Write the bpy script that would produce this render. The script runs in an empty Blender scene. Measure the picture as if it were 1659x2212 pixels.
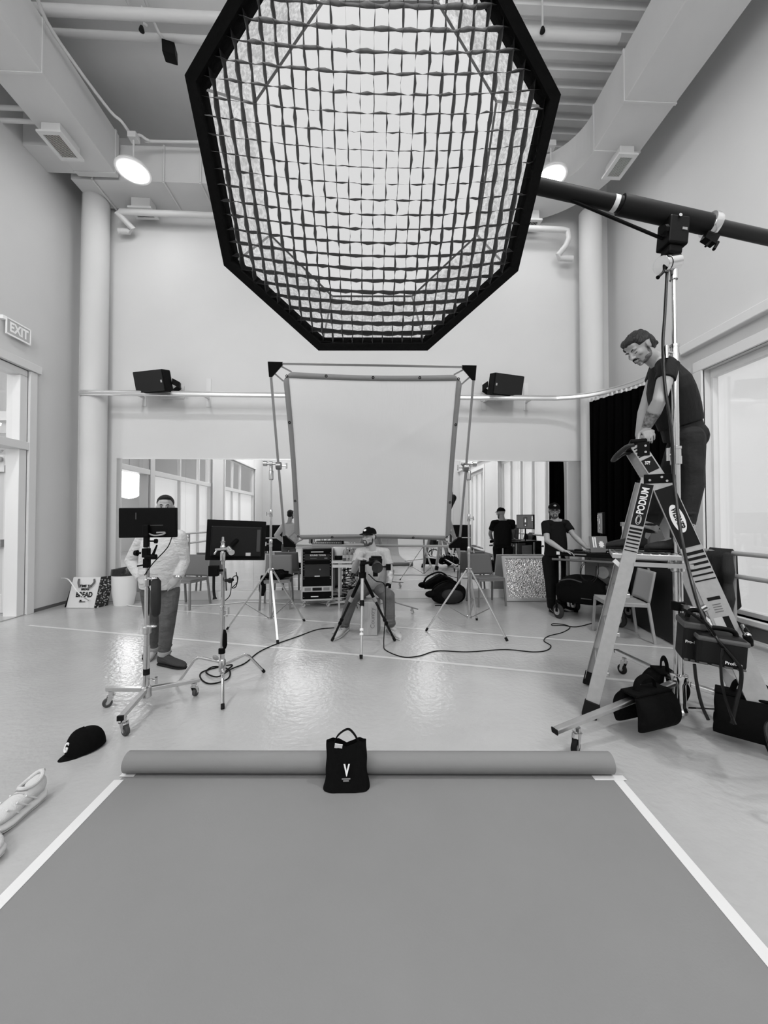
import bpy, math, random
import numpy as np
from mathutils import Vector, Matrix, Euler
random.seed(7)
SC = bpy.context.scene
COL = SC.collection
PI = math.pi
V3 = Vector
# ---------------------------------------------------------------- camera, world, exposure
CAM_H = 1.45
FPX = 840.0
YAW, PITCH = math.radians(2.28), math.radians(1.05)
cd = bpy.data.cameras.new('camera')
cam = bpy.data.objects.new('camera', cd)
COL.objects.link(cam)
cam.location = (0, 0, CAM_H)
cam.rotation_euler = (PI / 2 + PITCH, 0, -YAW)
cd.sensor_fit = 'HORIZONTAL'
cd.sensor_width = 36
cd.lens = 36 * FPX / 1659
cd.clip_start = 0.05
cd.clip_end = 100
SC.camera = cam
SC.view_settings.view_transform = 'Standard'
SC.view_settings.look = 'None'
SC.view_settings.gamma = 1
SC.view_settings.use_curve_mapping = False
SC.view_settings.exposure = 0.0
world = bpy.data.worlds.new('world')
SC.world = world
world.use_nodes = True
world.node_tree.nodes['Background'].inputs[0].default_value = (1, 1, 1, 1)
world.node_tree.nodes['Background'].inputs[1].default_value = 0.9

FILL_BAY_POWER = 108  # power of the added lamps out of view
BAY_FRONT = 8
LED_GLOW = 8
WINDOW_GLOW = 0.50
BAFFLE_GLOW = 0.62
LINING_BOUNCE_GLOW = 0.45  # lining emits in place of light bounced inside the softbox
FILL_WINDOW_GLOW = 4.5  # glow of the added window behind the camera


def area_light(name, loc, rot, sx, sy, power, spread=PI):
    l = bpy.data.lights.new(name, 'AREA')
    l.shape = 'RECTANGLE'
    l.size, l.size_y = sx, sy
    l.energy = power
    l.spread = spread
    o = bpy.data.objects.new(name, l)
    o.location = loc
    o.rotation_euler = rot
    COL.objects.link(o)
    return o


# daylight coming in through the glazed walls

# ---------------------------------------------------------------- picking points of the place from the photograph
_fw = V3((math.sin(YAW) * math.cos(PITCH), math.cos(YAW) * math.cos(PITCH), math.sin(PITCH)))
_rt = V3((math.cos(YAW), -math.sin(YAW), 0))
_up = _rt.cross(_fw)


def at(px, py, Y=None, Z=None, X=None):
    d = _fw + _rt * ((px - 829.5) / FPX) - _up * ((py - 1106) / FPX)
    c = V3((0, 0, CAM_H))
    t = (X / d.x) if X is not None else (Y / d.y) if Y is not None else ((Z - CAM_H) / d.z)
    return c + d * t


def on_plane(px, py, p0, n):
    d = _fw + _rt * ((px - 829.5) / FPX) - _up * ((py - 1106) / FPX)
    c = V3((0, 0, CAM_H))
    return c + d * ((V3(p0) - c).dot(n) / d.dot(n))


# ---------------------------------------------------------------- materials
MATS = {}


def mat(name, g, rough=0.6, metal=0.0, bump=0.0, bscale=40.0, vary=0.0, vscale=3.0, spec=0.5,
        emit=0.0, stretch=(1, 1, 1), coat=0.0, trans=0.0, bdist=0.01, sheen=0.0):
    if name in MATS:
        return MATS[name]
    m = bpy.data.materials.new(name)
    m.use_nodes = True
    nt = m.node_tree
    b = nt.nodes['Principled BSDF']
    b.inputs['Base Color'].default_value = (g, g, g, 1)
    b.inputs['Roughness'].default_value = rough
    b.inputs['Metallic'].default_value = metal
    b.inputs['Specular IOR Level'].default_value = spec
    b.inputs['Coat Weight'].default_value = coat
    b.inputs['Transmission Weight'].default_value = trans
    if emit:
        b.inputs['Emission Color'].default_value = (1, 1, 1, 1)
        b.inputs['Emission Strength'].default_value = emit
    if bump or vary:
        tc = nt.nodes.new('ShaderNodeTexCoord')
        mp = nt.nodes.new('ShaderNodeMapping')
        mp.inputs['Scale'].default_value = stretch
        nt.links.new(tc.outputs['Object'], mp.inputs['Vector'])
    if vary:
        n = nt.nodes.new('ShaderNodeTexNoise')
        n.inputs['Scale'].default_value = vscale
        n.inputs['Detail'].default_value = 5
        nt.links.new(mp.outputs[0], n.inputs['Vector'])
        r = nt.nodes.new('ShaderNodeMapRange')
        r.inputs['From Min'].default_value = 0.3
        r.inputs['From Max'].default_value = 0.7
        r.inputs['To Min'].default_value = max(0, g * (1 - vary))
        r.inputs['To Max'].default_value = g * (1 + vary)
        nt.links.new(n.outputs['Fac'], r.inputs['Value'])
        nt.links.new(r.outputs[0], b.inputs['Base Color'])
    if bump:
        n2 = nt.nodes.new('ShaderNodeTexNoise')
        n2.inputs['Scale'].default_value = bscale
        n2.inputs['Detail'].default_value = 4
        nt.links.new(mp.outputs[0], n2.inputs['Vector'])
        bp = nt.nodes.new('ShaderNodeBump')
        bp.inputs['Strength'].default_value = bump
        bp.inputs['Distance'].default_value = bdist
        nt.links.new(n2.outputs['Fac'], bp.inputs['Height'])
        nt.links.new(bp.outputs[0], b.inputs['Normal'])
    MATS[name] = m
    return m


WALL = mat('wall_paint', 0.67, 0.75, bump=0.06, bscale=60, vary=0.02, vscale=1.2)
CEIL = mat('ceiling_paint', 0.72, 0.8, bump=0.05, bscale=40, vary=0.02)
DUCT = mat('duct_paint', 0.66, 0.55, bump=0.04, bscale=20, vary=0.02)
TRIM = mat('trim_paint', 0.72, 0.4)
WHITE = mat('white_plastic', 0.78, 0.4)
BLACK = mat('black_plastic', 0.003, 0.5, bump=0.05, bscale=200, spec=0.10)
GLOSSB = mat('gloss_black', 0.005, 0.25, spec=0.35)
BFAB = mat('black_fabric', 0.0045, 0.95, bump=0.5, bscale=30, spec=0.08)
BCURT = mat('black_velour', 0.0025, 1.0, bump=0.2, bscale=30, spec=0.0)
CHROME = mat('chrome', 0.62, 0.14, metal=1.0)
STEEL = mat('satin_steel', 0.62, 0.28, metal=1.0, vary=0.08, vscale=9)
ALU = mat('brushed_aluminium', 0.68, 0.38, metal=1.0, bump=0.08, bscale=30, stretch=(1, 1, 12))
FIBRE = mat('grey_fibreglass', 0.40, 0.5, vary=0.06, vscale=30)
RUBBER = mat('rubber', 0.008, 0.8, spec=0.2)
GREYP = mat('grey_plastic', 0.25, 0.5)
SKIN = mat('skin', 0.38, 0.5, bump=0.08, bscale=90, vary=0.05, vscale=14)
HAIR = mat('dark_hair', 0.008, 0.6, bump=1.0, bscale=45, stretch=(4, 4, 0.8), vary=0.6, vscale=30, spec=0.3)
BEARD = mat('beard_hair', 0.055, 0.85, bump=0.8, bscale=160, vary=0.4, vscale=70)
INK = mat('black_print', 0.006, 0.6, spec=0.2)
PRINT = mat('white_print', 0.82, 0.6)
CANVAS = mat('cream_canvas', 0.70, 0.85, bump=0.15, bscale=80)


# ---------------------------------------------------------------- mesh builder
class MB:
    def __init__(s):
        s.v = []
        s.f = []
        s.m = []
        s.k = 0

    def add(s, vs, fs):
        o = len(s.v)
        s.v += [V3(p) for p in vs]
        s.f += [tuple(i + o for i in f) for f in fs]
        s.m += [s.k] * len(fs)
        return s

    def box(s, c, sz, R=None):
        c = V3(c)
        h = V3(sz) * 0.5
        vs = []
        for x in (-1, 1):
            for y in (-1, 1):
                for z in (-1, 1):
                    p = V3((x * h.x, y * h.y, z * h.z))
                    vs.append(c + (R @ p if R is not None else p))
        return s.add(vs, [(0, 1, 3, 2), (4, 6, 7, 5), (0, 4, 5, 1), (2, 3, 7, 6), (0, 2, 6, 4), (1, 5, 7, 3)])

    def bx(s, x0, x1, y0, y1, z0, z1):
        return s.box(((x0 + x1) / 2, (y0 + y1) / 2, (z0 + z1) / 2), (abs(x1 - x0), abs(y1 - y0), abs(z1 - z0)))

    def bar(s, p0, p1, w, h, up=(0, 0, 1)):
        """rectangular bar from p0 to p1, w across, h along 'up'"""
        p0, p1 = V3(p0), V3(p1)
        d = p1 - p0
        L = d.length
        d.normalize()
        u = V3(up) - d * V3(up).dot(d)
        if u.length < 1e-4:
            u = V3((1, 0, 0)) - d * d.x
        u.normalize()
        w_ = d.cross(u)
        R = Matrix((w_, d, u)).transposed()
        return s.box((p0 + p1) / 2, (w, L, h), R)

    def cyl(s, p0, p1, r0, r1=None, n=16, cap=True):
        r1 = r0 if r1 is None else r1
        return s.tube([p0, p1], [r0, r1], n, cap=cap)

    def tube(s, pts, r, n=8, closed=False, cap=True, flat=None):
        pts = [V3(p) for p in pts]
        N = len(pts)
        rs = list(r) if isinstance(r, (list, tuple)) else [r] * N
        T = []
        for i in range(N):
            a = pts[(i - 1) % N] if (closed or i > 0) else pts[i]
            b = pts[(i + 1) % N] if (closed or i < N - 1) else pts[i]
            t = (b - a)
            if t.length < 1e-9:
                t = V3((0, 0, 1))
            T.append(t.normalized())
        ref = V3((0, 0, 1)) if abs(T[0].z) < 0.9 else V3((1, 0, 0))
        u = (ref - T[0] * ref.dot(T[0])).normalized()
        vs = []
        for i in range(N):
            u = u - T[i] * u.dot(T[i])
            if u.length < 1e-6:
                u = T[i].orthogonal()
            u.normalize()
            w = T[i].cross(u)
            for k in range(n):
                a = 2 * PI * k / n
                fl = flat if flat else 1
                vs.append(pts[i] + (u * math.cos(a) * fl + w * math.sin(a)) * rs[i])
        fs = []
        for i in range(N if closed else N - 1):
            j = (i + 1) % N
            for k in range(n):
                l = (k + 1) % n
                fs.append((i * n + k, i * n + l, j * n + l, j * n + k))
        if cap and not closed:
            fs.append(tuple(range(n - 1, -1, -1)))
            fs.append(tuple((N - 1) * n + k for k in range(n)))
        return s.add(vs, fs)

    def lathe(s, p, d, prof, n=20, cap=True):
        d = V3(d).normalized()
        return s.tube([V3(p) + d * t for t, r in prof], [r for t, r in prof], n, cap=cap)

    def ell(s, c, r, R=None, nu=16, nv=10):
        c = V3(c)
        if not isinstance(r, (tuple, list)):
            r = (r, r, r)
        vs = [c + (R @ V3((0, 0, r[2])) if R is not None else V3((0, 0, r[2])))]
        for j in range(1, nv):
            t = PI * j / nv
            for i in range(nu):
                a = 2 * PI * i / nu
                p = V3((r[0] * math.sin(t) * math.cos(a), r[1] * math.sin(t) * math.sin(a), r[2] * math.cos(t)))
                vs.append(c + (R @ p if R is not None else p))
        vs.append(c + (R @ V3((0, 0, -r[2])) if R is not None else V3((0, 0, -r[2]))))
        fs = []
        for i in range(nu):
            fs.append((0, 1 + i, 1 + (i + 1) % nu))
            b = 1 + (nv - 2) * nu
            fs.append((len(vs) - 1, b + (i + 1) % nu, b + i))
        for j in range(nv - 2):
            for i in range(nu):
                a = 1 + j * nu
                fs.append((a + i, a + nu + i, a + nu + (i + 1) % nu, a + (i + 1) % nu))
        return s.add(vs, fs)

    def loft(s, secs, n=20):
        """secs: (centre, a vector, b vector) ellipse sections"""
        vs = []
        for c, a, b in secs:
            for k in range(n):
                t = 2 * PI * k / n
                vs.append(V3(c) + V3(a) * math.cos(t) + V3(b) * math.sin(t))
        fs = []
        for i in range(len(secs) - 1):
            for k in range(n):
                l = (k + 1) % n
                fs.append((i * n + k, i * n + l, (i + 1) * n + l, (i + 1) * n + k))
        fs.append(tuple(range(n - 1, -1, -1)))
        fs.append(tuple((len(secs) - 1) * n + k for k in range(n)))
        return s.add(vs, fs)

    def prism(s, poly, w):
        """closed 3-D polygon extruded by vector w"""
        w = V3(w)
        n = len(poly)
        vs = [V3(p) for p in poly] + [V3(p) + w for p in poly]
        fs = [tuple(range(n - 1, -1, -1)), tuple(range(n, 2 * n))]
        fs += [(i, (i + 1) % n, n + (i + 1) % n, n + i) for i in range(n)]
        return s.add(vs, fs)

    def surf(s, f, nu, nv, closed_u=False):
        vs = [f(i / nu, j / nv) for j in range(nv + 1) for i in range(nu + (0 if closed_u else 1))]
        W = nu if closed_u else nu + 1
        fs = []
        for j in range(nv):
            for i in range(nu):
                i2 = (i + 1) % W
                fs.append((j * W + i, j * W + i2, (j + 1) * W + i2, (j + 1) * W + i))
        return s.add(vs, fs)

    def chain(s, pts, rs, n=12):
        """rounded tapering limb: cones with a ball at each joint"""
        pts = [V3(p) for p in pts]
        for i, p in enumerate(pts):
            s.ell(p, rs[i] * 1.0, nu=n, nv=8)
            if i:
                s.cyl(pts[i - 1], p, rs[i - 1], rs[i], n)
        return s


def make_mesh(name, mb, mats, smooth, off):
    me = bpy.data.meshes.new(name)
    o = V3(off)
    me.from_pydata([tuple(p - o) for p in mb.v], [], mb.f)
    if not isinstance(mats, (list, tuple)):
        mats = [mats]
    for m in mats:
        me.materials.append(m)
    for p, k in zip(me.polygons, mb.m):
        p.material_index = min(k, len(mats) - 1)
        p.use_smooth = smooth
    me.update()
    import bmesh
    bm = bmesh.new()
    bm.from_mesh(me)
    bmesh.ops.recalc_face_normals(bm, faces=bm.faces)
    bm.to_mesh(me)
    bm.free()
    if smooth:
        try:
            me.set_sharp_from_angle(angle=math.radians(40))
        except Exception:
            pass
    return me


def root_loc(o):
    t = V3((0, 0, 0))
    while o is not None:
        t += o.location
        o = o.parent
    return t


def obj(name, mb, m, parent=None, smooth=True, bev=0.0, local=False, label=None, solid=0.0):
    off = V3((0, 0, 0)) if (local or parent is None) else root_loc(parent)
    me = make_mesh(name, mb, m, smooth, off)
    o = bpy.data.objects.new(name, me)
    COL.objects.link(o)
    o.parent = parent
    if solid:
        sm = o.modifiers.new('solidify', 'SOLIDIFY')
        sm.thickness = solid
        sm.offset = 0
    if bev:
        b = o.modifiers.new('bevel', 'BEVEL')
        b.width = bev
        b.segments = 2
        b.limit_method = 'ANGLE'
        b.angle_limit = math.radians(35)
    if label:
        o['label'] = label
    return o


def tag(o, label, cat, group=None, kind=None):
    if label:
        o['label'] = label
    if cat:
        o['category'] = cat
    if group:
        o['group'] = group
    if kind:
        o['kind'] = kind
    return o


def thing(name, label, cat, loc=(0, 0, 0), rz=0.0, group=None):
    o = bpy.data.objects.new(name, None)
    o.empty_display_size = 0.1
    COL.objects.link(o)
    o.location = loc
    o.rotation_euler = (0, 0, rz)
    return tag(o, label, cat, group)


def struct(name, mb, m, parent=None, **k):
    o = obj(name, mb, m, parent, **k)
    if parent is None:
        o['kind'] = 'structure'
    return o


def dup(root, loc=None, rz=None, label=None, group=None):
    r = root.copy()
    COL.objects.link(r)
    if loc is not None:
        r.location = loc
    if rz is not None:
        r.rotation_euler = (0, 0, rz)
    if label:
        r['label'] = label
    if group:
        r['group'] = group

    def rec(a, b):
        for ch in list(a.children):
            c = ch.copy()
            COL.objects.link(c)
            c.parent = b
            rec(ch, c)
    rec(root, r)
    return r


def text(name, body, size, M, m, parent, ext=0.0006, bold=0.0, align='CENTER', sx=1.0):
    """M: 4x4 world matrix; text lies in its XY plane, facing +Z"""
    cu = bpy.data.curves.new(name, 'FONT')
    cu.body = body
    cu.size = size
    cu.extrude = ext
    cu.offset = bold
    cu.align_x = align
    cu.align_y = 'CENTER'
    cu.resolution_u = 3
    t = bpy.data.objects.new(name, cu)
    COL.objects.link(t)
    dg = bpy.context.evaluated_depsgraph_get()
    me = bpy.data.meshes.new_from_object(t.evaluated_get(dg))
    bpy.data.objects.remove(t)
    me.transform(Matrix.Diagonal((sx, 1, 1, 1)))
    me.transform(M)
    if parent is not None:
        me.transform(Matrix.Translation(-root_loc(parent)))
    me.materials.clear()
    me.materials.append(m)
    me.name = name
    o = bpy.data.objects.new(name, me)
    COL.objects.link(o)
    o.parent = parent
    return o


def frame(p, x, y):
    """matrix with origin p, x axis x, y axis ~y"""
    x = V3(x).normalized()
    z = x.cross(V3(y)).normalized()
    y = z.cross(x)
    M = Matrix((x, y, z)).transposed().to_4x4()
    M.translation = V3(p)
    return M


def smooth_pts(pts, n=6, closed=False):
    pts = [V3(p) for p in pts]
    N = len(pts)
    out = []
    rng = range(N if closed else N - 1)
    for i in rng:
        p0 = pts[(i - 1) % N] if (closed or i > 0) else pts[0] * 2 - pts[1]
        p1, p2 = pts[i], pts[(i + 1) % N]
        p3 = pts[(i + 2) % N] if (closed or i < N - 2) else p2 * 2 - p1
        for k in range(n):
            t = k / n
            out.append(0.5 * ((2 * p1) + (p2 - p0) * t + (2 * p0 - 5 * p1 + 4 * p2 - p3) * t * t + (3 * p1 - p0 - 3 * p2 + p3) * t ** 3))
    if not closed:
        out.append(pts[-1])
    return out


def fuse(name, mb, m, parent, voxel=0.006, smooth_it=4, label=None, deform=None):
    """overlapping solids melted into one continuous skin"""
    me = make_mesh(name + '_src', mb, m, True, (0, 0, 0))
    t = bpy.data.objects.new(name + '_src', me)
    COL.objects.link(t)
    rm = t.modifiers.new('r', 'REMESH')
    rm.mode = 'VOXEL'
    rm.voxel_size = voxel
    rm.use_smooth_shade = True
    sm = t.modifiers.new('s', 'SMOOTH')
    sm.factor = 0.5
    sm.iterations = smooth_it
    dg = bpy.context.evaluated_depsgraph_get()
    out = bpy.data.meshes.new_from_object(t.evaluated_get(dg))
    bpy.data.objects.remove(t)
    if deform:
        for v in out.vertices:
            v.co = deform(v.co)
    if parent is not None:
        out.transform(Matrix.Translation(-root_loc(parent)))
    out.materials.clear()
    out.materials.append(m)
    for p in out.polygons:
        p.use_smooth = True
    out.name = name
    o = bpy.data.objects.new(name, out)
    COL.objects.link(o)
    o.parent = parent
    if label:
        o['label'] = label
    return o

# ================================================================ the room
XL, XR, YB, YF, ZC = -5.2, 4.55, 7.15, -5.0, 8.4
T = 0.3

# ---- floor
m = bpy.data.materials.new('epoxy_floor')
m.use_nodes = True
nt = m.node_tree
b = nt.nodes['Principled BSDF']
tc = nt.nodes.new('ShaderNodeTexCoord')
n1 = nt.nodes.new('ShaderNodeTexNoise')
n1.inputs['Scale'].default_value = 0.9
n1.inputs['Detail'].default_value = 6
n1.inputs['Roughness'].default_value = 0.6
nt.links.new(tc.outputs['Object'], n1.inputs['Vector'])
r1 = nt.nodes.new('ShaderNodeMapRange')
r1.inputs['From Min'].default_value = 0.3
r1.inputs['From Max'].default_value = 0.7
r1.inputs['To Min'].default_value = 0.40
r1.inputs['To Max'].default_value = 0.48
nt.links.new(n1.outputs['Fac'], r1.inputs['Value'])
nt.links.new(r1.outputs[0], b.inputs['Base Color'])
n2 = nt.nodes.new('ShaderNodeTexNoise')
n2.inputs['Scale'].default_value = 24
n2.inputs['Detail'].default_value = 2
nt.links.new(tc.outputs['Object'], n2.inputs['Vector'])
bp = nt.nodes.new('ShaderNodeBump')
bp.inputs['Strength'].default_value = 0.32
bp.inputs['Distance'].default_value = 0.01
nt.links.new(n2.outputs['Fac'], bp.inputs['Height'])
nt.links.new(bp.outputs[0], b.inputs['Normal'])
b.inputs['Roughness'].default_value = 0.22
b.inputs['Specular IOR Level'].default_value = 0.5
FLOORM = m
f = MB().bx(-11.5, 5.6, YF - T, YB + T, -0.2, 0)
struct('floor', f, FLOORM, smooth=False)

# ---- walls with their openings
def wall_x(name, x0, x1, holes):
    """wall along y between x0 and x1; holes (ya, yb, za, zb)"""
    ys = sorted({YF - T, YB + T} | {h[0] for h in holes} | {h[1] for h in holes})
    w = MB()
    for a, bb in zip(ys[:-1], ys[1:]):
        hs = [h for h in holes if h[0] <= a + 1e-6 and h[1] >= bb - 1e-6]
        z = 0
        for h in sorted(hs, key=lambda q: q[2]):
            if h[2] > z:
                w.bx(x0, x1, a, bb, z, h[2])
            z = h[3]
        w.bx(x0, x1, a, bb, z, ZC)
    return struct(name, w, WALL, smooth=False)

DOOR = (4.85, 6.12, 0.0, 3.72)
LW1 = (1.15, 4.65, 0.0, 3.72)
LW2 = (-3.7, 0.0, 0.0, 3.72)
wall_x('wall_left', XL - 0.22, XL, [DOOR, LW1, LW2])
RW = (0.85, 5.08, 0.26, 3.48)
RW2 = (-3.9, -0.9, 0.26, 3.48)
wall_x('wall_right', XR, XR + 0.35, [RW, RW2])
struct('wall_back', MB().bx(XL - 0.22, XR + 0.35, YB, YB + T, 0, ZC), WALL, smooth=False)
wf = MB()
CLR = (-4.4, 3.8, 4.9, 7.9)  # opening for the added fill window
wf.bx(XL - 0.22, XR + 0.35, YF - T, YF, 0, CLR[2]).bx(XL - 0.22, XR + 0.35, YF - T, YF, CLR[3], ZC)
wf.bx(XL - 0.22, CLR[0], YF - T, YF, CLR[2], CLR[3]).bx(CLR[1], XR + 0.35, YF - T, YF, CLR[2], CLR[3])
struct('wall_front', wf, WALL, smooth=False)

# ---- ceiling: flat soffit on the left, corrugated deck to the right
c = MB()
c.bx(XL - 0.22, 0.2, YF - T, YB + T, ZC, ZC + 0.3)
pitch = 0.245
y = YF
prof = []
while y < YB:
    prof += [(y, 0), (y + 0.11, 0), (y + 0.14, 0.075), (y + 0.215, 0.075)]
    y += pitch
poly = [V3((0.2, p[0], ZC + p[1])) for p in prof] + [V3((0.2, YB + T, ZC + 0.3)), V3((0.2, YF, ZC + 0.3))]
vs = []
for (yy, zz) in prof:
    vs += [V3((0.2, yy, ZC + zz)), V3((XR + 0.35, yy, ZC + zz))]
c.add(vs, [(2 * i, 2 * i + 1, 2 * i + 3, 2 * i + 2) for i in range(len(prof) - 1)])
c.bx(0.2, XR + 0.35, YF - T, YB + T, ZC + 0.1, ZC + 0.3)
struct('ceiling', c, CEIL, smooth=False)
# plaster bulkheads and a shallow beam under the left half
struct('trim_1', MB().bx(XL, 0.2, 4.95, 5.35, ZC - 0.12, ZC), CEIL, smooth=False, bev=0.01)

# ---- baseboards
struct('baseboard_back', MB().bx(-4.5, 3.85, YB - 0.035, YB, 0, 0.15), TRIM, smooth=False, bev=0.004)
bl = MB()
for a, bb in ((DOOR[1] + 0.12, YB), (LW1[1] + 0.05, DOOR[0] - 0.05), (LW2[1] + 0.05, LW1[0] - 0.05), (YF, LW2[0] - 0.05)):
    bl.bx(XL, XL + 0.012, a, bb, 0, 0.05)
struct('baseboard_left', bl, mat('dark_base', 0.12, 0.5), smooth=False)
struct('baseboard_right', MB().bx(XR - 0.02, XR, YF, 5.6, 0.03, 0.17), mat('dark_base', 0.12, 0.5), smooth=False)
struct('trim_2', MB().bx(XR - 0.05, XR, YF, 5.6, 0.0, 0.03), TRIM, smooth=False)

# ---- window on the right: casing, sill, mullions, glass, roller shades
SHADE = mat('lit_roller_shade', 0.42, 0.9, emit=WINDOW_GLOW)
GLASS = bpy.data.materials.new('window_glass')
GLASS.use_nodes = True
g_ = GLASS.node_tree
for nd in list(g_.nodes):
    g_.nodes.remove(nd)
go = g_.nodes.new('ShaderNodeOutputMaterial')
gm = g_.nodes.new('ShaderNodeMixShader')
gt = g_.nodes.new('ShaderNodeBsdfTransparent')
gg = g_.nodes.new('ShaderNodeBsdfGlossy')
gg.inputs['Roughness'].default_value = 0.02
gm.inputs[0].default_value = 0.08
g_.links.new(gt.outputs[0], gm.inputs[1])
g_.links.new(gg.outputs[0], gm.inputs[2])
g_.links.new(gm.outputs[0], go.inputs[0])


def right_window(name, hole, trimlabel):
    ya, yb, za, zb = hole
    w = MB()
    # deep splayed casing
    for (a, bb, c0, c1) in ((ya - 0.14, ya, za, zb), (yb, yb + 0.14, za, zb)):
        w.bx(XR - 0.03, XR + 0.02, a, bb, c0, c1)
    w.bx(XR - 0.03, XR + 0.02, ya - 0.14, yb + 0.14, zb, zb + 0.14)
    w.bx(XR - 0.07, XR + 0.3, ya - 0.14, yb + 0.14, za - 0.06, za)
    o = struct(name, w, TRIM, smooth=False, bev=0.006)
    fr = MB()
    x0, x1 = XR + 0.10, XR + 0.17
    fr.bx(x0 - 0.004, x1 - 0.004, ya, yb, zb - 0.11, zb - 0.001)
    fr.bx(x0 - 0.006, x1 - 0.006, ya, yb, za + 0.001, za + 0.06)
    n = max(2, round((yb - ya) / 0.85))
    for i in range(n + 1):
        yy = ya + (yb - ya) * i / n
        fr.bx(x0, x1, max(ya, yy - 0.035), min(yb, yy + 0.035), za, zb)
    struct('window_frame', fr, TRIM, o, smooth=False, bev=0.004)
    sh = MB()
    for i in range(n):
        a = ya + (yb - ya) * i / n
        bb = ya + (yb - ya) * (i + 1) / n
        sh.bx(x1 + 0.03, x1 + 0.035, a + 0.01, bb - 0.01, za, zb)
    struct('roller_shade', sh, SHADE, o, smooth=False)
    gl = MB().bx(x1 - 0.02, x1 - 0.012, ya, yb, za, zb)
    struct('pane', gl, GLASS, o, smooth=False)
    return o


cw_ = MB()
for i in range(6):
    xx = CLR[0] + (CLR[1] - CLR[0]) * i / 5
    cw_.bx(xx - 0.04, xx + 0.04, YF - 0.14, YF - 0.06, CLR[2], CLR[3])
cw_.bx(CLR[0], CLR[1], YF - 0.14, YF - 0.06, CLR[2], CLR[2] + 0.06).bx(CLR[0], CLR[1], YF - 0.14, YF - 0.06, CLR[3] - 0.06, CLR[3])
cw_o = struct('fill_window', cw_, TRIM, smooth=False)  # unseen window added to light the ceiling and upper back wall
struct('roller_shade', MB().bx(CLR[0], CLR[1], YF - 0.2, YF - 0.19, CLR[2], CLR[3]), mat('fill_window_pane', 0.7, 0.9, emit=FILL_WINDOW_GLOW), cw_o, smooth=False)  # glowing sheet that does the lighting for the added window
right_window('window_1', RW, '')
right_window('window_2', RW2, '')
# deep projecting trim above the window, wall pier
tr = MB().bx(XR - 0.1, XR + 0.01, YF, 5.42, 3.79, 3.92)
struct('trim_3', tr, TRIM, smooth=False, bev=0.012)

# ---- glazed openings on the left wall: casing, transom bar, mullions, panes, pale shades
def left_window(name, hole, mullions):
    ya, yb, za, zb = hole
    w = MB()
    w.bx(XL - 0.02, XL + 0.03, ya - 0.1, ya, 0, zb)
    w.bx(XL - 0.02, XL + 0.03, yb, yb + 0.1, 0, zb)
    w.bx(XL - 0.02, XL + 0.05, ya - 0.1, yb + 0.1, zb, zb + 0.1)
    o = struct(name, w, TRIM, smooth=False, bev=0.006)
    fr = MB()
    fr.bx(XL - 0.134, XL - 0.03, ya, yb, 2.52, 2.64)
    fr.bx(XL - 0.132, XL - 0.048, ya, yb, 0, 0.1)
    for yy in [ya + 0.03] + mullions + [yb - 0.03]:
        fr.bx(XL - 0.13, XL - 0.05, yy - 0.03, yy + 0.03, 0, zb)
    fr.bx(XL - 0.132, XL - 0.048, ya, yb, zb - 0.06, zb - 0.001)
    struct('window_frame', fr, TRIM, o, smooth=False, bev=0.004)
    struct('pane', MB().bx(XL - 0.095, XL - 0.088, ya, yb, 0, zb), GLASS, o, smooth=False)
    struct('roller_shade', MB().bx(XL - 0.155, XL - 0.15, ya, yb, 0.0, 2.52), mat('pale_shade', 0.66, 0.9, emit=0.4), o, smooth=False)
    return o


left_window('window_3', LW1, [2.0, 3.2])
left_window('window_4', LW2, [-1.9, -1.0])

# ---- doorway at the far left with transom, one leaf standing open into the hallway
dw = MB()
dw.bx(XL - 0.02, XL + 0.035, DOOR[1], DOOR[1] + 0.13, 0, 3.715)
dw.bx(XL - 0.02, XL + 0.035, DOOR[0] - 0.13, DOOR[0], 0, 3.715)
dw.bx(XL - 0.02, XL + 0.06, DOOR[0] - 0.16, DOOR[1] + 0.18, 3.72, 3.84)
dw.bx(XL - 0.2, XL - 0.003, DOOR[1] - 0.13, DOOR[1] - 0.002, 0, 3.618)
dw.bx(XL - 0.2, XL - 0.003, DOOR[0] + 0.002, DOOR[0] + 0.06, 0, 3.618)
dw.bx(XL - 0.205, XL + 0.03, DOOR[0] + 0.004, DOOR[1] - 0.004, 2.50, 2.62)
dw.bx(XL - 0.2, XL - 0.003, DOOR[0] + 0.002, DOOR[1] - 0.002, 3.62, 3.713)
door = struct('door_1', dw, TRIM, smooth=False, bev=0.006)
struct('pane', MB().bx(XL - 0.115, XL - 0.108, DOOR[0], DOOR[1], 2.62, 3.62), GLASS, door, smooth=False)
struct('threshold', MB().bx(XL - 0.25, XL + 0.02, DOOR[0], DOOR[1], 0.0, 0.012), STEEL, door, smooth=False)
YL = 6.18
leaf = MB()
lx0, lx1, lz = XL - 1.17, XL - 0.24, 2.44
leaf.bx(lx0, lx0 + 0.13, YL, YL + 0.045, 0.02, lz)
leaf.bx(lx1 - 0.15, lx1, YL, YL + 0.045, 0.02, lz)
leaf.bx(lx0 + 0.13, lx1 - 0.15, YL, YL + 0.045, lz - 0.2, lz)
leaf.bx(lx0 + 0.13, lx1 - 0.15, YL, YL + 0.045, 0.02, 0.3)
leaf.bx(lx0, lx1, YL + 0.005, YL + 0.04, 1.02, 1.14)
lf = struct('door_leaf', leaf, TRIM, door, smooth=False, bev=0.004)
struct('pane', MB().bx(lx0, lx1, YL + 0.018, YL + 0.026, 0.3, lz - 0.2), mat('frosted_glass', 0.62, 0.25), lf, smooth=False)
pb = MB()
pb.bx(lx0 + 0.1, lx1 - 0.17, YL - 0.09, YL - 0.04, 1.05, 1.12)
struct('panic_bar', pb, STEEL, lf, smooth=False, bev=0.004)
pb = MB()
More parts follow.
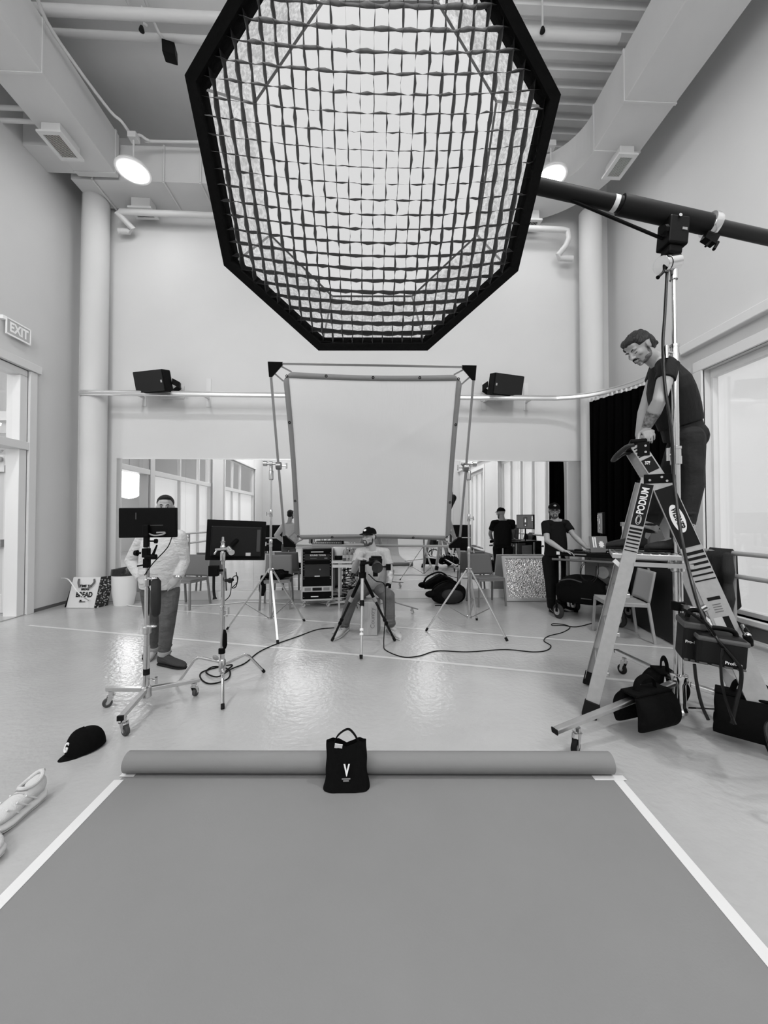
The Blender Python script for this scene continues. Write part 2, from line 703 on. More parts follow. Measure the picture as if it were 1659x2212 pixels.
pb.bx(lx0 + 0.02, lx0 + 0.09, YL - 0.08, YL, 1.03, 1.14)
pb.bx(lx1 - 0.17, lx1 - 0.1, YL - 0.08, YL, 1.03, 1.14)
pb.bx(lx1 - 0.10, lx1 - 0.05, YL - 0.05, YL, 2.16, 2.27)
struct('bar_end', pb, GREYP, lf, smooth=False, bev=0.004)
cl = MB()
cl.bx(lx1 - 0.45, lx1 - 0.17, YL - 0.06, YL, lz - 0.11, lz - 0.04)
cl.bar((lx1 - 0.2, YL - 0.04, lz + 0.01), (lx1 + 0.05, YL - 0.25, lz + 0.02), 0.03, 0.015)
struct('door_closer', cl, STEEL, lf, smooth=False, bev=0.003)
cl = MB()
cl.bx(lx1 - 0.62, lx1 - 0.1, YL - 0.05, YL, 2.17, 2.24)
struct('push_rail', cl, TRIM, lf, smooth=False, bev=0.003)
for i, zz in enumerate((0.28, 0.95, 1.55, 2.3)):
    h = MB().bx(lx1 + 0.012, lx1 + 0.085, YL - 0.02, YL + 0.03, zz - 0.07, zz + 0.07)
    struct('hinge', h, mat('dark_hinge', 0.03, 0.4), door, smooth=False)
struct('door_stop', MB().bx(lx1, lx1 + 0.11, YL + 0.03, YL + 0.06, 0, 2.5), mat('jamb_grey', 0.3, 0.5), door, smooth=False)

# ---- hallway beyond the left wall
struct('wall_hallway', MB().bx(-11.2, -11.0, -6, 8.2, 0, 5.0).bx(-11.2, XL - 0.22, 8.2, 8.4, 0, 5.0)
       .bx(-11.2, XL - 0.22, -6.2, -6, 0, 5.0), WALL, smooth=False)
hc = MB()
for i in range(40):
    x0 = -11.0 + i * 0.145
    hc.bx(x0, x0 + 0.138, -6, 8.2, 4.7, 4.73)
hc.bx(-11.2, XL - 0.22, -6, 8.4, 4.74, 4.9)
struct('ceiling_hallway', hc, mat('pale_boards', 0.62, 0.6), smooth=False)
struct('trim_4', MB().bx(-11.0, -6.0, 7.1, 7.25, 3.2, 3.36).bx(-11, XL - 0.3, 7.25, 7.3, 3.0, 3.2), TRIM, smooth=False)
area_light('hallway_light', (-8.2, 2.0, 4.6), (0, 0, 0), 3.0, 9.0, 120)
area_light('hallway_fill', (-8.4, 1.5, 2.9), (PI, 0, 0), 2.0, 8.0, 140)  # unseen fill added to brighten the hallway ceiling behind the transoms
tube_l = MB().bar((-10.2, 5.6, 3.9), (-6.4, 7.0, 3.1), 0.05, 0.05)
tag(obj('strip_light', tube_l, mat('lamp_glow', 0.8, 0.5, emit=1.6), smooth=False), 'thin glowing strip light seen through the transom above the open door', 'strip light')
lan = thing('hallway_lantern', 'round glowing white lantern in the hallway, seen in the left end of the mirror', 'lantern', (-6.75, 3.05, 2.45))
obj('lamp_shade', MB().ell((-6.75, 3.05, 2.45), (0.40, 0.40, 0.42), nu=28, nv=18), mat('lantern_glow', 0.8, 0.6, emit=11.0), lan)
obj('cord', MB().cyl((-6.75, 3.05, 2.8), (-6.75, 3.05, 4.7), 0.006, n=6), INK, lan)

# ---- round columns
struct('trim_5', MB().cyl((-4.78, 6.93, 0), (-4.78, 6.93, 7.06), 0.2, n=48), WALL)
struct('trim_6', MB().cyl((4.06, 6.88, 0), (4.06, 6.88, 7.06), 0.19, n=48), WALL)

# ---- ductwork
dz0, dz1 = 7.05, 7.75
dk = MB()
dk.bx(-4.74, -4.1, YF + 0.4, 6.45, dz0, dz1)
dl = obj('air_duct', dk, DUCT, smooth=False, bev=0.008)
tag(dl, 'large square white air duct running along the left wall under the ceiling', 'air duct')
dk = MB()
dk.bx(-4.9, 2.62, 6.5, 7.1, dz0, dz1 - 0.1)
# rounded elbow into the right-hand run
ic = V3((2.62, 5.7, 0))
ri, ro = 0.8, 1.45
N = 18
vs = []
for i in range(N + 1):
    a = PI / 2 * (1 - i / N)
    for r, z in ((ri, dz0), (ri, dz1 - 0.1), (ro, dz1 - 0.1), (ro, dz0)):
        vs.append(ic + V3((math.cos(a) * r, math.sin(a) * r, z)))
dk.add(vs, [(4 * i + k, 4 * i + (k + 1) % 4, 4 * i + 4 + (k + 1) % 4, 4 * i + 4 + k) for i in range(N) for k in range(4)])
db = obj('air_duct', dk, DUCT, smooth=False)
tag(db, 'white air duct crossing above the back wall with a rounded elbow at its right end', 'air duct')
dk = MB()
dk.bx(3.42, 4.13, YF + 0.4, 5.7, dz0, dz1)
dr = obj('air_duct', dk, DUCT, smooth=False, bev=0.008)
tag(dr, 'large square white air duct running along the right wall under the ceiling', 'air duct')


tag(obj('duct_branch', MB().bx(XL, -4.745, 5.95, 6.42, dz0 + 0.02, dz1 - 0.12), DUCT, smooth=False, bev=0.006), 'short boxed duct branch between the left wall and the left duct', 'air duct')


def flange(p, duct, x0, x1, y0, horizontal=True):
    f_ = MB()
    f_.bx(x0 - 0.012, x1 + 0.012, y0 - 0.015, y0 + 0.015, dz0 - 0.012, dz1 + 0.01)
    o = obj('seam_flange', f_, DUCT, duct, smooth=False)
    return o


for y0 in (0.5, 2.7, 4.95, 6.36):
    flange(None, dl, -4.74, -4.1, y0)
for y0 in (0.4, 2.8, 4.98, 6.3 - 0.62):
    flange(None, dr, 3.42, 4.13, y0)
for x0 in (-3.9 + 0.5, -2.8):
    obj('strap', MB().cyl((x0, 6.485, dz1 - 0.1), (x0, 6.485, dz0 - 0.01), 0.018, n=8).cyl((x0, 6.48, dz0 - 0.015), (x0, 7.1, dz0 - 0.015), 0.018, n=8), DUCT, db)
obj('strap', MB().cyl((-4.55, 6.485, dz1 - 0.1), (-4.55, 6.485, dz0 - 0.01), 0.018, n=8).cyl((-4.55, 6.48, dz0 - 0.015), (-4.55, 7.1, dz0 - 0.015), 0.018, n=8), DUCT, db)


def diffuser(cx, cy, sx, sy, z, label, slats_y=True):
    t = thing('air_vent', label, 'air vent', (cx, cy, z))
    b_ = MB()
    b_.bx(cx - sx / 2 + 0.02, cx + sx / 2 - 0.02, cy - sy / 2 + 0.02, cy + sy / 2 - 0.02, z + 0.03, dz0)
    obj('vent_box', b_, DUCT, t, smooth=False, bev=0.004)
    fr = MB()
    w = 0.035
    fr.bx(cx - sx / 2 - 0.02, cx + sx / 2 + 0.02, cy - sy / 2 - 0.02, cy - sy / 2 + w, z, z + 0.03)
    fr.bx(cx - sx / 2 - 0.02, cx + sx / 2 + 0.02, cy + sy / 2 - w, cy + sy / 2 + 0.02, z, z + 0.03)
    fr.bx(cx - sx / 2 - 0.02, cx - sx / 2 + w, cy - sy / 2 + w, cy + sy / 2 - w, z, z + 0.03)
    fr.bx(cx + sx / 2 - w, cx + sx / 2 + 0.02, cy - sy / 2 + w, cy + sy / 2 - w, z, z + 0.03)
    obj('vent_frame', fr, TRIM, t, smooth=False)
    obj('vent_shade_plate', MB().bx(cx - sx / 2 + w, cx + sx / 2 - w, cy - sy / 2 + w, cy + sy / 2 - w, z + 0.014, z + 0.028), BLACK, t, smooth=False)  # black plate stands in for the shade inside the vent
    sl = MB()
    n = 11
    for i in range(n):
        x = cx - sx / 2 + w + (sx - 2 * w) * (i + 0.5) / n
        sl.bx(x - 0.0035, x + 0.0035, cy - sy / 2 + w, cy + sy / 2 - w, z + 0.004, z + 0.008)
    obj('slats', sl, TRIM, t, smooth=False)
    return t


diffuser(-4.49, 5.76, 0.30, 0.42, 6.88, 'square louvred air vent hanging under the left wall duct')
diffuser(3.87, 5.76, 0.26, 0.40, 6.88, 'square louvred air vent hanging under the right wall duct')
diffuser(-3.97, 6.93, 0.36, 0.24, 6.84, 'small white air vent under the back duct, beside the left column')
diffuser(2.93, 6.93, 0.36, 0.24, 6.84, 'small white air vent under the back duct, beside the octagonal softbox edge')

# ---- pipes and conduits under the ceiling
PIPE = mat('pipe_paint', 0.64, 0.45)


def pipe(name, pts, r, label, cat='pipe', sm=0, n=12):
    mb = MB()
    P = smooth_pts(pts, sm) if sm else pts
    mb.tube(P, r, n)
    return tag(obj(name, mb, PIPE), label, cat)


t_ = [(-4.45, 7.02, 6.58), (-4.28, 7.02, 6.58), (-4.18, 6.98, 6.6), (-4.38, 6.85, 6.79), (-4.32, 6.85, 6.80), (-4.1, 6.85, 6.80), (3.50, 6.85, 6.72), (3.62, 6.85, 6.70), (3.64, 6.85, 6.56), (3.60, 6.88, 6.45), (3.48, 6.92, 6.30), (3.52, 6.95, 6.26), (3.76, 6.95, 6.26)]
pipe('sprinkler_pipe', t_, 0.05, 'white sprinkler pipe with bent ends crossing the back wall below the duct', n=16)
pipe('sprinkler_pipe', [(-5.1, 5.05, 8.0), (3.4, 5.05, 8.0)], 0.06, 'thick white pipe crossing the ceiling nearest the camera', n=16)
pipe('sprinkler_pipe', [(-5.1, 5.42, 8.16), (0.3, 5.42, 8.16)], 0.045, 'thinner white pipe behind the thick pipe on the left ceiling', n=16)
pipe('conduit', [at(70, -40, Z=7.6), at(100, 45, Z=7.6), at(170, 150, Z=7.6), at(238, 240, Z=7.55), at(262, 262, Z=7.52), at(284, 293, Z=7.47)], 0.022,
     'thin white conduit running beside the left duct to the lamp junction box', sm=4)
pipe('conduit', [at(292, 293, Y=6.15), at(304, 293, Y=6.2), at(320, 303, Y=6.25), at(345, 306, Y=6.3), at(640, 308, Y=6.3)], 0.022,
     'thin white conduit leading right from the left lamp junction box', sm=4)
pipe('conduit', [at(272, -5, Z=8.2), at(290, 32, Z=8.2), at(318, 56, Z=8.2)], 0.02, 'short bent white conduit on the ceiling left of the sensor box', sm=4)
pipe('conduit', [at(306, -20, Z=8.2), at(338, 60, Z=8.2), at(350, 80, Z=8.1), at(362, 98, Z=8.05)], 0.02, 'bent white conduit ending at the black sensor box', sm=4)
pipe('wall_pipe', [(XL, 5.50, 7.16), (-4.75, 5.50, 7.16)], 0.03, 'upper of two short pipes from the left wall into the duct')
pipe('wall_pipe', [(XL, 5.62, 7.10), (-4.75, 5.62, 7.10)], 0.03, 'lower of two short pipes from the left wall into the duct')
s_ = thing('ceiling_sensor', 'black box-shaped sensor hanging from the ceiling pipes at upper left', 'sensor', at(367, 113, Z=7.95))
q = s_.location
obj('sensor_body', MB().box(q, (0.16, 0.2, 0.14), Euler((0.3, 0, 0.25)).to_matrix()), BLACK, s_, smooth=False, bev=0.01)
for (px, py, lb) in ((306, 62, 'small dark sprinkler head on the ceiling left of the softbox'), (1172, 64, 'small dark sprinkler head on the ceiling right of the softbox')):
    q = at(px, py, Z=7.98)
    s_ = thing('fire_sprinkler', lb, 'sprinkler', q)
    obj('deflector', MB().lathe(q, (0, 0, 1), [(-0.05, 0.012), (-0.03, 0.035), (0.0, 0.03), (0.03, 0.02)], 12), INK, s_)
    obj('stem', MB().cyl(q + V3((0, 0, 0.02)), V3((q.x, q.y, 8.4)), 0.014), PIPE, s_)

# ---- high bay lamps
def high_bay(x, y, z, label, zt=7.5, power=None):
    t = thing('high_bay_lamp', label, 'ceiling lamp', (x, y, z), group=None)
    r = 0.205
    obj('lamp_housing', MB().lathe((x, y, z), (0, 0, 1), [(0.0, r + 0.045), (0.015, r + 0.05), (0.05, r + 0.03), (0.09, 0.10), (0.16, 0.07), (0.17, 0.03)], 40), WHITE, t)
    obj('lamp_lens', MB().cyl((x, y, z - 0.012), (x, y, z - 0.002), r, n=40), mat('led_lens', 0.8, 0.4, emit=LED_GLOW), t)
    obj('hanger_rod', MB().cyl((x, y, z + 0.16), (x, y, zt), 0.014, n=10), PIPE, t)
    if True:
        obj('junction_box', MB().box((x, y, zt), (0.13, 0.13, 0.09)), PIPE, t, smooth=False, bev=0.008)
    l = bpy.data.lights.new('lamp_light', 'AREA')
    l.shape = 'DISK'
    l.size = 0.4
    l.energy = FILL_BAY_POWER if power is None else power
    lo = bpy.data.objects.new('lamp_light', l)
    lo.location = (0, 0, -0.02)
    COL.objects.link(lo)
    lo.parent = t
    return t


q = at(288, 371, Y=6.12)
high_bay(q.x, q.y, q.z, 'round glowing high bay lamp hanging beside the left duct', zt=at(290, 297, Y=6.12).z, power=BAY_FRONT)
q = at(1190, 383, Y=6.12)
high_bay(q.x, q.y, q.z, 'round glowing high bay lamp behind the right edge of the softbox', zt=at(1190, 315, Y=6.12).z, power=BAY_FRONT)
for i, (x, y, lb) in enumerate(((-3.67, 1.6, 'added high bay fill lamp out of view overhead on the left side of the room'), (2.86, 1.6, 'added high bay fill lamp out of view overhead on the right side of the room'),
                                (-3.67, -2.4, 'added high bay fill lamp at the far left behind the camera'), (2.86, -2.4, 'added high bay fill lamp at the far right behind the camera'))):
    high_bay(x, y, 6.9, lb)  # unseen lamps added to bring up the ceiling and walls

# ---- big wall mirror
mi = thing('wall_mirror', 'wide frameless mirror along the lower back wall', 'mirror', (-0.35, YB, 0.15))
x0, x1 = at(253, 1000, Y=YB).x, at(1256, 1000, Y=YB).x
n = 7
MIR = mat('mirror_silver', 0.9, 0.0, metal=1.0)
for i in range(n):
    a = x0 + (x1 - x0) * i / n
    bb = x0 + (x1 - x0) * (i + 1) / n
    obj('mirror_panel', MB().bx(a + 0.0008, bb - 0.0008, YB - 0.012, YB - 0.001, 0.16, 2.53), MIR, mi, smooth=False)
obj('mirror_channel', MB().bx(x0, x1, YB - 0.018, YB, 2.53, 2.545).bx(x0, x1, YB - 0.018, YB, 0.15, 0.16), ALU, mi, smooth=False)

# ---- curtain track on brackets, black curtain in the right corner
TZ = 3.585
tp = [(-4.7, 6.74), (-4.5, 6.72), (0, 6.72), (2.9, 6.70), (3.4, 6.66), (3.75, 6.52), (4.0, 6.27), (4.16, 5.95), (4.22, 5.6), (4.23, 5.2)]
P = smooth_pts([V3((a, b_, TZ)) for a, b_ in tp], 6)
tk = thing('curtain_track', 'curved metal curtain track on wall brackets, carrying the black curtain', 'curtain track', (0, 6.72, TZ))
mb = MB()
for dz in (0.03, -0.03):
    mb.tube([p + V3((0, 0, dz)) for p in P], 0.017, 8)
for a, b_ in zip(P[:-1], P[1:]):
    mb.bar(a, b_, 0.018, 0.07)
obj('rail', mb, ALU, tk)
for x in (-4.05, -2.9, -1.3, 0.3, 1.6, 2.15, 2.95):
    br = MB()
    br.bx(x - 0.04, x + 0.04, YB - 0.012, YB, TZ - 0.1, TZ + 0.42)
    br.bar((x, YB, TZ + 0.05), (x, 6.72, TZ + 0.03), 0.04, 0.02)
    br.prism([V3((x - 0.01, YB, TZ + 0.05)), V3((x - 0.01, YB - 0.2, TZ + 0.05)), V3((x - 0.01, YB, TZ + 0.2))], (0.02, 0, 0))
    obj('bracket', br, TRIM, tk, smooth=False)
cu = thing('black_curtain', 'floor-length black curtain gathered on the track in the right corner', 'curtain', (4.1, 6.2, 0))
cp = smooth_pts([V3((3.86, 6.62, 0)), V3((4.0, 6.27, 0)), V3((4.16, 5.95, 0)), V3((4.215, 5.65, 0)), V3((4.225, 5.33, 0))], 60)
L = [0]
for a, b_ in zip(cp[:-1], cp[1:]):
    L.append(L[-1] + (b_ - a).length)


def curt(u, v):
    i = min(int(u * (len(cp) - 1)), len(cp) - 2)
    fr_ = u * (len(cp) - 1) - i
    p = cp[i].lerp(cp[i + 1], fr_)
    d = (cp[i + 1] - cp[i]).normalized()
    nrm = V3((-d.y, d.x, 0))
    s = L[i] + (L[i + 1] - L[i]) * fr_
    amp = 0.05 * (0.35 + 0.65 * min(1, v * 3))
    w = math.sin(s * 2 * PI / 0.13) + 0.35 * math.sin(s * 2 * PI / 0.31 + v * 2)
    return V3((p.x, p.y, 3.50 - v * 3.48)) + nrm * amp * w


obj('curtain_cloth', MB().surf(curt, 400, 14), BCURT, cu)
mb = MB()
s = 0.05
while s < L[-1]:
    i = max(k for k in range(len(L)) if L[k] <= s)
    p = cp[i]
    mb.box((p.x, p.y, 3.52), (0.022, 0.022, 0.055))
    s += 0.075
obj('curtain_carriers', mb, WHITE, cu, smooth=False)

# ---- speakers on the back wall
def wall_speaker(px0, px1, py0, py1, side, label):
    Yf = 6.62
    c0 = at((px0 + px1) / 2, (py0 + py1) / 2, Y=Yf)
    t = thing('wall_speaker', label, 'speaker', (c0.x, YB, c0.z))
    w, h, d = 0.60, 0.36, 0.34
    R = Euler((math.radians(14), 0, math.radians(-side * 16))).to_matrix()
    c = c0 + V3((0, 0.17, 0))
    # cabinet: trapezoid plan, narrower at the back
    pl = [(-w / 2, -d / 2), (w / 2, -d / 2), (w / 2, 0.0), (w / 2 - 0.14, d / 2), (-w / 2 + 0.14, d / 2), (-w / 2, 0.0)]
    bot = [c + R @ V3((a, b_, -h / 2)) for a, b_ in pl]
    obj('cabinet', MB().prism(bot, R @ V3((0, 0, h))), BLACK, t, smooth=False, bev=0.012)
    obj('speaker_grille', MB().box(c + R @ V3((0, -d / 2 - 0.006, 0)), (w - 0.03, 0.012, h - 0.03), R), mat('speaker_mesh', 0.006, 0.7, bump=0.6, bscale=300), t, smooth=False, bev=0.01)
    obj('badge', MB().box(c + R @ V3((side * (w / 2 - 0.045), -d / 2 - 0.014, -0.01)), (0.028, 0.004, 0.04), R), mat('badge', 0.45, 0.4), t, smooth=False)
    yk = MB()
    s_ = side
    pts = [c + R @ V3((s_ * (w / 2 + 0.012), 0.0, 0.0)), c + R @ V3((s_ * (w / 2 + 0.012), 0.16, -0.05)), c + R @ V3((s_ * (w / 2 - 0.06), 0.27, -0.06)), V3((c.x + s_ * 0.1, YB - 0.03, c.z - 0.06))]
    for a, b_ in zip(pts[:-1], pts[1:]):
        yk.bar(a, b_, 0.012, 0.10)
    obj('mounting_yoke', yk, BLACK, t, smooth=False)
    obj('wall_plate', MB().box((c.x + s_ * 0.1, YB - 0.015, c.z - 0.05), (0.4, 0.03, 0.24)), TRIM, t, smooth=False, bev=0.003)
    return t


wall_speaker(289, 365, 796, 842, 1, 'black wedge speaker mounted on the back wall at the left')
wall_speaker(1056, 1132, 805, 848, -1, 'black wedge speaker mounted on the back wall right of the fabric screen')

# ---- exit sign
ex = thing('exit_sign', 'pale EXIT sign on the left wall above the open door', 'exit sign', (XL, 5.86, 4.2))
ya, yb = 5.68, 6.08
obj('sign_panel', MB().bx(XL + 0.05, XL + 0.058, ya, yb, 4.1, 4.32), mat('exit_panel', 0.5, 0.4), ex, smooth=False)
fr = MB()
for (a, bb, c0, c1) in ((ya, yb, 4.31, 4.33), (ya, yb, 4.09, 4.11), (ya, ya + 0.012, 4.09, 4.33), (yb - 0.012, yb, 4.09, 4.33)):
    fr.bx(XL + 0.047, XL + 0.064, a, bb, c0, c1)
fr.bx(XL, XL + 0.06, ya - 0.05, ya, 4.28, 4.33)
obj('sign_frame', fr, mat('sign_white', 0.85, 0.4, emit=0.1), ex, smooth=False)
text('lettering', 'EXIT', 0.19, frame((XL + 0.06, 5.885, 4.21), (0, 1, 0), (0, 0, 1)), mat('sign_white', 0.85, 0.4), ex, bold=0.006, sx=0.78)

# ---- white court lines on the floor
LINEM = mat('court_line', 0.66, 0.3)


def floor_line(name, pts, w, label):
    mb = MB()
    P = [at(px, py, Z=0) for px, py in pts]
    for a, b_ in zip(P[:-1], P[1:]):
        d = (b_ - a).normalized()
        nn = V3((-d.y, d.x, 0)) * w / 2
        mb.add([a - nn + V3((0, 0, .0012)), b_ - nn + V3((0, 0, .0012)), b_ + nn + V3((0, 0, .0012)), a + nn + V3((0, 0, .0012))], [(0, 1, 2, 3)])
    o = obj(name, mb, LINEM, smooth=False)
    return tag(o, label, 'floor marking')


floor_line('floor_line', [(61, 1351), (900, 1426), (1580, 1492)], 0.05, 'white court line crossing the floor under the tripod, the nearer one')
floor_line('floor_line', [(375, 1319), (845, 1354), (1460, 1401)], 0.05, 'white court line crossing the floor behind the seated man, the farther one')

# ---- barre rails: one against the right window, one along the left glazing
BARREM = mat('barre_paint', 0.36, 0.45)


def barre(y0, y1, x, label, posts):
    t = thing('ballet_barre', label, 'ballet barre', (x, (y0 + y1) / 2, 0))
    for z in (1.06, 0.80):
        obj('rail', MB().tube([(x, y0, z), (x, y1, z)], 0.026, 12), BARREM, t)
    for yy in posts:
        obj('post', MB().tube([(x + 0.03, yy, 0.0), (x + 0.03, yy, 1.05)], 0.022, 12).cyl((x + 0.03, yy, 0), (x + 0.03, yy, 0.012), 0.06), BARREM, t)
        obj('brace', MB().cyl((x + 0.02, yy + 0.22, 1.04), (x + 0.03, yy, 0.93), 0.01).cyl((x + 0.02, yy + 0.22, 0.78), (x + 0.03, yy, 0.67), 0.01), BARREM, t)
    return t


barre(1.0, 5.1, 4.18, 'painted double ballet barre in front of the right window', (4.33, 2.0))
barre(-3.6, 3.9, -4.85, 'painted double ballet barre along the left glazing, seen in the mirror', (3.6, 1.5, -1.0, -3.2))

# ================================================================ OCTAGONAL SOFTBOX ON ITS BOOM
OC = V3((0.03, 2.10, 3.27))
ON = V3((-0.02, -0.80, -0.60)).normalized()
OA = V3((1, 0, 0)) - ON * ON.x
OA.normalize()
OB = ON.cross(OA)
if OB.z < 0:
    OB = -OB
rim_px = [(398, 163), (483, 575), (688, 759), (924, 759), (1120, 587), (1213, 205), (1010, -190), (600, -190)]
RIM = [on_plane(x, y, OC, ON) for x, y in rim_px]
OCc = sum(RIM, V3()) / 8
soft = thing('octagonal_softbox', 'huge black octagonal softbox with a fabric grid, glowing overhead', 'softbox', OCc)


def ringpts(scale, off):
    return [OCc + (p - OCc) * scale - ON * off for p in RIM]


def ring_surface(mb, rings, sub=1):
    n = 8
    vs = []
    for r in rings:
        vs += r
    mb.add(vs, [(i * n + k, i * n + (k + 1) % n, (i + 1) * n + (k + 1) % n, (i + 1) * n + k) for i in range(len(rings) - 1) for k in range(n)])


mb = MB()
ring_surface(mb, [ringpts(0.935, -0.03), ringpts(0.985, -0.035), ringpts(1.0, 0.02), ringpts(0.86, 0.28), ringpts(0.55, 0.52), ringpts(0.13, 0.66)])
obj('outer_shell', mb, BFAB, soft, smooth=False)
mb = MB()
ring_surface(mb, [ringpts(0.935, -0.03), ringpts(0.925, 0.11)])
obj('edge_band', mb, BFAB, soft, smooth=False)
baf_px = [(549, 225), (585, 508), (718, 640), (890, 640), (1030, 508), (1072, 220), (945, 6), (697, 6)]
BOFF = 0.24
BAF = [on_plane(x, y, OC - ON * BOFF, ON) for x, y in baf_px]
BC = sum(BAF, V3()) / 8
SILVER = mat('crinkled_silver_lining', 0.86, 0.5, bump=1.0, bscale=60, vary=0.12, vscale=60, bdist=0.02, emit=LINING_BOUNCE_GLOW)  # emission stands in for light bouncing off the silver
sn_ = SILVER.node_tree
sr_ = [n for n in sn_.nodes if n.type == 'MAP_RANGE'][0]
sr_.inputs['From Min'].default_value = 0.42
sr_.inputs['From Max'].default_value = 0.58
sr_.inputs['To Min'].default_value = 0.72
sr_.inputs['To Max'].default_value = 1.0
sn_.links.new(sr_.outputs[0], sn_.nodes['Principled BSDF'].inputs['Emission Color'])  # light and dark of the crinkles painted into the glow
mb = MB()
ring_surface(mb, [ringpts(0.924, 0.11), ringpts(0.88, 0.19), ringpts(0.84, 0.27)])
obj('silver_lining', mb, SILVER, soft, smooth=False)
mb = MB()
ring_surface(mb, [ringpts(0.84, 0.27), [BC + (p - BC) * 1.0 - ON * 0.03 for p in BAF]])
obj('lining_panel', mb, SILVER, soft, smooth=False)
mb = MB()
mb.add(BAF, [(0, 1, 2, 3, 4, 5, 6, 7)])
BAFM = mat('glowing_diffuser', 0.8, 0.9, emit=BAFFLE_GLOW, bump=0.3, bscale=5)
obj('inner_diffuser', mb, BAFM, soft, smooth=False)
mb = MB()
for k in range(8):
    mb.bar(BAF[k] + ON * 0.004, BAF[(k + 1) % 8] + ON * 0.004, 0.012, 0.004, up=ON)
obj('diffuser_hem', mb, mat('hem_grey', 0.5, 0.8), soft, smooth=False)
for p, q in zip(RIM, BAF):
    obj('corner_strap', MB().bar(OCc + (p - OCc) * 0.93 - ON * 0.09, q + ON * 0.01, 0.012, 0.003, up=ON), mat('strap_glow', 0.6, 0.8, emit=0.12), soft, smooth=False)  # slight glow put into the straps to keep them pale inside the box

# fabric egg-crate grid: ribbons on edge, sagging a little, kinked between the crossings
gm_ = bpy.data.materials.new('grid_fabric')
gm_.use_nodes = True
g_ = gm_.node_tree
for nd in list(g_.nodes):
    g_.nodes.remove(nd)
go = g_.nodes.new('ShaderNodeOutputMaterial')
gx = g_.nodes.new('ShaderNodeMixShader')
gd = g_.nodes.new('ShaderNodeBsdfDiffuse')
gd.inputs[0].default_value = (0.03, 0.03, 0.03, 1)
gt = g_.nodes.new('ShaderNodeBsdfTranslucent')
gt.inputs[0].default_value = (0.42, 0.42, 0.42, 1)
gx.inputs[0].default_value = 0.5
g_.links.new(gd.outputs[0], gx.inputs[1])
g_.links.new(gt.outputs[0], gx.inputs[2])
g_.links.new(gx.outputs[0], go.inputs[0])
poly2 = [((OCc + (p - OCc) * 0.95 - OCc).dot(OA), (OCc + (p - OCc) * 0.95 - OCc).dot(OB)) for p in RIM]


def clipline(axis, c):
    """extent of the line {axis coordinate = c} inside the octagon"""
    hits = []
    for i in range(8):
        p, q = poly2[i], poly2[(i + 1) % 8]
        a, bb = p[axis], q[axis]
        if (a - c) * (bb - c) <= 0 and abs(a - bb) > 1e-9:
            t = (c - a) / (bb - a)
            hits.append(p[1 - axis] + (q[1 - axis] - p[1 - axis]) * t)
    return (min(hits), max(hits)) if len(hits) > 1 else None


DV = at(800, 345, Y=1) - V3((0, 0, CAM_H))
DV.normalize()
CELL = 0.066
DEPTH = 0.09
rg = random.Random(3)
NJ = {}


def node(i, j):
    if (i, j) not in NJ:
        NJ[(i, j)] = (rg.uniform(-1, 1) * 0.004, rg.uniform(-1, 1) * 0.004, rg.uniform(-1, 1) * 0.003, rg.uniform(-1, 1) * 0.003)
    return NJ[(i, j)]


def gp(a, b_):
    r2 = (a * a + b_ * b_) / 0.95
    return OCc + OA * a + OB * b_ + (ON * 0.04 + V3((0, 0, -0.085))) * max(0, 1 - r2) - ON * 0.01


mb = MB()
for axis in (0, 1):
    for i in range(-18, 19):
        c0 = i * CELL
        ex_ = clipline(axis, c0)
        if not ex_ or ex_[1] - ex_[0] < 0.1:
            continue
        lo, hi = ex_
        # an 'adhesion' pattern: neighbouring strips alternately pinched
        pts = [lo]
        j = math.ceil(lo / CELL)
        while j * CELL < hi:
            pts.append(j * CELL)
            pts.append((j + 0.5) * CELL)
            j += 1
        pts = [p for p in pts if p < hi - 0.004] + [hi]
        front, back = [], []
        for q in pts:
            jj = q / CELL
            if abs(jj - round(jj)) < 1e-3:
                nd_ = node(i, round(jj)) if axis == 0 else node(round(jj), i)
                o1, o2 = (nd_[0], nd_[1]), (nd_[2], nd_[3])
            else:
                sgn = 1 if (i + int(math.floor(jj))) % 2 else -1
                k1 = sgn * rg.uniform(0.001, 0.0065)
                k2 = -sgn * rg.uniform(0.0, 0.003)
                o1 = (k1, 0) if axis == 0 else (0, k1)
                o2 = (k2, 0) if axis == 0 else (0, k2)
            a_, b2 = (c0, q) if axis == 0 else (q, c0)
            P0 = gp(a_ + o1[0], b2 + o1[1])
            P1 = gp(a_ + o2[0], b2 + o2[1]) + DV * DEPTH
            front.append(P0)
            back.append(P1)
        n = len(front)
        mb.add(front + back, [(k, k + 1, n + k + 1, n + k) for k in range(n - 1)])
obj('fabric_grid', mb, gm_, soft, smooth=False)
# speed ring and strobe head behind
ring_c = OCc - ON * 0.66
obj('speed_ring', MB().cyl(ring_c + ON * 0.02, ring_c - ON * 0.05, 0.15, n=28), BLACK, soft)
obj('strobe_head', MB().cyl(ring_c - ON * 0.05, ring_c - ON * 0.35, 0.07, n=24), BLACK, soft)

# ================================================================ BIG ROLLING STAND + BOOM (right)
SX, SY = at(1466, 1560, Z=0.0).x, 2.66
SX = at(1462, 1100, Y=SY).x
bs = thing('rolling_boom_stand', 'tall chrome rolling stand at the right, carrying the black boom arm', 'light stand', (SX, SY, 0))


def zat(py, Y=SY, px=1462):
    return at(px, py, Y=Y).z


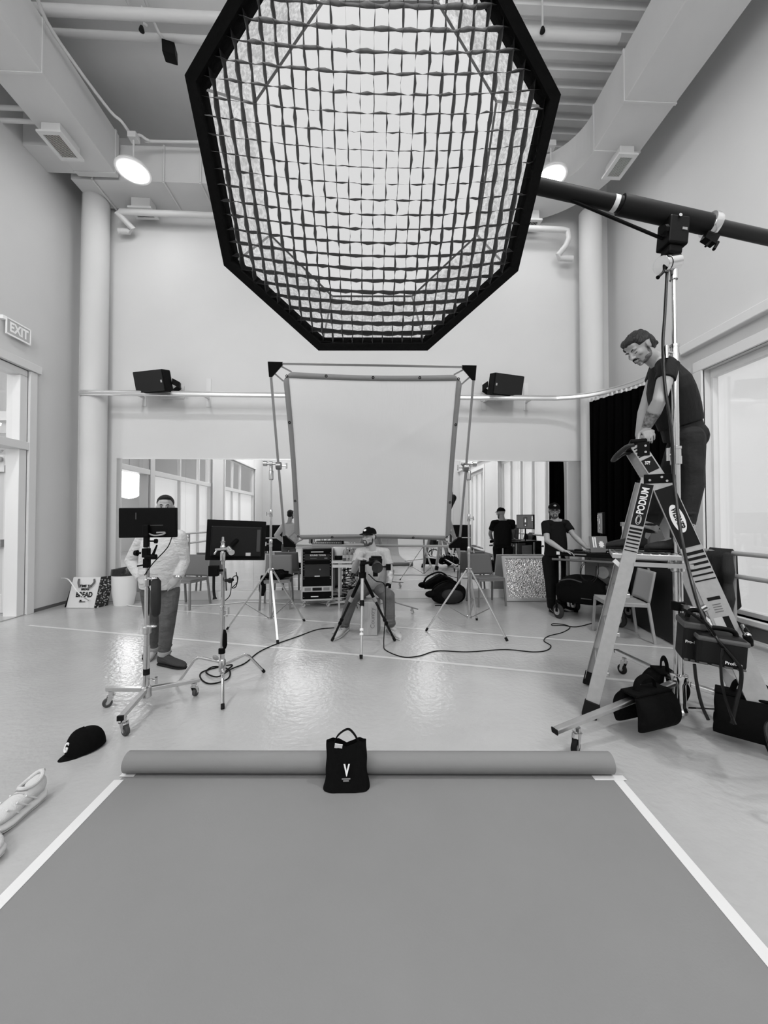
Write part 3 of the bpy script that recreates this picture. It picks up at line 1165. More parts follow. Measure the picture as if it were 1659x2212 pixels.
zt = zat(590)
z1, z2, z3, z4 = zat(745), zat(965), zat(1195), 0.14
mb = MB()
mb.cyl((SX, SY, z1), (SX, SY, zt), 0.015, n=20)
mb.cyl((SX, SY, z2), (SX, SY, z1), 0.0225, n=20)
mb.cyl((SX, SY, z3), (SX, SY, z2), 0.026, n=20)
mb.cyl((SX, SY, z4), (SX, SY, z3), 0.0305, n=20)
obj('column', mb, CHROME, bs)
for z, r in ((z1, 0.0225), (z2, 0.027), (z3, 0.032)):
    mb = MB().lathe((SX, SY, z), (0, 0, 1), [(-0.13, r + 0.004), (-0.125, r + 0.009), (-0.07, r + 0.009), (-0.068, r + 0.005), (-0.02, r + 0.005), (-0.018, r + 0.008), (0.0, r + 0.008), (0.004, r)], 24)
    cbl = obj('collar', mb, CHROME, bs)
    k = MB().cyl((SX, SY, z - 0.06), (SX - 0.075, SY - 0.02, z - 0.06), 0.008, n=10).cyl((SX - 0.075, SY - 0.02, z - 0.105), (SX - 0.075, SY - 0.02, z - 0.015), 0.011, n=10)
    obj('tee_handle', k, CHROME, cbl)
# hub
mb = MB()
mb.lathe((SX, SY, 0.1), (0, 0, 1), [(0, 0.05), (0.02, 0.055), (0.04, 0.04), (0.2, 0.04), (0.22, 0.055), (0.26, 0.055), (0.27, 0.035)], 24)
obj('leg_hub', mb, CHROME, bs)
LA = at(1247, 1626, Z=0)
R0 = (V3((LA.x, LA.y, 0)) - V3((SX, SY, 0))).length
a0 = math.atan2(LA.y - SY, LA.x - SX)


def caster(parent, p, ztop, r=0.045, ang=0.0, rubber=RUBBER):
    p = V3(p)
    u = V3((math.cos(ang), math.sin(ang), 0))
    w = V3((-u.y, u.x, 0))
    c = p + u * 0.025 + V3((0, 0, r))
    mb = MB()
    mb.cyl(p + V3((0, 0, ztop - 0.03)), p + V3((0, 0, ztop)), 0.02, n=14)
    for s_ in (-1, 1):
        mb.prism([c + w * s_ * 0.018 + V3((0, 0, -0.012)) + u * 0.012, c + w * s_ * 0.018 + V3((0, 0, 0.0)) - u * 0.014,
                  p + w * s_ * 0.018 + V3((0, 0, ztop - 0.03)) - u * 0.02, p + w * s_ * 0.018 + V3((0, 0, ztop - 0.03)) + u * 0.025], w * 0.003 * s_)
    mb.box(p + V3((0, 0, ztop - 0.03)), (0.045, 0.042, 0.006))
    cs = obj('caster', mb, CHROME, parent)
    obj('wheel', MB().lathe(c - w * 0.015, w, [(0, r * 0.72), (0.002, r * 0.95), (0.008, r), (0.022, r), (0.028, r * 0.95), (0.03, r * 0.72)], 22), rubber, cs)
    obj('wheel_hub', MB().cyl(c - w * 0.017, c + w * 0.017, r * 0.42, n=16), GREYP, cs)
    return cs


LEGD = []
for k in range(3):
    a = a0 + k * 2 * PI / 3
    d = V3((math.cos(a), math.sin(a), 0))
    LEGD.append(d)
    hb = V3((SX, SY, 0))
    mb = MB()
    p0, p1 = hb + d * 0.06 + V3((0, 0, 0.31)), hb + d * (R0 + 0.17) + V3((0, 0, 0.165))
    mb.bar(p0, p1, 0.045, 0.03)
    lg = obj('leg', mb, STEEL, bs, smooth=False, bev=0.006)
    obj('leg_brace', MB().bar(hb + d * 0.05 + V3((0, 0, 0.14)), hb + d * 0.42 + V3((0, 0, 0.235)), 0.03, 0.012), CHROME, lg, smooth=False)
    obj('end_plug', MB().bar(p1, p1 + (p1 - p0).normalized() * 0.008, 0.047, 0.032), RUBBER, lg, smooth=False)
    caster(bs, hb + d * R0, 0.158, 0.045, a + 0.4)
# head of the stand
hd = V3((SX, SY, zt))
mb = MB()
mb.cyl(hd + V3((0, 0, -0.05)), hd + V3((0, 0, 0.02)), 0.027, n=20)
mb.cyl(hd + V3((0, 0, 0)), hd + V3((0, 0, 0.12)), 0.022, n=20)
mb.cyl(hd + V3((-0.07, -0.02, 0.05)), hd + V3((0.02, 0, 0.08)), 0.055, n=26)
mb.cyl(hd + V3((-0.115, -0.03, 0.035)), hd + V3((-0.085, -0.02, 0.045)), 0.058, n=26)
mb.cyl(hd + V3((0.02, 0, 0.09)), hd + V3((0.07, 0.0, 0.105)), 0.014, n=12)
obj('grip_head', mb, CHROME, bs, bev=0.002)
obj('lock_lever', MB().tube(smooth_pts([hd + V3((-0.1, -0.04, 0.03)), hd + V3((-0.12, -0.06, -0.03)), hd + V3((-0.17, -0.07, -0.08))], 4), [0.009] * 8 + [0.014], 10), BLACK, bs)
# boom arm
bm_ = thing('boom_arm', 'long thick black boom arm reaching from the rolling stand to the softbox', 'boom', (SX, SY, zt + 0.2))
BY = 2.66


def bp_(px, py):
    return at(px, py, Y=BY)


A0 = bp_(1171, 404)
A1 = bp_(1659, 514)
bd = (A1 - A0).normalized()
start = A0 - bd * 1.02
endp = A1 + bd * 0.5
Pp = lambda px: A0 + bd * ((bp_(px, 404 + (px - 1171) * 0.2254) - A0).dot(bd))
mb = MB()
mb.tube([start, Pp(1345)], 0.051, 20)
obj('front_tube', mb, mat('black_foam', 0.007, 0.6, spec=0.2), bm_)
obj('sleeve', MB().tube([Pp(1340), Pp(1545)], 0.066, 22), mat('black_foam', 0.007, 0.6, spec=0.2), bm_)
obj('rear_tube', MB().tube([Pp(1540), endp], 0.046, 20), mat('satin_black', 0.008, 0.35, spec=0.4), bm_)
obj('cable_tape', MB().tube([Pp(1322), Pp(1332)], 0.0525, 20), mat('white_tape', 0.7, 0.6), bm_)
mb = MB()
mb.lathe(Pp(1528), bd, [(0, 0.074), (0.005, 0.082), (0.04, 0.084), (0.06, 0.078), (0.062, 0.05)], 26)
cl_ = obj('collar', mb, CHROME, bm_)
mb = MB()
q = Pp(1533) + V3((0, 0, -0.1))
mb.box(q, (0.09, 0.05, 0.07), Euler((0, 0.5, 0)).to_matrix())
mb.tube([q + V3((-0.01, -0.02, -0.03)), q + V3((-0.06, -0.03, -0.08))], 0.008, 8)
mb.tube([q + V3((0.04, -0.02, -0.04)), q + V3((0.0, -0.03, -0.1))], 0.011, 8)
obj('clamp_handle', mb, BLACK, cl_)
pc = bp_(1453, 508)
mb = MB()
R_ = Euler((0, 0.1, 0)).to_matrix()
mb.box(pc + V3((0, 0, 0.0)), (0.145, 0.13, 0.20), R_)
mb.box(pc + V3((-0.01, 0, -0.11)), (0.10, 0.09, 0.09), R_)
pv = obj('pivot_block', mb, BLACK, bm_, smooth=False, bev=0.012)
obj('pivot_knob', MB().lathe(pc + V3((-0.06, -0.04, 0)), (-1, -0.2, 0), [(0, 0.015), (0.03, 0.015), (0.032, 0.035), (0.055, 0.03)], 8), BLACK, pv)
obj('badge', MB().box(pc + V3((0.035, -0.067, 0.0)), (0.035, 0.003, 0.018), R_), GREYP, pv, smooth=False)
obj('pivot_bolt', MB().cyl(pc + V3((0, -0.06, 0.09)), pc + V3((0, -0.075, 0.09)), 0.012, n=14), CHROME, pv)
obj('support_strut', MB().tube([bp_(1232, 432), bp_(1432, 516)], 0.011, 10), BLACK, bm_)
obj('softbox_bracket', MB().bar(start + bd * 0.05, ring_c - ON * 0.15, 0.05, 0.05), BLACK, bm_, smooth=False)


def cable(name, pts, r, m, label, n=6, cat='cable', res=8, group=None):
    return tag(obj(name, MB().tube(smooth_pts(pts, res), r, n), m), label, cat, group)


cable('power_cable', [bp_(1441, 585), bp_(1436, 680), bp_(1432, 745), at(1436, 830, Y=2.6), at(1446, 900, Y=2.58), at(1452, 955, Y=2.57), at(1456, 1040, Y=2.55), at(1472, 1160, Y=2.45),
                      at(1490, 1240, Y=2.38), at(1513, 1320, Y=2.25), at(1545, 1375, Y=2.15), at(1583, 1420, Y=2.1), at(1600, 1445, Y=2.08), at(1600, 1480, Y=2.08),
                      at(1590, 1520, Y=2.08), at(1581, 1563, Y=2.08)], 0.010, GLOSSB, 'thick black power cable hanging from the stand head down past the ladder', 8)
cable('power_cable', [at(1500, 1435, Y=2.25), at(1504, 1470, Y=2.25), at(1515, 1520, Y=2.22), at(1530, 1555, Y=2.2)], 0.009, GLOSSB, 'short black cable dropping from the left battery pack', 8)
cable('power_cable', [at(1560, 1400, Y=2.1), at(1557, 1440, Y=2.1), at(1562, 1490, Y=2.1), at(1578, 1540, Y=2.08), at(1588, 1565, Y=2.06)], 0.007, GLOSSB, 'thin black cable dropping from the right battery pack', 8)
coil = []
cc = V3((2.13, 1.93, 0.30))
for i in range(60):
    a = i * 2 * PI / 19
    rr = 0.17 + 0.02 * math.sin(i * 0.7)
    coil.append(cc + V3((math.cos(a) * rr * 1.05, -0.10 + 0.03 * math.sin(i), math.sin(a) * rr * 0.9 - 0.2 * math.cos(a) * rr + 0.03)))
cable('coiled_cable', coil, 0.008, GLOSSB, 'coil of black cable hanging over the right-hand sandbags', 6, res=3)

# ================================================================ battery packs hung on the stand
def pack(name, x0, x1, y0, y1, Y, d, label, word, wx, wy, ws, lid):
    P00, P11 = at(x0, y1, Y=Y), at(x1, y0, Y=Y)
    t = thing(name, label, 'power pack', ((P00.x + P11.x) / 2, Y, P00.z))
    R = Euler((0, math.radians(4), math.radians(-28))).to_matrix()
    w, h = (P11.x - P00.x) / 0.80, (P11.z - P00.z)
    c = (P00 + P11) / 2 + R @ V3((0, d / 2, 0))
    obj('housing', MB().box(c, (w, d, h), R), mat('pack_black', 0.005, 0.6, spec=0.25), t, smooth=False, bev=0.02)
    obj('lid', MB().box(c + R @ V3((0, 0, h * 0.36)), (w + 0.012, d + 0.012, h * 0.16), R), mat('pack_grey', 0.07, 0.6), t, smooth=False, bev=0.01)
    mb = MB()
    for i in range(4):
        mb.box(c + R @ V3((-w / 2 + w * (i + 0.5) / 4, -d / 2 - 0.008, -h * 0.44)), (w / 6, 0.012, h * 0.06), R)
    obj('rubber_feet', mb, mat('pack_grey', 0.07, 0.6), t, smooth=False, bev=0.003)
    hp = [c + R @ V3((-w * 0.3, -0.02, h * 0.42)), c + R @ V3((-w * 0.22, -0.02, h * 0.62)), c + R @ V3((0, -0.02, h * 0.68)), c + R @ V3((w * 0.28, -0.02, h * 0.64)), c + R @ V3((w * 0.36, -0.02, h * 0.42))]
    obj('carry_handle', MB().tube(smooth_pts(hp, 5), 0.014, 10), BLACK, t)
    text('lettering', word, ws, frame(c + R @ V3((wx * w, -d / 2 - 0.004, wy * h)), R @ V3((1, 0, 0)), R @ V3((0, 0, 1))), PRINT, t, bold=0.0006)
    return t


pack('battery_pack', 1488, 1522, 1340, 1434, 2.24, 0.2, 'black battery pack hung against the chrome column, the left of two', 'Pro-10', -0.2, -0.02, 0.022, False)
pack('battery_pack', 1528, 1594, 1376, 1444, 2.13, 0.2, 'black battery pack with a raised carry handle, hung right of its twin', 'Profoto', 0.22, -0.3, 0.024, True)
mb = MB()
hgc = at(1463, 1308, Y=SY)
mb.lathe((SX, SY, hgc.z), (0, 0, 1), [(-0.03, 0.036), (-0.03, 0.045), (0.03, 0.045), (0.03, 0.036)], 20)
hk = thing('pack_hanger', 'black clamp on the chrome column from which the battery packs hang', 'clamp', (SX, SY, hgc.z))
obj('clamp_ring', mb, BLACK, hk)
mb = MB()
mb.bar((SX, SY - 0.03, hgc.z), at(1497, 1318, Y=2.42), 0.035, 0.04)
mb.cyl((SX + 0.03, SY - 0.13, hgc.z - 0.01), (SX + 0.07, SY - 0.16, hgc.z + 0.03), 0.025, n=14)
obj('clamp_arm', mb, CHROME, hk, smooth=False, bev=0.004)
mb = MB().tube(smooth_pts([at(1476, 1316, Y=2.35), at(1500, 1330, Y=2.2), at(1530, 1352, Y=2.15), at(1545, 1372, Y=2.15)], 5), 0.012, 8, flat=0.4)
obj('strap', mb, BFAB, hk)
mb = MB().tube(smooth_pts([at(1580, 1340, Y=2.5), at(1602, 1352, Y=2.4), at(1618, 1370, Y=2.3)], 5), 0.014, 8)
ra = thing('ratchet_clamp', 'metal ratchet clamp beside the right battery pack, below the barre', 'clamp', at(1600, 1350, Y=2.4))
obj('clamp_jaw', mb, BLACK, ra)
obj('clamp_screw', MB().cyl(at(1603, 1350, Y=2.38), at(1617, 1378, Y=2.3), 0.009, n=10).ell(at(1615, 1372, Y=2.3), 0.018), CHROME, ra)
obj('clamp_grip', MB().lathe(at(1612, 1372, Y=2.3), V3((0.5, 0, -1)), [(0, 0.02), (0.03, 0.024), (0.07, 0.012), (0.075, 0.006)], 10), BLACK, ra)

# ================================================================ sandbags
def saddlebag(name, p, d, length, drop, thick, label, tilt=0.0, skew=0.0):
    """two-pouch sandbag lying over a leg; p = saddle point, d = leg direction"""
    p = V3(p)
    d = V3(d).normalized()
    w = V3((0, 0, 1)).cross(d).normalized()
    t = thing(name, label, 'sandbag', p)
    for s_ in (-1, 1):
        def f(u, v, s_=s_):
            a = 2 * PI * u
            # closed pouch: superellipse cross-section, pinched at both ends
            k = math.sin(PI * min(1, max(0, v))) ** 0.35
            hgt = drop * (0.5 - 0.5 * math.cos(PI * 1)) * 0
            th = thick * (0.18 + 0.82 * math.sin(PI * min(1, v * 0.85 + 0.1)) ** 0.8)
            ca, sa = math.cos(a), math.sin(a)
            sx = math.copysign(abs(ca) ** 0.35, ca)
            sy = math.copysign(abs(sa) ** 0.7, sa)
            L_ = length / 2 * (1 + 0.06 * v + 0.02 * math.sin(9 * v))
            return (p + d * (sx * L_ + skew * v * s_) + w * s_ * (0.035 + 0.03 * v + th * 0.4) + w * (sy * th * 0.5)
                    + V3((0, 0, 0.02 - drop * v)))
        mb = MB().surf(f, 40, 12, closed_u=True)
        n0 = len(mb.v)
        mb.f.append(tuple(range(39, -1, -1)))
        mb.m.append(0)
        mb.f.append(tuple(n0 - 40 + k for k in range(40)))
        mb.m.append(0)
        obj('pouch', mb, BFAB, t)
    obj('saddle', MB().box(p + V3((0, 0, 0.03)), (length, 0.12, 0.02), Matrix((d, w, V3((0, 0, 1)))).transposed()), BFAB, t, smooth=False, bev=0.006)
    hp = [p - d * length * 0.25 + V3((0, 0, 0.035)), p - d * length * 0.18 + V3((0, 0, 0.10)), p + V3((0, 0, 0.125)), p + d * length * 0.22 + V3((0, 0, 0.10)), p + d * length * 0.3 + V3((0, 0, 0.035))]
    obj('carry_strap', MB().tube(smooth_pts(hp, 5), 0.02, 8, flat=0.2), BFAB, t)
    return t


hb = V3((SX, SY, 0))
saddlebag('sandbag', hb + LEGD[0] * 0.32 + V3((0, 0, 0.27)), LEGD[0], 0.33, 0.20, 0.10, 'black saddle sandbag over the left leg of the rolling stand')
saddlebag('sandbag', hb + LEGD[1] * 0.36 + V3((0, 0, 0.29)), LEGD[1], 0.34, 0.24, 0.10, 'black saddle sandbag over the right leg of the rolling stand, nearer the column')
saddlebag('sandbag', hb + LEGD[1] * 0.64 + V3((0, 0, 0.23)), LEGD[1], 0.24, 0.20, 0.12, 'black saddle sandbag lying under the coil of black cable')
saddlebag('sandbag', hb + LEGD[2] * 0.20 + V3((0, 0, 0.28)), LEGD[2], 0.18, 0.18, 0.10, 'black saddle sandbag over the rear leg, just behind the chrome column')

# ================================================================ SEAMLESS PAPER, ROLL AND TAPE
PAPER = mat('grey_paper', 0.215, 0.85, bump=0.05, bscale=120, vary=0.03, vscale=2)
x0, x1, yr = -1.378, 1.380, 2.245
PR = Matrix.Rotation(math.radians(-2.45), 4, 'Z')


def prot(p):
    q = PR @ V3((p.x, p.y - yr, p.z))
    return V3((q.x, q.y + yr, q.z))

sp = thing('seamless_paper', 'wide sheet of grey seamless backdrop paper laid over the floor in the foreground', 'backdrop paper', (0, 0.5, 0))


def sheet(u, v):
    s_ = v * 5.2
    x = x0 + (x1 - x0) * u
    flat = yr + 0.9
    if s_ < flat:
        return V3((x, yr - s_, 0.0022))
    r = 0.9
    a = min((s_ - flat) / r, PI / 2)
    yy, zz = yr - flat - r * math.sin(a), 0.0022 + r * (1 - math.cos(a))
    if s_ - flat > r * PI / 2:
        zz += s_ - flat - r * PI / 2
    return V3((x, yy, zz))


obj('paper_sheet', MB().surf(lambda u, v: prot(sheet(u, v)), 4, 60), PAPER, sp)
rl = thing('paper_roll', 'unused end of the grey backdrop paper, still rolled up across the floor', 'paper roll', (0, yr, 0))
rr = 0.058
mb = MB()
seg = 40
vs = []
spiral = [(V3((0, yr + 0.004 + math.sin(a) * (rr - 0.0012 * a / PI), rr + 0.003 - math.cos(a) * (rr - 0.0012 * a / PI)))) for a in [i * 2 * PI / 24 for i in range(24 * 4)]]
n = len(spiral)
for q in spiral:
    vs += [prot(V3((x0, q.y, q.z))), prot(V3((x1, q.y, q.z)))]
mb.add(vs, [(2 * i, 2 * i + 1, 2 * i + 3, 2 * i + 2) for i in range(n - 1)])
obj('rolled_paper', mb, PAPER, rl)
obj('cardboard_core', MB().cyl(prot(V3((x0 + 0.002, yr + 0.004, rr + 0.003))), prot(V3((x1 - 0.002, yr + 0.004, rr + 0.003))), rr - 0.012, n=30), mat('cardboard', 0.3, 0.8), rl)
TAPE = mat('white_tape', 0.7, 0.6)


def tape(pts, w, label, z=0.0035):
    mb = MB()
    for (a, bb) in zip(pts[:-1], pts[1:]):
        a, bb = V3(a), V3(bb)
        d = (bb - a).normalized()
        nn = V3((-d.y, d.x, 0)) * w / 2
        mb.prism([a - nn + V3((0, 0, z)), bb - nn + V3((0, 0, z)), bb + nn + V3((0, 0, z)), a + nn + V3((0, 0, z))], (0, 0, 0.0006))
    return tag(obj('floor_tape', mb, TAPE, smooth=False), label, 'tape')


tape([at(257, 1686, Z=0), at(-60, 2013, Z=0)], 0.052, 'long strip of white tape along the left edge of the grey paper')
tape([at(1333, 1683, Z=0), at(1700, 2120, Z=0)], 0.052, 'long strip of white tape along the right edge of the grey paper')
tape([at(262, 1674, Z=0), at(293, 1674, Z=0)], 0.04, 'small tab of white tape at the left end of the paper roll')
tape([at(1282, 1682, Z=0), at(1350, 1682, Z=0)], 0.04, 'short cross piece of white tape at the right end of the paper roll', 0.0045)

# ================================================================ SMALL TOTE WITH A V, ON THE PAPER
tt = thing('small_tote_sandbag', 'small black tote-shaped sandbag with a white V, leaning on the paper roll', 'sandbag', (-0.117, 2.1, 0))
bl_, br_ = at(696, 1712, Z=0.003), at(799, 1710, Z=0.003)
wv = (br_ - bl_)
wv.z = 0
bc = (bl_ + br_) / 2
ux = wv.normalized()
uy = V3((-ux.y, ux.x, 0))


def tote(u, v):
    a = 2 * PI * u
    ca, sa = math.cos(a), math.sin(a)
    w = wv.length / 2 * (1.0 - 0.10 * min(1, v * 4) - 0.03 * v + 0.015 * math.sin(12 * v) * (1 if ca > 0 else -1))
    th = 0.045 * (1 - 0.75 * v) + 0.01
    sx = math.copysign(abs(ca) ** 0.4, ca)
    sy = math.copysign(abs(sa) ** 0.8, sa)
    dip = 0.028 * math.exp(-((sx * 0.9 - 0.1) / 0.22) ** 2) * max(0, v - 0.7) / 0.3
    wr = 0.004 * math.sin(sx * 14 + v * 5) * (0.3 + v)
    return bc + ux * (sx * w - 0.004 * v) + uy * (sy * th + wr + 0.045 + 0.04 * v) + V3((0, 0, 0.002 + 0.225 * v - dip))


mb = MB().surf(tote, 64, 24, closed_u=True)
mb.f.append(tuple(range(63, -1, -1)))
mb.m.append(0)
obj('bag_body', mb, BFAB, tt)
hp = [bc + ux * -0.075 + uy * 0.075 + V3((0, 0, 0.205)), bc + ux * -0.05 + uy * 0.08 + V3((0, 0, 0.255)), bc + ux * 0.0 + uy * 0.085 + V3((0, 0, 0.285)), bc + ux * 0.035 + uy * 0.08 + V3((0, 0, 0.265)), bc + ux * 0.072 + uy * 0.075 + V3((0, 0, 0.205))]
obj('carry_strap', MB().tube(smooth_pts(hp, 6), 0.013, 8, flat=0.3), BFAB, tt)
fp = bc + uy * -0.006 + V3((0, 0, 0.115))
text('lettering', 'V', 0.075, frame(fp + ux * 0.003 + uy * 0.0 + V3((0, 0, 0.0)), ux, (0, 0.25, 1)), PRINT, tt, ext=0.001, bold=0.003, sx=0.62)
mb = MB()
mb.box(fp + V3((0, 0, -0.042)), (0.045, 0.002, 0.006))
mb.box(fp + V3((0, 0, -0.052)), (0.03, 0.002, 0.008))
obj('small_print', mb, GREYP, tt, smooth=False)
obj('care_label', MB().box(bc + ux * -0.045 + uy * 0.05 + V3((0, 0, 0.213)), (0.042, 0.003, 0.028), Euler((0.3, 0.15, 0)).to_matrix()), PRINT, tt, smooth=False)

# ================================================================ CAP ON THE FLOOR
def cap_mesh(root, M, band=0.095, h=0.115, brim=0.075, m=None, droop=0.25, letter=None):
    """baseball cap, local +Y forwards; M world matrix"""
    m = m or BFAB
    mb = MB()

    def f(u, v):
        a = 2 * PI * u
        t = v * PI / 2
        r = band * math.cos(t) ** 0.75 if v < 1 else 0
        front = 1 + 0.12 * max(0, math.sin(a)) * math.sin(t * 1.2)
        return M @ V3((r * math.cos(a) * 0.9, r * math.sin(a) * 1.08, h * math.sin(t) ** 0.9 * front))
    mb.surf(f, 40, 12, closed_u=True)
    cr = obj('crown', mb, m, root)
    mb = MB()

    def g(u, v):
        a = PI * (0.12 + 0.76 * u)
        x = band * math.cos(a) * 0.92
        y0 = band * math.sin(a) * 1.06
        ln = brim * math.sin(PI * u) ** 0.5
        return M @ V3((x * (1 + 0.04 * v), y0 + ln * v, 0.008 - droop * (x * x) / 0.1 - 0.012 * v))
    mb.surf(g, 24, 6)
    obj('brim', mb, m, root, solid=0.004)
    obj('top_button', MB().ell(M @ V3((0, 0, h)), 0.007, nu=8, nv=6), m, root)
    return cr


cp_ = thing('baseball_cap', 'black baseball cap with a white letter G lying on the floor', 'cap', at(175, 1640, Z=0))
q = at(186, 1617, Z=0)
R_ = Euler((0.42, 0.0, math.radians(128))).to_matrix().to_4x4()
Mc = Matrix.Translation(q + V3((0.02, 0.02, 0.035))) @ R_
Mc = Matrix.Translation(q + V3((0.0, 0.0, 0.004))) @ Euler((math.radians(-3), math.radians(3), math.radians(151))).to_matrix().to_4x4()
cap_mesh(cp_, Mc, band=0.1, h=0.125, brim=0.09)
gp_ = Mc @ V3((0.004, 0.102, 0.058))
text('lettering', 'G', 0.075, frame(gp_, Mc.to_3x3() @ V3((-1, 0, 0)), Mc.to_3x3() @ V3((0, -0.45, 1))), PRINT, cp_, ext=0.003, bold=0.002, sx=0.7)

# ================================================================ RUNNING SHOES at the left edge
def shoe(name, heel, toe, w, label, side, mu, ms):
    heel, toe = V3(heel), V3(toe)
    t = thing(name, label, 'shoe', heel)
    d = (toe - heel)
    L_ = d.length
    d.normalize()
    s_ = V3((-d.y, d.x, 0))
    prof = [(0.0, 0.62, 0.00, 0.085), (0.06, 0.80, 0, 0.095), (0.2, 0.86, 0, 0.09), (0.35, 0.84, 0, 0.08), (0.5, 0.9, 0, 0.074), (0.65, 1.0, 0, 0.068), (0.8, 0.98, 0, 0.055), (0.93, 0.75, 0, 0.042), (1.0, 0.35, 0, 0.03)]
    secs = []
    mid = []
    for u, wd, zb, zh in prof:
        c = heel + d * (u * L_)
        spring = 0.018 * max(0, u - 0.7) / 0.3 + 0.01 * max(0, 0.08 - u) / 0.08
        secs.append((c + V3((0, 0, 0.03 + spring + zh / 2)), s_ * (w / 2 * wd * 0.88), V3((0, 0, zh / 2))))
        mid.append((c + V3((0, 0, 0.022 + spring)), s_ * (w / 2 * wd * 1.04), V3((0, 0, 0.022))))
    obj('upper', MB().loft(secs, 24), mu, t)
    obj('midsole', MB().loft(mid, 24), ms, t)
    out = [(c - V3((0, 0, 0.017)), a * 0.9, b_ * 0.28) for c, a, b_ in mid]
    obj('outsole', MB().loft(out, 24), mat('shoe_sole', 0.5, 0.7), t)
    # collar opening
    oc = heel + d * (0.19 * L_) + V3((0, 0, 0.115))
    ring = []
    for k in range(24):
        a = 2 * PI * k / 24
        ring.append(oc + d * (math.cos(a) * 0.058) + s_ * (math.sin(a) * 0.031) + V3((0, 0, 0.014 * math.cos(a) * math.cos(a) - 0.008 * math.cos(a))))
    obj('collar', MB().tube(ring, 0.009, 8, closed=True), mu, t)
    obj('insole', MB().loft([(oc - V3((0, 0, 0.004)), d * 0.054, s_ * 0.028), (oc - V3((0, 0, 0.001)), d * 0.054, s_ * 0.028)], 24), mat('shoe_inside', 0.10, 0.9), t)
    mb = MB()
    for i in range(5):
        u = 0.36 + i * 0.065
        c = heel + d * (u * L_) + V3((0, 0, 0.112 - i * 0.0085))
        mb.tube([c - s_ * 0.026 + d * 0.006 - V3((0, 0, 0.004)), c + V3((0, 0, 0.004)), c + s_ * 0.026 - d * 0.006 - V3((0, 0, 0.004))], 0.0032, 6)
    obj('laces', mb, mat('shoe_lace', 0.35, 0.8), t)
    tg = [heel + V3((0, 0, 0.12)) - d * 0.0, heel + V3((0, 0, 0.138)) - d * 0.014, heel + V3((0, 0, 0.125)) - d * 0.022, heel + V3((0, 0, 0.105)) - d * 0.008]
    obj('pull_tab', MB().tube(smooth_pts(tg, 3), 0.004, 6), mu, t)
    for i in range(3):
        u = 0.25 + 0.16 * i
        for sg in (-1, 1):
            c = heel + d * (u * L_) + s_ * sg * (w / 2 * 0.84)
            obj('side_overlay', MB().tube([c + V3((0, 0, 0.05)), c + d * 0.05 - s_ * sg * 0.008 + V3((0, 0, 0.095))], 0.004, 6), ms, t)
    return t


SHU = mat('shoe_knit', 0.62, 0.8, bump=0.4, bscale=150)
SHM = mat('shoe_foam', 0.66, 0.6, bump=0.3, bscale=35)
hl = at(88, 1722, Z=0)
shoe('running_shoe', hl, hl + (at(-10, 1800, Z=0) - hl).normalized() * 0.3, 0.115, 'pale running shoe at the left edge, its heel towards the paper roll', 1, SHU, SHM)
p_ = at(-14, 1872, Z=0)
shoe('running_shoe', p_ + V3((-0.25, 0.15, 0)), p_, 0.115, 'pale running shoe cut off by the left edge, its toe nearest the camera', 1, SHU, SHM)

# ================================================================ FABRIC SCREEN ON TWO STANDS
TL, TR = at(583, 785, Y=4.60), at(1025, 793, Y=4.56)
BL, BR = at(616, 1178, Y=5.52), at(992, 1180, Y=5.46)
sc = thing('fabric_screen', 'large square frame of white silk tilted forward behind the seated man', 'diffusion screen', (TL + TR + BL + BR) / 4)


def uv(u, v):
    return (TL * (1 - u) + TR * u) * (1 - v) + (BL * (1 - u) + BR * u) * v


SN = (TR - TL).cross(BL - TL).normalized()
if SN.y > 0:
    SN = -SN
FRT = mat('frame_tube', 0.42, 0.35, metal=1.0)
for a, b_ in ((TL, TR), (TL, BL), (TR, BR), (BL, BR)):
    obj('frame_tube', MB().bar(a, b_, 0.028, 0.028, up=SN), FRT, sc, smooth=False, bev=0.003)
for p, q, r in ((TL, TR, BL), (TR, TL, BR), (BL, BR, TL), (BR, BL, TR)):
    d1, d2 = (q - p).normalized(), (r - p).normalized()
    pp = p - d1 * 0.02 - d2 * 0.02 + SN * 0.02
    obj('corner_gusset', MB().prism([pp, pp + d1 * 0.17, pp + d1 * 0.17 + d2 * 0.035, pp + d1 * 0.035 + d2 * 0.17, pp + d2 * 0.17], -SN * 0.04), BLACK, sc, smooth=False, bev=0.002)
u0, u1, v0, v1 = 0.058, 0.945, 0.036, 0.962
CH = 0.045


def fab(u, v):
    """fabric point; chamfered corners, light sag and creases"""
    uu, vv = u0 + (u1 - u0) * u, v0 + (v1 - v0) * v
    # pull the edges in slightly between the corners
    eu, ev = (u - 0.5), (v - 0.5)
    uu += 0.010 * math.copysign(1, -eu) * (math.sin(PI * v)) * (abs(eu) * 2) ** 6
    vv += 0.012 * math.copysign(1, -ev) * (math.sin(PI * u)) * (abs(ev) * 2) ** 6
    # chamfer
    du, dv = min(u, 1 - u), min(v, 1 - v)
    s_ = CH - (du + dv)
    if s_ > 0:
        uu += (s_ / 2) * (1 if u < 0.5 else -1) * 0.9
        vv += (s_ / 2) * (1 if v < 0.5 else -1) * 0.9
    p = uv(uu, vv)
    k = 0.012 * math.sin(PI * u) * math.sin(PI * v)
    k += 0.003 * math.sin(u * 22 + 3 * v) * max(0, v - 0.3) * (u > 0.55) * (u - 0.55)
    d_ = (u * 1.0 + (1 - v) * -1.6) + 0.35
    k += 0.006 * math.exp(-(d_ / 0.03) ** 2) * (u > 0.45)
    return p + SN * k


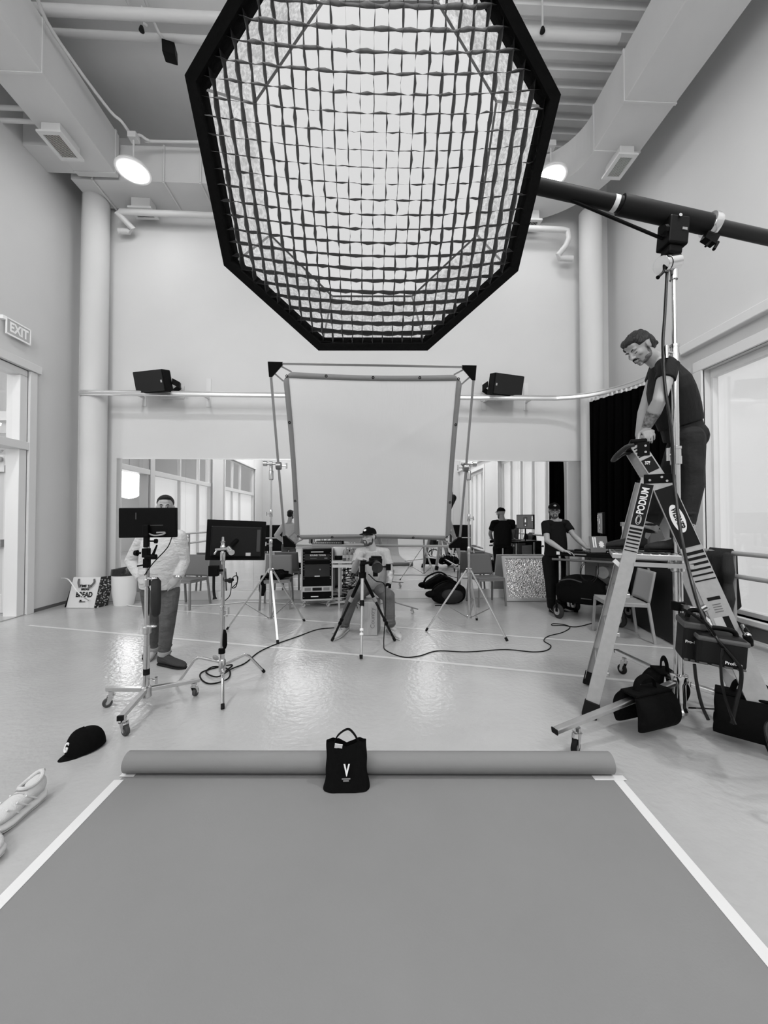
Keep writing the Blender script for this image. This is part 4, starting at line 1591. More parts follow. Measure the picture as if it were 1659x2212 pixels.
SILK = mat('white_silk', 0.88, 0.7, bump=0.25, bscale=14, stretch=(3, 1, 0.4), sheen=0.0)
sb_ = SILK.node_tree
bs_ = sb_.nodes['Principled BSDF']
tr_ = sb_.nodes.new('ShaderNodeBsdfTranslucent')
tr_.inputs[0].default_value = (0.95, 0.95, 0.95, 1)
mx_ = sb_.nodes.new('ShaderNodeMixShader')
mx_.inputs[0].default_value = 0.35
out_ = [n for n in sb_.nodes if n.type == 'OUTPUT_MATERIAL'][0]
sb_.links.new(bs_.outputs[0], mx_.inputs[1])
sb_.links.new(tr_.outputs[0], mx_.inputs[2])
sb_.links.new(mx_.outputs[0], out_.inputs[0])
silk = obj('silk_panel', MB().surf(fab, 60, 60), SILK, sc)
WEB = mat('grey_webbing', 0.24, 0.9)
bw = 0.032


def strip(pa, pb, n=24):
    mb = MB()
    vs = []
    for i in range(n + 1):
        t = i / n
        a, b_ = pa(t), pb(t)
        vs += [a + SN * 0.005, b_ + SN * 0.005]
    mb.add(vs, [(2 * i, 2 * i + 1, 2 * i + 3, 2 * i + 2) for i in range(n)])
    return mb


B_ = CH * 0.75
obj('webbing', strip(lambda t: fab(t, 0.0), lambda t: fab(t, bw), 40), WEB, sc, solid=0.002)
obj('webbing', strip(lambda t: fab(t, 1.0), lambda t: fab(t, 1 - bw), 40), WEB, sc, solid=0.002)
obj('webbing', strip(lambda t: fab(0.0, t), lambda t: fab(bw, t), 40), WEB, sc, solid=0.002)
obj('webbing', strip(lambda t: fab(1.0, t), lambda t: fab(1 - bw, t), 40), WEB, sc, solid=0.002)
for (u, v) in [(0.02, 0.02), (0.98, 0.02), (0.02, 0.98), (0.98, 0.98), (0.24, 0.012), (0.5, 0.012), (0.76, 0.012), (0.24, 0.988), (0.76, 0.988),
               (0.012, 0.27), (0.012, 0.74), (0.988, 0.27), (0.988, 0.74), (0.5, 0.988)]:
    p = fab(u, v) + SN * 0.008
    d1 = (TR - TL).normalized()
    d2 = SN.cross(d1)
    obj('grommet', MB().tube([p + (d1 * math.cos(a) + d2 * math.sin(a)) * 0.013 for a in [k * PI / 6 for k in range(12)]], 0.0042, 6, closed=True), INK, sc)
for (u, v, fu, fv) in [(0.05, 0.0, 0.03, 0.0), (0.0, 0.05, 0.0, 0.03), (0.95, 0.0, 0.97, 0.0), (1.0, 0.05, 1.0, 0.03), (0.0, 0.95, 0, 0.97), (1.0, 0.95, 1.0, 0.97), (0.05, 1.0, 0.03, 1.0), (0.95, 1.0, 0.97, 1.0)]:
    obj('tie', MB().bar(fab(u, v), uv(fu, fv), 0.018, 0.006, up=SN), WEB, sc, smooth=False)


def tripod_stand(name, feet_px, ctr, ztop, label, sections, hub_z, low_z, r=0.019, headdir=None, knob=1):
    feet = [at(px, py, Z=0) for px, py in feet_px]
    c = sum(feet, V3()) / 3
    t = thing(name, label, 'light stand', (c.x, c.y, 0))
    mb = MB()
    zs = [low_z] + sections + [ztop]
    rr = r
    radii = []
    for i in range(len(zs) - 1):
        mb.cyl((c.x, c.y, zs[i]), (c.x, c.y, zs[i + 1]), rr, n=16)
        radii.append(rr)
        rr *= 0.78
    obj('column', mb, CHROME, t)
    for z, q in zip(sections, radii[1:]):
        cb = obj('collar', MB().lathe((c.x, c.y, z), (0, 0, 1), [(-0.1, q + .005), (-0.095, q + .009), (-.01, q + .009), (0, q + .004)], 16), CHROME, t)
        obj('tee_handle', MB().cyl((c.x, c.y, z - .06), (c.x + .06 * knob, c.y - .02, z - .06), .006, n=8).cyl((c.x + .06 * knob, c.y - .02, z - .085), (c.x + .055 * knob, c.y - .02, z - .035), .008, n=8), CHROME, cb)
    obj('leg_hub', MB().lathe((c.x, c.y, hub_z), (0, 0, 1), [(-.03, r + .01), (-.02, r + .022), (.02, r + .022), (.03, r + .005)], 18), CHROME, t)
    obj('lower_hub', MB().lathe((c.x, c.y, low_z), (0, 0, 1), [(-.02, r + .004), (-.015, r + .014), (.02, r + .014), (.025, r + .004)], 18), CHROME, t)
    for f_ in feet:
        d = V3((f_.x - c.x, f_.y - c.y, 0)).normalized()
        p0 = V3((c.x, c.y, hub_z)) + d * .035
        p1 = V3((f_.x, f_.y, .012))
        u = (p1 - p0).normalized()
        lg = obj('leg', MB().bar(p0, p1, .026, .018), ALU, t, smooth=False, bev=.003)
        pm = p0.lerp(p1, .56)
        obj('leg_brace', MB().bar(V3((c.x, c.y, low_z)) + d * .03, pm, .018, .008), mat('brace_metal', .35, .4, metal=1.0), lg, smooth=False)
        obj('rubber_foot', MB().bar(p1 - u * .035, p1 + u * .012, .03, .022), RUBBER, lg, smooth=False, bev=.004)
    return t, c


stl, cl0 = tripod_stand('screen_stand', [(491, 1360), (657, 1342), (600, 1391)], None, 2.12, 'chrome tripod stand holding the left side of the fabric screen', [at(595, 1165, Y=5.1).z, at(595, 1100, Y=5.1).z], .78, .17, knob=-1)
strr, cr0 = tripod_stand('screen_stand', [(921, 1363), (1095, 1385), (1030, 1340)], None, 2.12, 'chrome tripod stand holding the right side of the fabric screen', [at(1015, 1180, Y=5.1).z, at(1015, 1110, Y=5.1).z], .78, .17)
for t, c, s_ in ((stl, cl0, 1), (strr, cr0, -1)):
    h = V3((c.x, c.y, 2.10))
    mb = MB()
    mb.lathe(h, (0, 0, 1), [(-.14, .02), (-.13, .03), (-.02, .03), (-.01, .022), (.05, .022), (.06, .01)], 18)
    mb.cyl(h + V3((-s_ * .08, -.01, .075)), h + V3((s_ * .10, -.01, .075)), .016, n=14)
    mb.cyl(h + V3((-s_ * .10, -.01, .075)), h + V3((-s_ * .05, -.01, .075)), .034, n=16)
    mb.cyl(h + V3((-s_ * .02, -.01, .075)), h + V3((s_ * .02, -.01, .075)), .03, n=16)
    obj('grip_head', mb, CHROME, t, bev=.002)
    pf = uv(0.0 if s_ > 0 else 1.0, 0.52)
    q = V3((pf.x, pf.y, pf.z))
    hub = h + V3((s_ * .10, -.01, .075))
    mb = MB()
    mb.cyl(hub, q + V3((s_ * .01, 0, 0)), .012, n=10)
    mb.cyl(q - V3((s_ * .03, 0, 0)), q + V3((s_ * .035, 0, 0)), .05, n=22)
    ear = obj('ear_clamp', mb, mat('dark_metal', .25, .3, metal=1.0), t, bev=.003)
    obj('ear_knob', MB().cyl(q + V3((s_ * .03, 0, 0)), q + V3((s_ * .11, -.01, .0)), .008, n=8).cyl(q + V3((s_ * .105, -.01, .035)), q + V3((s_ * .105, -.01, -.035)), .012, n=8), CHROME, ear)

# ================================================================ ROLLING STAND WITH BACK-TURNED MONITOR (left)
rc = V3((at(313, 1500, Z=.1).x, 3.06, 0))
rc.x = at(318, 1300, Y=3.06).x
rs = thing('rolling_stand', 'low-wheeled chrome stand holding the small monitor in front of the standing man', 'light stand', rc)
mb = MB()
Ys = 3.06
za, zb_, zc = at(318, 1395, Y=Ys).z, at(318, 1270, Y=Ys).z, at(318, 1160, Y=Ys).z
mb.cyl(rc + V3((0, 0, .1)), rc + V3((0, 0, za)), .0225, n=18)
mb.cyl(rc + V3((0, 0, za)), rc + V3((0, 0, zb_)), .019, n=18)
mb.cyl(rc + V3((0, 0, zb_)), rc + V3((0, 0, zc)), .014, n=18)
obj('column', mb, CHROME, rs)
obj('tape_band', MB().cyl(rc + V3((0, 0, at(318, 1457, Y=Ys).z)), rc + V3((0, 0, at(318, 1444, Y=Ys).z)), .0235, n=18), INK, rs)
for z, r in ((at(318, 1355, Y=Ys).z, .02), (at(318, 1252, Y=Ys).z, .016)):
    cb = obj('collar', MB().lathe(rc + V3((0, 0, z)), (0, 0, 1), [(-.05, r + .004), (-.045, r + .009), (0, r + .009), (.01, r)], 18), CHROME, rs)
    obj('paddle_knob', MB().ell(rc + V3((.045, -.02, z + .012)), (.04, .016, .011)), CHROME, cb)
obj('tee_handle', MB().cyl(rc + V3((.02, 0, .23)), rc + V3((.09, -.03, .23)), .006, n=8).cyl(rc + V3((.09, -.03, .205)), rc + V3((.09, -.03, .255)), .011, n=8), CHROME, rs)
obj('leg_hub', MB().lathe(rc + V3((0, 0, .09)), (0, 0, 1), [(0, .03), (.01, .04), (.08, .036), (.09, .026)], 18), CHROME, rs)
for px, py, tp in ((238, 1525, 0), (265, 1588, 1), (422, 1505, 0)):
    f_ = at(px, py, Z=0)
    d = V3((f_.x - rc.x, f_.y - rc.y, 0))
    L_ = d.length
    d.normalize()
    p0, p1 = rc + d * .03 + V3((0, 0, .15)), rc + d * (L_ + .03) + V3((0, 0, .13))
    lg = obj('leg', MB().bar(p0, p1, .036, .03), STEEL, rs, smooth=False, bev=.004)
    if tp:
        obj('end_plug', MB().bar(p1 - d * .003, p1 + d * .012, .038, .032), INK, lg, smooth=False)
    caster(rs, rc + d * (L_ - .01), .116, .034, math.atan2(d.y, d.x) + .9, mat('wheel_grey', .05, .6))


def back_monitor(name, c, w, h, d, R, label):
    t = thing(name, label, 'monitor', c)
    obj('casing', MB().box(c, (w, d, h), R), BLACK, t, smooth=False, bev=.006)
    obj('screen', MB().box(c + R @ V3((0, d / 2 + .001, 0)), (w - .02, .002, h - .02), R), mat('screen_glow', .03, .1, emit=.05), t, smooth=False)
    return t


c = at(321, 1129, Y=2.98)
R = Euler((0, math.radians(-.6), math.radians(4))).to_matrix()
mo = back_monitor('small_monitor', c, .405, .222, .035, R, 'small flat black monitor seen from behind, covering the face of the standing man')
obj('port_recess', MB().box(c + R @ V3((.05, -.0185, -.02)), (.12, .003, .006), R).box(c + R @ V3((-.08, -.0185, .05)), (.008, .003, .05), R), mat('dark_grey', .035, .4), mo, smooth=False)
obj('handle_clip', MB().tube(smooth_pts([c + R @ V3((.0, -.03, -.07)), c + R @ V3((.05, -.035, -.095)), c + R @ V3((.11, -.035, -.09)), c + R @ V3((.13, -.03, -.075)), c + R @ V3((.07, -.03, -.075))], 4), .006, 8), GREYP, mo)
mb = MB()
mb.box(c + R @ V3((0, -.035, -.06)), (.04, .04, .09), R)
mb.box(c + R @ V3((0, -.03, -.11)), (.03, .03, .14), R)
mb.cyl(rc + V3((0, -.03, c.z - .09)), rc + V3((0, -.03, c.z - .19)), .016, n=14)
mb.box(rc + V3((0, -.02, c.z - .23)), (.045, .05, .07))
mb.box(rc + V3((0, -.01, c.z - .31)), (.04, .045, .07))
gh = obj('mount_bracket', mb, BLACK, rs, smooth=False, bev=.005)
mb = MB()
mb.cyl(rc + V3((0, -.04, c.z - .14)), rc + V3((.075, -.05, c.z - .14)), .006, n=8)
mb.lathe(rc + V3((.075, -.05, c.z - .14)), (1, 0, 0), [(0, .008), (.004, .018), (.02, .018), (.024, .008)], 8)
mb.lathe(rc + V3((-.03, -.04, c.z - .23)), (-1, 0, 0), [(0, .008), (.02, .008), (.022, .024), (.045, .02)], 8)
mb.tube([rc + V3((.05, -.03, c.z - .26)), rc + V3((.085, -.03, c.z - .17))], [.012, .006], 8)
mb.cyl(rc + V3((.0, -.03, c.z - .26)), rc + V3((.08, -.03, c.z - .26)), .02, n=12)
mb.cyl(rc + V3((-.06, -.03, c.z - .33)), rc + V3((.0, -.03, c.z - .32)), .006, n=8)
obj('mount_knobs', mb, BLACK, gh)
obj('power_brick', MB().lathe(rc + V3((.065, 0, c.z - .42)), (0, 0, -1), [(0, .012), (.03, .034), (.2, .036), (.28, .03), (.3, .014)], 14), mat('matt_black', .01, .7), rs)
obj('hanging_cord', MB().tube(smooth_pts([c + R @ V3((.17, -.01, -.11)), c + R @ V3((.14, -.02, -.19)), rc + V3((.06, -.02, c.z - .30)), rc + V3((.02, -.03, c.z - .36)), rc + V3((-.01, -.02, c.z - .40))], 6), .004, 6), INK, rs)

# ================================================================ C-STAND WITH LARGER MONITOR
f1, f2, f3 = at(481, 1533, Z=0), at(570, 1453, Z=0), at(382, 1482, Z=0)
cc = V3((at(480, 1430, Y=3.42).x, 3.42, 0))
cs = thing('century_stand', 'chrome stand with bent turtle-base legs holding the larger monitor', 'light stand', cc)
zl = [at(480, p, Y=3.42).z for p in (1310, 1255, 1192)]
mb = MB()
mb.cyl(cc + V3((0, 0, .12)), cc + V3((0, 0, zl[0])), .0185, n=18)
mb.cyl(cc + V3((0, 0, zl[0])), cc + V3((0, 0, zl[2])), .0145, n=18)
obj('column', mb, CHROME, cs)
cb = obj('collar', MB().lathe(cc + V3((0, 0, zl[0])), (0, 0, 1), [(-.07, .0185), (-.068, .024), (-.03, .024), (-.028, .021), (0, .023), (.01, .015)], 18), CHROME, cs)
obj('tee_handle', MB().cyl(cc + V3((0, 0, zl[0] - .03)), cc + V3((.06, -.03, zl[0] - .03)), .006, n=8).cyl(cc + V3((.06, -.03, zl[0] - .06)), cc + V3((.06, -.03, zl[0])), .009, n=8)
    .cyl(cc + V3((.02, -.02, zl[0] - .075)), cc + V3((.05, -.03, zl[0] - .075)), .008, n=8), CHROME, cb)
for i, (f_, zh) in enumerate(((f1, .16), (f2, .19), (f3, .22))):
    d = V3((f_.x - cc.x, f_.y - cc.y, 0))
    L_ = d.length
    d.normalize()
    pts = [cc + V3((0, 0, zh)), cc + d * (L_ * .52) + V3((0, 0, zh + .035)), cc + d * (L_ * .62) + V3((0, 0, zh + .01)), cc + d * L_ + V3((0, 0, .012))]
    lg = obj('leg', MB().tube([pts[0]] + smooth_pts(pts[1:3], 2) + [pts[3]], .0125, 12), CHROME, cs)
    obj('rubber_foot', MB().cyl(pts[3] + (pts[2] - pts[3]).normalized() * .03, pts[3] - (pts[2] - pts[3]).normalized() * .006, .0145, n=12), RUBBER, lg)
obj('leg_hub', MB().lathe(cc + V3((0, 0, .14)), (0, 0, 1), [(0, .02), (.005, .028), (.1, .028), (.11, .02)], 18), CHROME, cs)
obj('leg_lever', MB().ell(cc + V3((-.045, -.03, .27)), (.03, .012, .02), Euler((0, .6, 0)).to_matrix()), GREYP, cs)
obj('strap_bundle', MB().cyl(cc + V3((.0, -.01, .30)), cc + V3((.0, -.01, .34)), .028, n=12).lathe(cc + V3((.025, -.01, .34)), (0, 0, 1), [(0, .01), (.03, .02), (.12, .018), (.16, .006)], 10), BFAB, cs)
hz = zl[2]
mb = MB()
mb.lathe(cc + V3((0, 0, hz - .08)), (0, 0, 1), [(0, .016), (.005, .024), (.08, .024), (.09, .016)], 18)
mb.lathe(cc + V3((0, 0, hz + .03)), (0, 0, 1), [(0, .018), (.01, .026), (.03, .018), (.05, .018), (.055, .026), (.065, .012), (.1, .01)], 14)
mb.cyl(cc + V3((-.06, -.01, hz + .02)), cc + V3((.06, -.02, hz + .03)), .012, n=12)
mb.cyl(cc + V3((.06, -.03, hz + .03)), cc + V3((.105, -.09, -.0 + hz + .0)), .026, n=18)
obj('grip_head', mb, CHROME, cs, bev=.002)
mb = MB().tube(smooth_pts([cc + V3((-.045, -.01, hz + .02)), cc + V3((-.06, -.02, hz - .01)), cc + V3((-.065, -.02, hz - .02))], 3), .008, 8)
obj('clamp_jaw', mb, CHROME, cs)
c = at(511, 1167, Y=3.60)
R = Euler((math.radians(-3), math.radians(2.5), math.radians(22))).to_matrix()
mo = back_monitor('large_monitor', c, .505, .36, .05, R, 'larger black monitor seen from behind on the stand with bent legs')
obj('rear_bulge', MB().box(c + R @ V3((.0, -.04, -.01)), (.43, .035, .27), R), mat('shiny_black', .004, .35, spec=.25), mo, smooth=False, bev=.01)
obj('side_vent', MB().box(c + R @ V3((.185, -.06, .0)), (.03, .006, .2), R), mat('dark_grey', .035, .4), mo, smooth=False)
obj('rating_label', MB().box(c + R @ V3((.10, -.06, -.125)), (.042, .003, .028), R), mat('label_grey', .45, .5), mo, smooth=False)
obj('mount_arm', MB().cyl(cc + V3((.04, 0, hz + .02)), c + R @ V3((0, -.05, 0)), .02, n=12), BLACK, cs)
g2 = thing('camera_accessory', 'small black box and cables clamped low on the bent-leg stand', 'accessory', cc + V3((-.06, 0, .9)))
q = at(462, 1233, Y=3.38)
obj('box_body', MB().box(q, (.08, .05, .09)), BLACK, g2, smooth=False, bev=.006)
obj('clamp_arm', MB().bar(q, (cc.x, cc.y, q.z), .03, .02), BLACK, g2, smooth=False)
q2 = at(487, 1254, Y=3.38)
obj('clamp_knob', MB().cyl(q2, q2 + V3((.07, -.02, .01)), .014, n=12).ell(q2 + V3((.04, 0, 0)), .024), GLOSSB, g2)
obj('cord_loops', MB().tube(smooth_pts([q2 + V3((.09, 0, .07)), q2 + V3((.1, 0, -.01)), q2 + V3((.06, -.01, -.06)), q2 + V3((.09, 0, -.05)), q2 + V3((.1, .01, .03)), q2 + V3((.06, 0, .02)), q2 + V3((.04, 0, -.12)), q2 + V3((.0, 0, -.17))], 6), .004, 6)
    .tube(smooth_pts([q + V3((0, 0, -.04)), q + V3((.0, 0, -.16)), q + V3((.01, 0, -.24))], 4), [.012] * 8 + [.02], 8), INK, g2)
cable('long_cable', [at(487, 1450, Z=.006), at(500, 1436, Z=.006), at(440, 1450, Z=.006), at(434, 1466, Z=.006), at(455, 1477, Z=.006), at(492, 1466, Z=.012), at(494, 1446, Z=.006), at(462, 1440, Z=.012),
                     at(445, 1452, Z=.012), at(470, 1462, Z=.018), at(500, 1445, Z=.012), at(530, 1432, Z=.006), at(560, 1408, Z=.006), at(600, 1390, Z=.006), at(640, 1376, Z=.006), at(685, 1360, Z=.006), at(722, 1356, Z=.006)],
      .0065, RUBBER, 'black cable coiled by the bent-leg stand and running to the camera tripod', 8)

# ================================================================ PODIUM LADDER
ACR = V3((.5, .866, 0))
ALG = V3((.866, -.5, 0))
LM = V3((1.771, 3.062, 0))
lad = thing('podium_ladder', 'grey fibreglass podium ladder with black hinges that a man stands on', 'ladder', LM + ALG * .5)


def LP(t, z, side):
    """side -1 near, +1 far; spacing narrows with height"""
    half = .31 - .055 * z
    return LM + ALG * t + ACR * (half * side) + V3((0, 0, z))


def channel(p0, p1, w, nrm, parent, th=.028, name='rail'):
    """C-channel rail: web facing nrm, two flanges behind"""
    u = (p1 - p0).normalized()
    s_ = u.cross(nrm).normalized()
    mb = MB()
    mb.bar(p0, p1, w, .004, up=nrm)
    for k in (-1, 1):
        o = s_ * k * (w / 2 - .002) - nrm * (th / 2)
        mb.bar(p0 + o, p1 + o, .004, th, up=nrm)
    return obj(name, mb, FIBRE, parent, smooth=False, bev=.0015)


HZ, HT = 1.74, .415
near = -ACR
for side in (-1, 1):
    nrm = ACR * side
    a, b_ = LP(0, .06, side), LP(HT - .035, HZ, side)
    r_ = channel(a, b_, .088, nrm, lad)
    u = (b_ - a).normalized()
    obj('rubber_foot', MB().bar(a - u * .05, a + u * .06, .1, .05, up=nrm), RUBBER, r_, smooth=False, bev=.005)
    a2, b2 = LP(1.02, .06, side), LP(HT + .035, HZ - .02, side)
    r2 = channel(a2, b2, .125, nrm, lad)
    u2 = (b2 - a2).normalized()
    obj('rubber_foot', MB().bar(a2 - u2 * .05, a2 + u2 * .06, .135, .05, up=nrm), RUBBER, r2, smooth=False, bev=.005)
    # upper guard rail
    a3, b3 = LP(HT + .04, HZ - .03, side), LP(.315, 1.99, side)
    channel(a3, b3, .085, nrm, lad, name='guard_rail')
    # black hinge plates
    hp_ = LP(HT + .02, HZ - .005, side) + nrm * .006
    s3 = u.cross(nrm).normalized()
    obj('hinge_plate', MB().box(hp_, (.004, .17, .065), Matrix((nrm, ALG, V3((0, 0, 1)))).transposed()), BLACK, lad, smooth=False, bev=.004)
    for k, (dx, dz) in enumerate(((-.05, -.01), (.02, .01), (.05, -.018))):
        obj('rivet', MB().cyl(hp_ + ALG * dx + V3((0, 0, dz)) + nrm * .002, hp_ + ALG * dx + V3((0, 0, dz)) + nrm * .008, .008, n=12), CHROME, lad)
# steps and platform
for z in (.33, .62, .90):
    t_ = HT * z / HZ
    a, b_ = LP(t_, z, -1), LP(t_, z, 1)
    obj('step', MB().bar(a, b_, .085, .03), ALU, lad, smooth=False, bev=.004)
PZ = 1.165
mb = MB()
pa, pb_ = LP(.15, PZ, -1), LP(.15, PZ, 1)
mb.prism([LP(.15, PZ, -1) + ACR * .01, LP(.64, PZ, -1) + ACR * .01, LP(.64, PZ, 1) - ACR * .01, LP(.15, PZ, 1) - ACR * .01], (0, 0, .035))
pf_ = obj('platform', mb, ALU, lad, smooth=False, bev=.004)
mb = MB()
for i in range(9):
    t_ = .18 + i * .052
    mb.bar(LP(t_, PZ + .037, -1) + ACR * .03, LP(t_, PZ + .037, 1) - ACR * .03, .012, .005)
obj('platform_ribs', mb, ALU, pf_, smooth=False)
obj('step_bracket', MB().bar(LP(.16, 1.15, -1) + ACR * .02, LP(.21, 1.10, -1) + ACR * .02, .03, .012, up=near), mat('bright_step', .75, .4), lad, smooth=False, bev=.003)
for z in (.35, .75):
    t_ = 1.02 - (1.02 - HT - .035) * z / HZ
    obj('rear_brace', MB().bar(LP(t_, z, -1), LP(t_, z, 1), .05, .012), ALU, lad, smooth=False)
for sg in ((-1, 1), (1, -1)):
    z0_, z1_ = .12, .42
    t0_, t1_ = 1.02 - .57 * z0_ / HZ, 1.02 - .57 * z1_ / HZ
obj('diagonal_brace', MB().bar(LP(.97, .18, -1) + ACR * .04, LP(.78, .72, 1) - ACR * .04, .04, .012), ALU, lad, smooth=False)
for side in (-1, 1):
    obj('spreader', MB().bar(LP(.28, 1.13, side) + ACR * side * .012, LP(.62, 1.13, side) + ACR * side * .012, .005, .03), ALU, lad, smooth=False)
tp_ = LP(.352, 1.955, -1) + near * .007
obj('guard_plate', MB().box(tp_, (.004, .075, .10), Matrix((near, ALG, V3((0, 0, 1)))).transposed()), BLACK, lad, smooth=False, bev=.006)
for dz in (-.025, .02):
    obj('rivet', MB().cyl(tp_ + V3((0, 0, dz)) + ALG * .012 + near * .002, tp_ + V3((0, 0, dz)) + ALG * .012 + near * .007, .008, n=12), CHROME, lad)
# black guard cap with a curved front lip
gz = 2.0
mb = MB()
mb.prism([LP(.27, gz, -1) - ACR * .015, LP(.375, gz, -1) - ACR * .015, LP(.375, gz, 1) + ACR * .015, LP(.27, gz, 1) + ACR * .015], (0, 0, .03))
gc = obj('guard_cap', mb, BLACK, lad, smooth=False, bev=.01)
lip = smooth_pts([LP(.30, gz - .01, -1), LP(.25, gz - .02, -1) + ACR * .02, LP(.19, gz - .07, -1) + ACR * .09, LP(.19, gz - .07, 1) - ACR * .09, LP(.25, gz - .02, 1) - ACR * .02, LP(.30, gz - .01, 1)], 5)
obj('front_lip', MB().tube(lip, .028, 10, flat=.5), mat('dark_plastic', .03, .5), lad)
# printing on the near rails
a, b_ = LP(0, .06, -1), LP(HT - .035, HZ, -1)
u = (b_ - a).normalized()
nrm = near
s_ = nrm.cross(u).normalized()


def rail_pt(f_, off=0.0, o2=.0035):
    return a.lerp(b_, f_) + nrm * o2 + s_ * off


mb = MB()
mb.bar(rail_pt(.80), rail_pt(.975), .078, .001, up=nrm)
obj('rail_label', mb, INK, lad, smooth=False)
text('lettering', 'PODIUM', .062, frame(rail_pt(.905, 0, .0045), u, nrm.cross(u)), PRINT, lad, bold=.0015, sx=.82)
ov = [rail_pt(.825, 0, .0045) + u * (.034 * math.cos(k * PI / 12)) + s_ * (.016 * math.sin(k * PI / 12)) for k in range(24)]
obj('oval_mark', MB().tube(ov, .0016, 6, closed=True).tube([p.lerp(rail_pt(.825, 0, .0045), .3) for p in ov], .0012, 6, closed=True), PRINT, lad)
mb = MB()
for i in range(7):
    f_ = .785 - i * .0155
    mb.bar(rail_pt(f_ - .0045 + i * .0004), rail_pt(f_ + .0045 - i * .0004), .078, .001, up=nrm)
obj('rail_stripes', mb, INK, lad, smooth=False)
ra_, rb_ = LP(1.02, .06, -1), LP(HT + .035, HZ - .02, -1)
ur = (ra_ - rb_).normalized()
sr = nrm.cross(ur).normalized()


def rp(f_, off=0.0, o2=.0035):
    return rb_.lerp(ra_, f_) + nrm * o2 + sr * off


obj('rail_label', MB().bar(rp(.03), rp(.275), .115, .001, up=nrm), INK, lad, smooth=False)
text('lettering', 'WERNER', .052, frame(rp(.16, 0, .0048), ur, nrm.cross(ur)), INK, lad, bold=.002, sx=.72)
ov = [rp(.16, 0, .0042) + ur * (.10 * math.cos(k * PI / 16)) + sr * (.038 * math.sin(k * PI / 16)) for k in range(32)]
mb = MB()
mb.add(ov, [tuple(range(32))])
obj('oval_badge', mb, PRINT, lad, smooth=False)
mb = MB()
for i in range(6):
    f_ = .30 + i * .021
    mb.bar(rp(f_ - .006 + i * .0007), rp(f_ + .006 - i * .0007), .115, .001, up=nrm)
obj('rail_stripes', mb, INK, lad, smooth=False)
obj('small_oval', MB().bar(rp(.47, 0), rp(.482, 0), .07, .001, up=nrm), INK, lad, smooth=False)
mb = MB()
for i in range(4):
    mb.bar(rp(.497 + i * .009, .0), rp(.50 + i * .009, .0), .045, .001, up=nrm)
obj('small_print', mb, mat('faded_ink', .14, .7), lad, smooth=False)
lb = obj('warning_label', MB().bar(rp(.545, -.012), rp(.635, -.012), .072, .001, up=nrm), mat('label_pale', .55, .6), lad, smooth=False)
obj('warning_panel', MB().bar(rp(.545, .018, .0045), rp(.605, .018, .0045), .034, .0008, up=nrm), INK, lb, smooth=False)
mb = MB()
for i in range(7):
    mb.bar(rp(.612, -.035 + i * .006, .0045), rp(.628, -.035 + i * .006, .0045), .0028, .0008, up=nrm)
obj('barcode', mb, INK, lb, smooth=False)
lb = obj('paper_label', MB().bar(rp(.645, -.01), rp(.68, -.01), .075, .001, up=nrm), mat('label_pale', .55, .6), lad, smooth=False)
mb = MB()
for i in range(3):
    mb.bar(rp(.652 + i * .009, -.01, .0045), rp(.656 + i * .009, -.01, .0045), .05, .0008, up=nrm)
obj('small_print', mb, mat('faded_ink', .14, .7), lb, smooth=False)
ga, gb = LP(HT + .04, HZ - .03, -1), LP(.315, 1.99, -1)
ug = (gb - ga).normalized()
obj('load_label', MB().bar(ga.lerp(gb, .30) + nrm * .0035, ga.lerp(gb, .62) + nrm * .0035, .07, .001, up=nrm), INK, lad, smooth=False)
text('lettering', '375lb', .032, frame(ga.lerp(gb, .5) + nrm * .0048, V3((.97, -.2, 0)), V3((0, 0, 1))), PRINT, lad, bold=.001, sx=.85)
mb = MB()
for i in range(4):
    mb.bar(ga.lerp(gb, .70 + i * .07) + nrm * .0035, ga.lerp(gb, .73 + i * .07) + nrm * .0035, .07, .001, up=nrm)
obj('rail_stripes', mb, INK, lad, smooth=False)

cw = thing('caster_wheel', 'lone chrome caster wheel on the floor behind the right ladder rail', 'caster', at(1611, 1551, Z=0))
caster(cw, at(1611, 1551, Z=0), .16, .05, .9)
obj('mounting_stem', MB().cyl(at(1611, 1551, Z=0) + V3((0, 0, .155)), at(1611, 1551, Z=0) + V3((0, 0, .30)), .012, n=12), CHROME, cw)

# ================================================================ CHAIRS
CHM = mat('chair_shell', .16, .6, bump=.05, bscale=60)
CHF = mat('chair_frame', .20, .5)


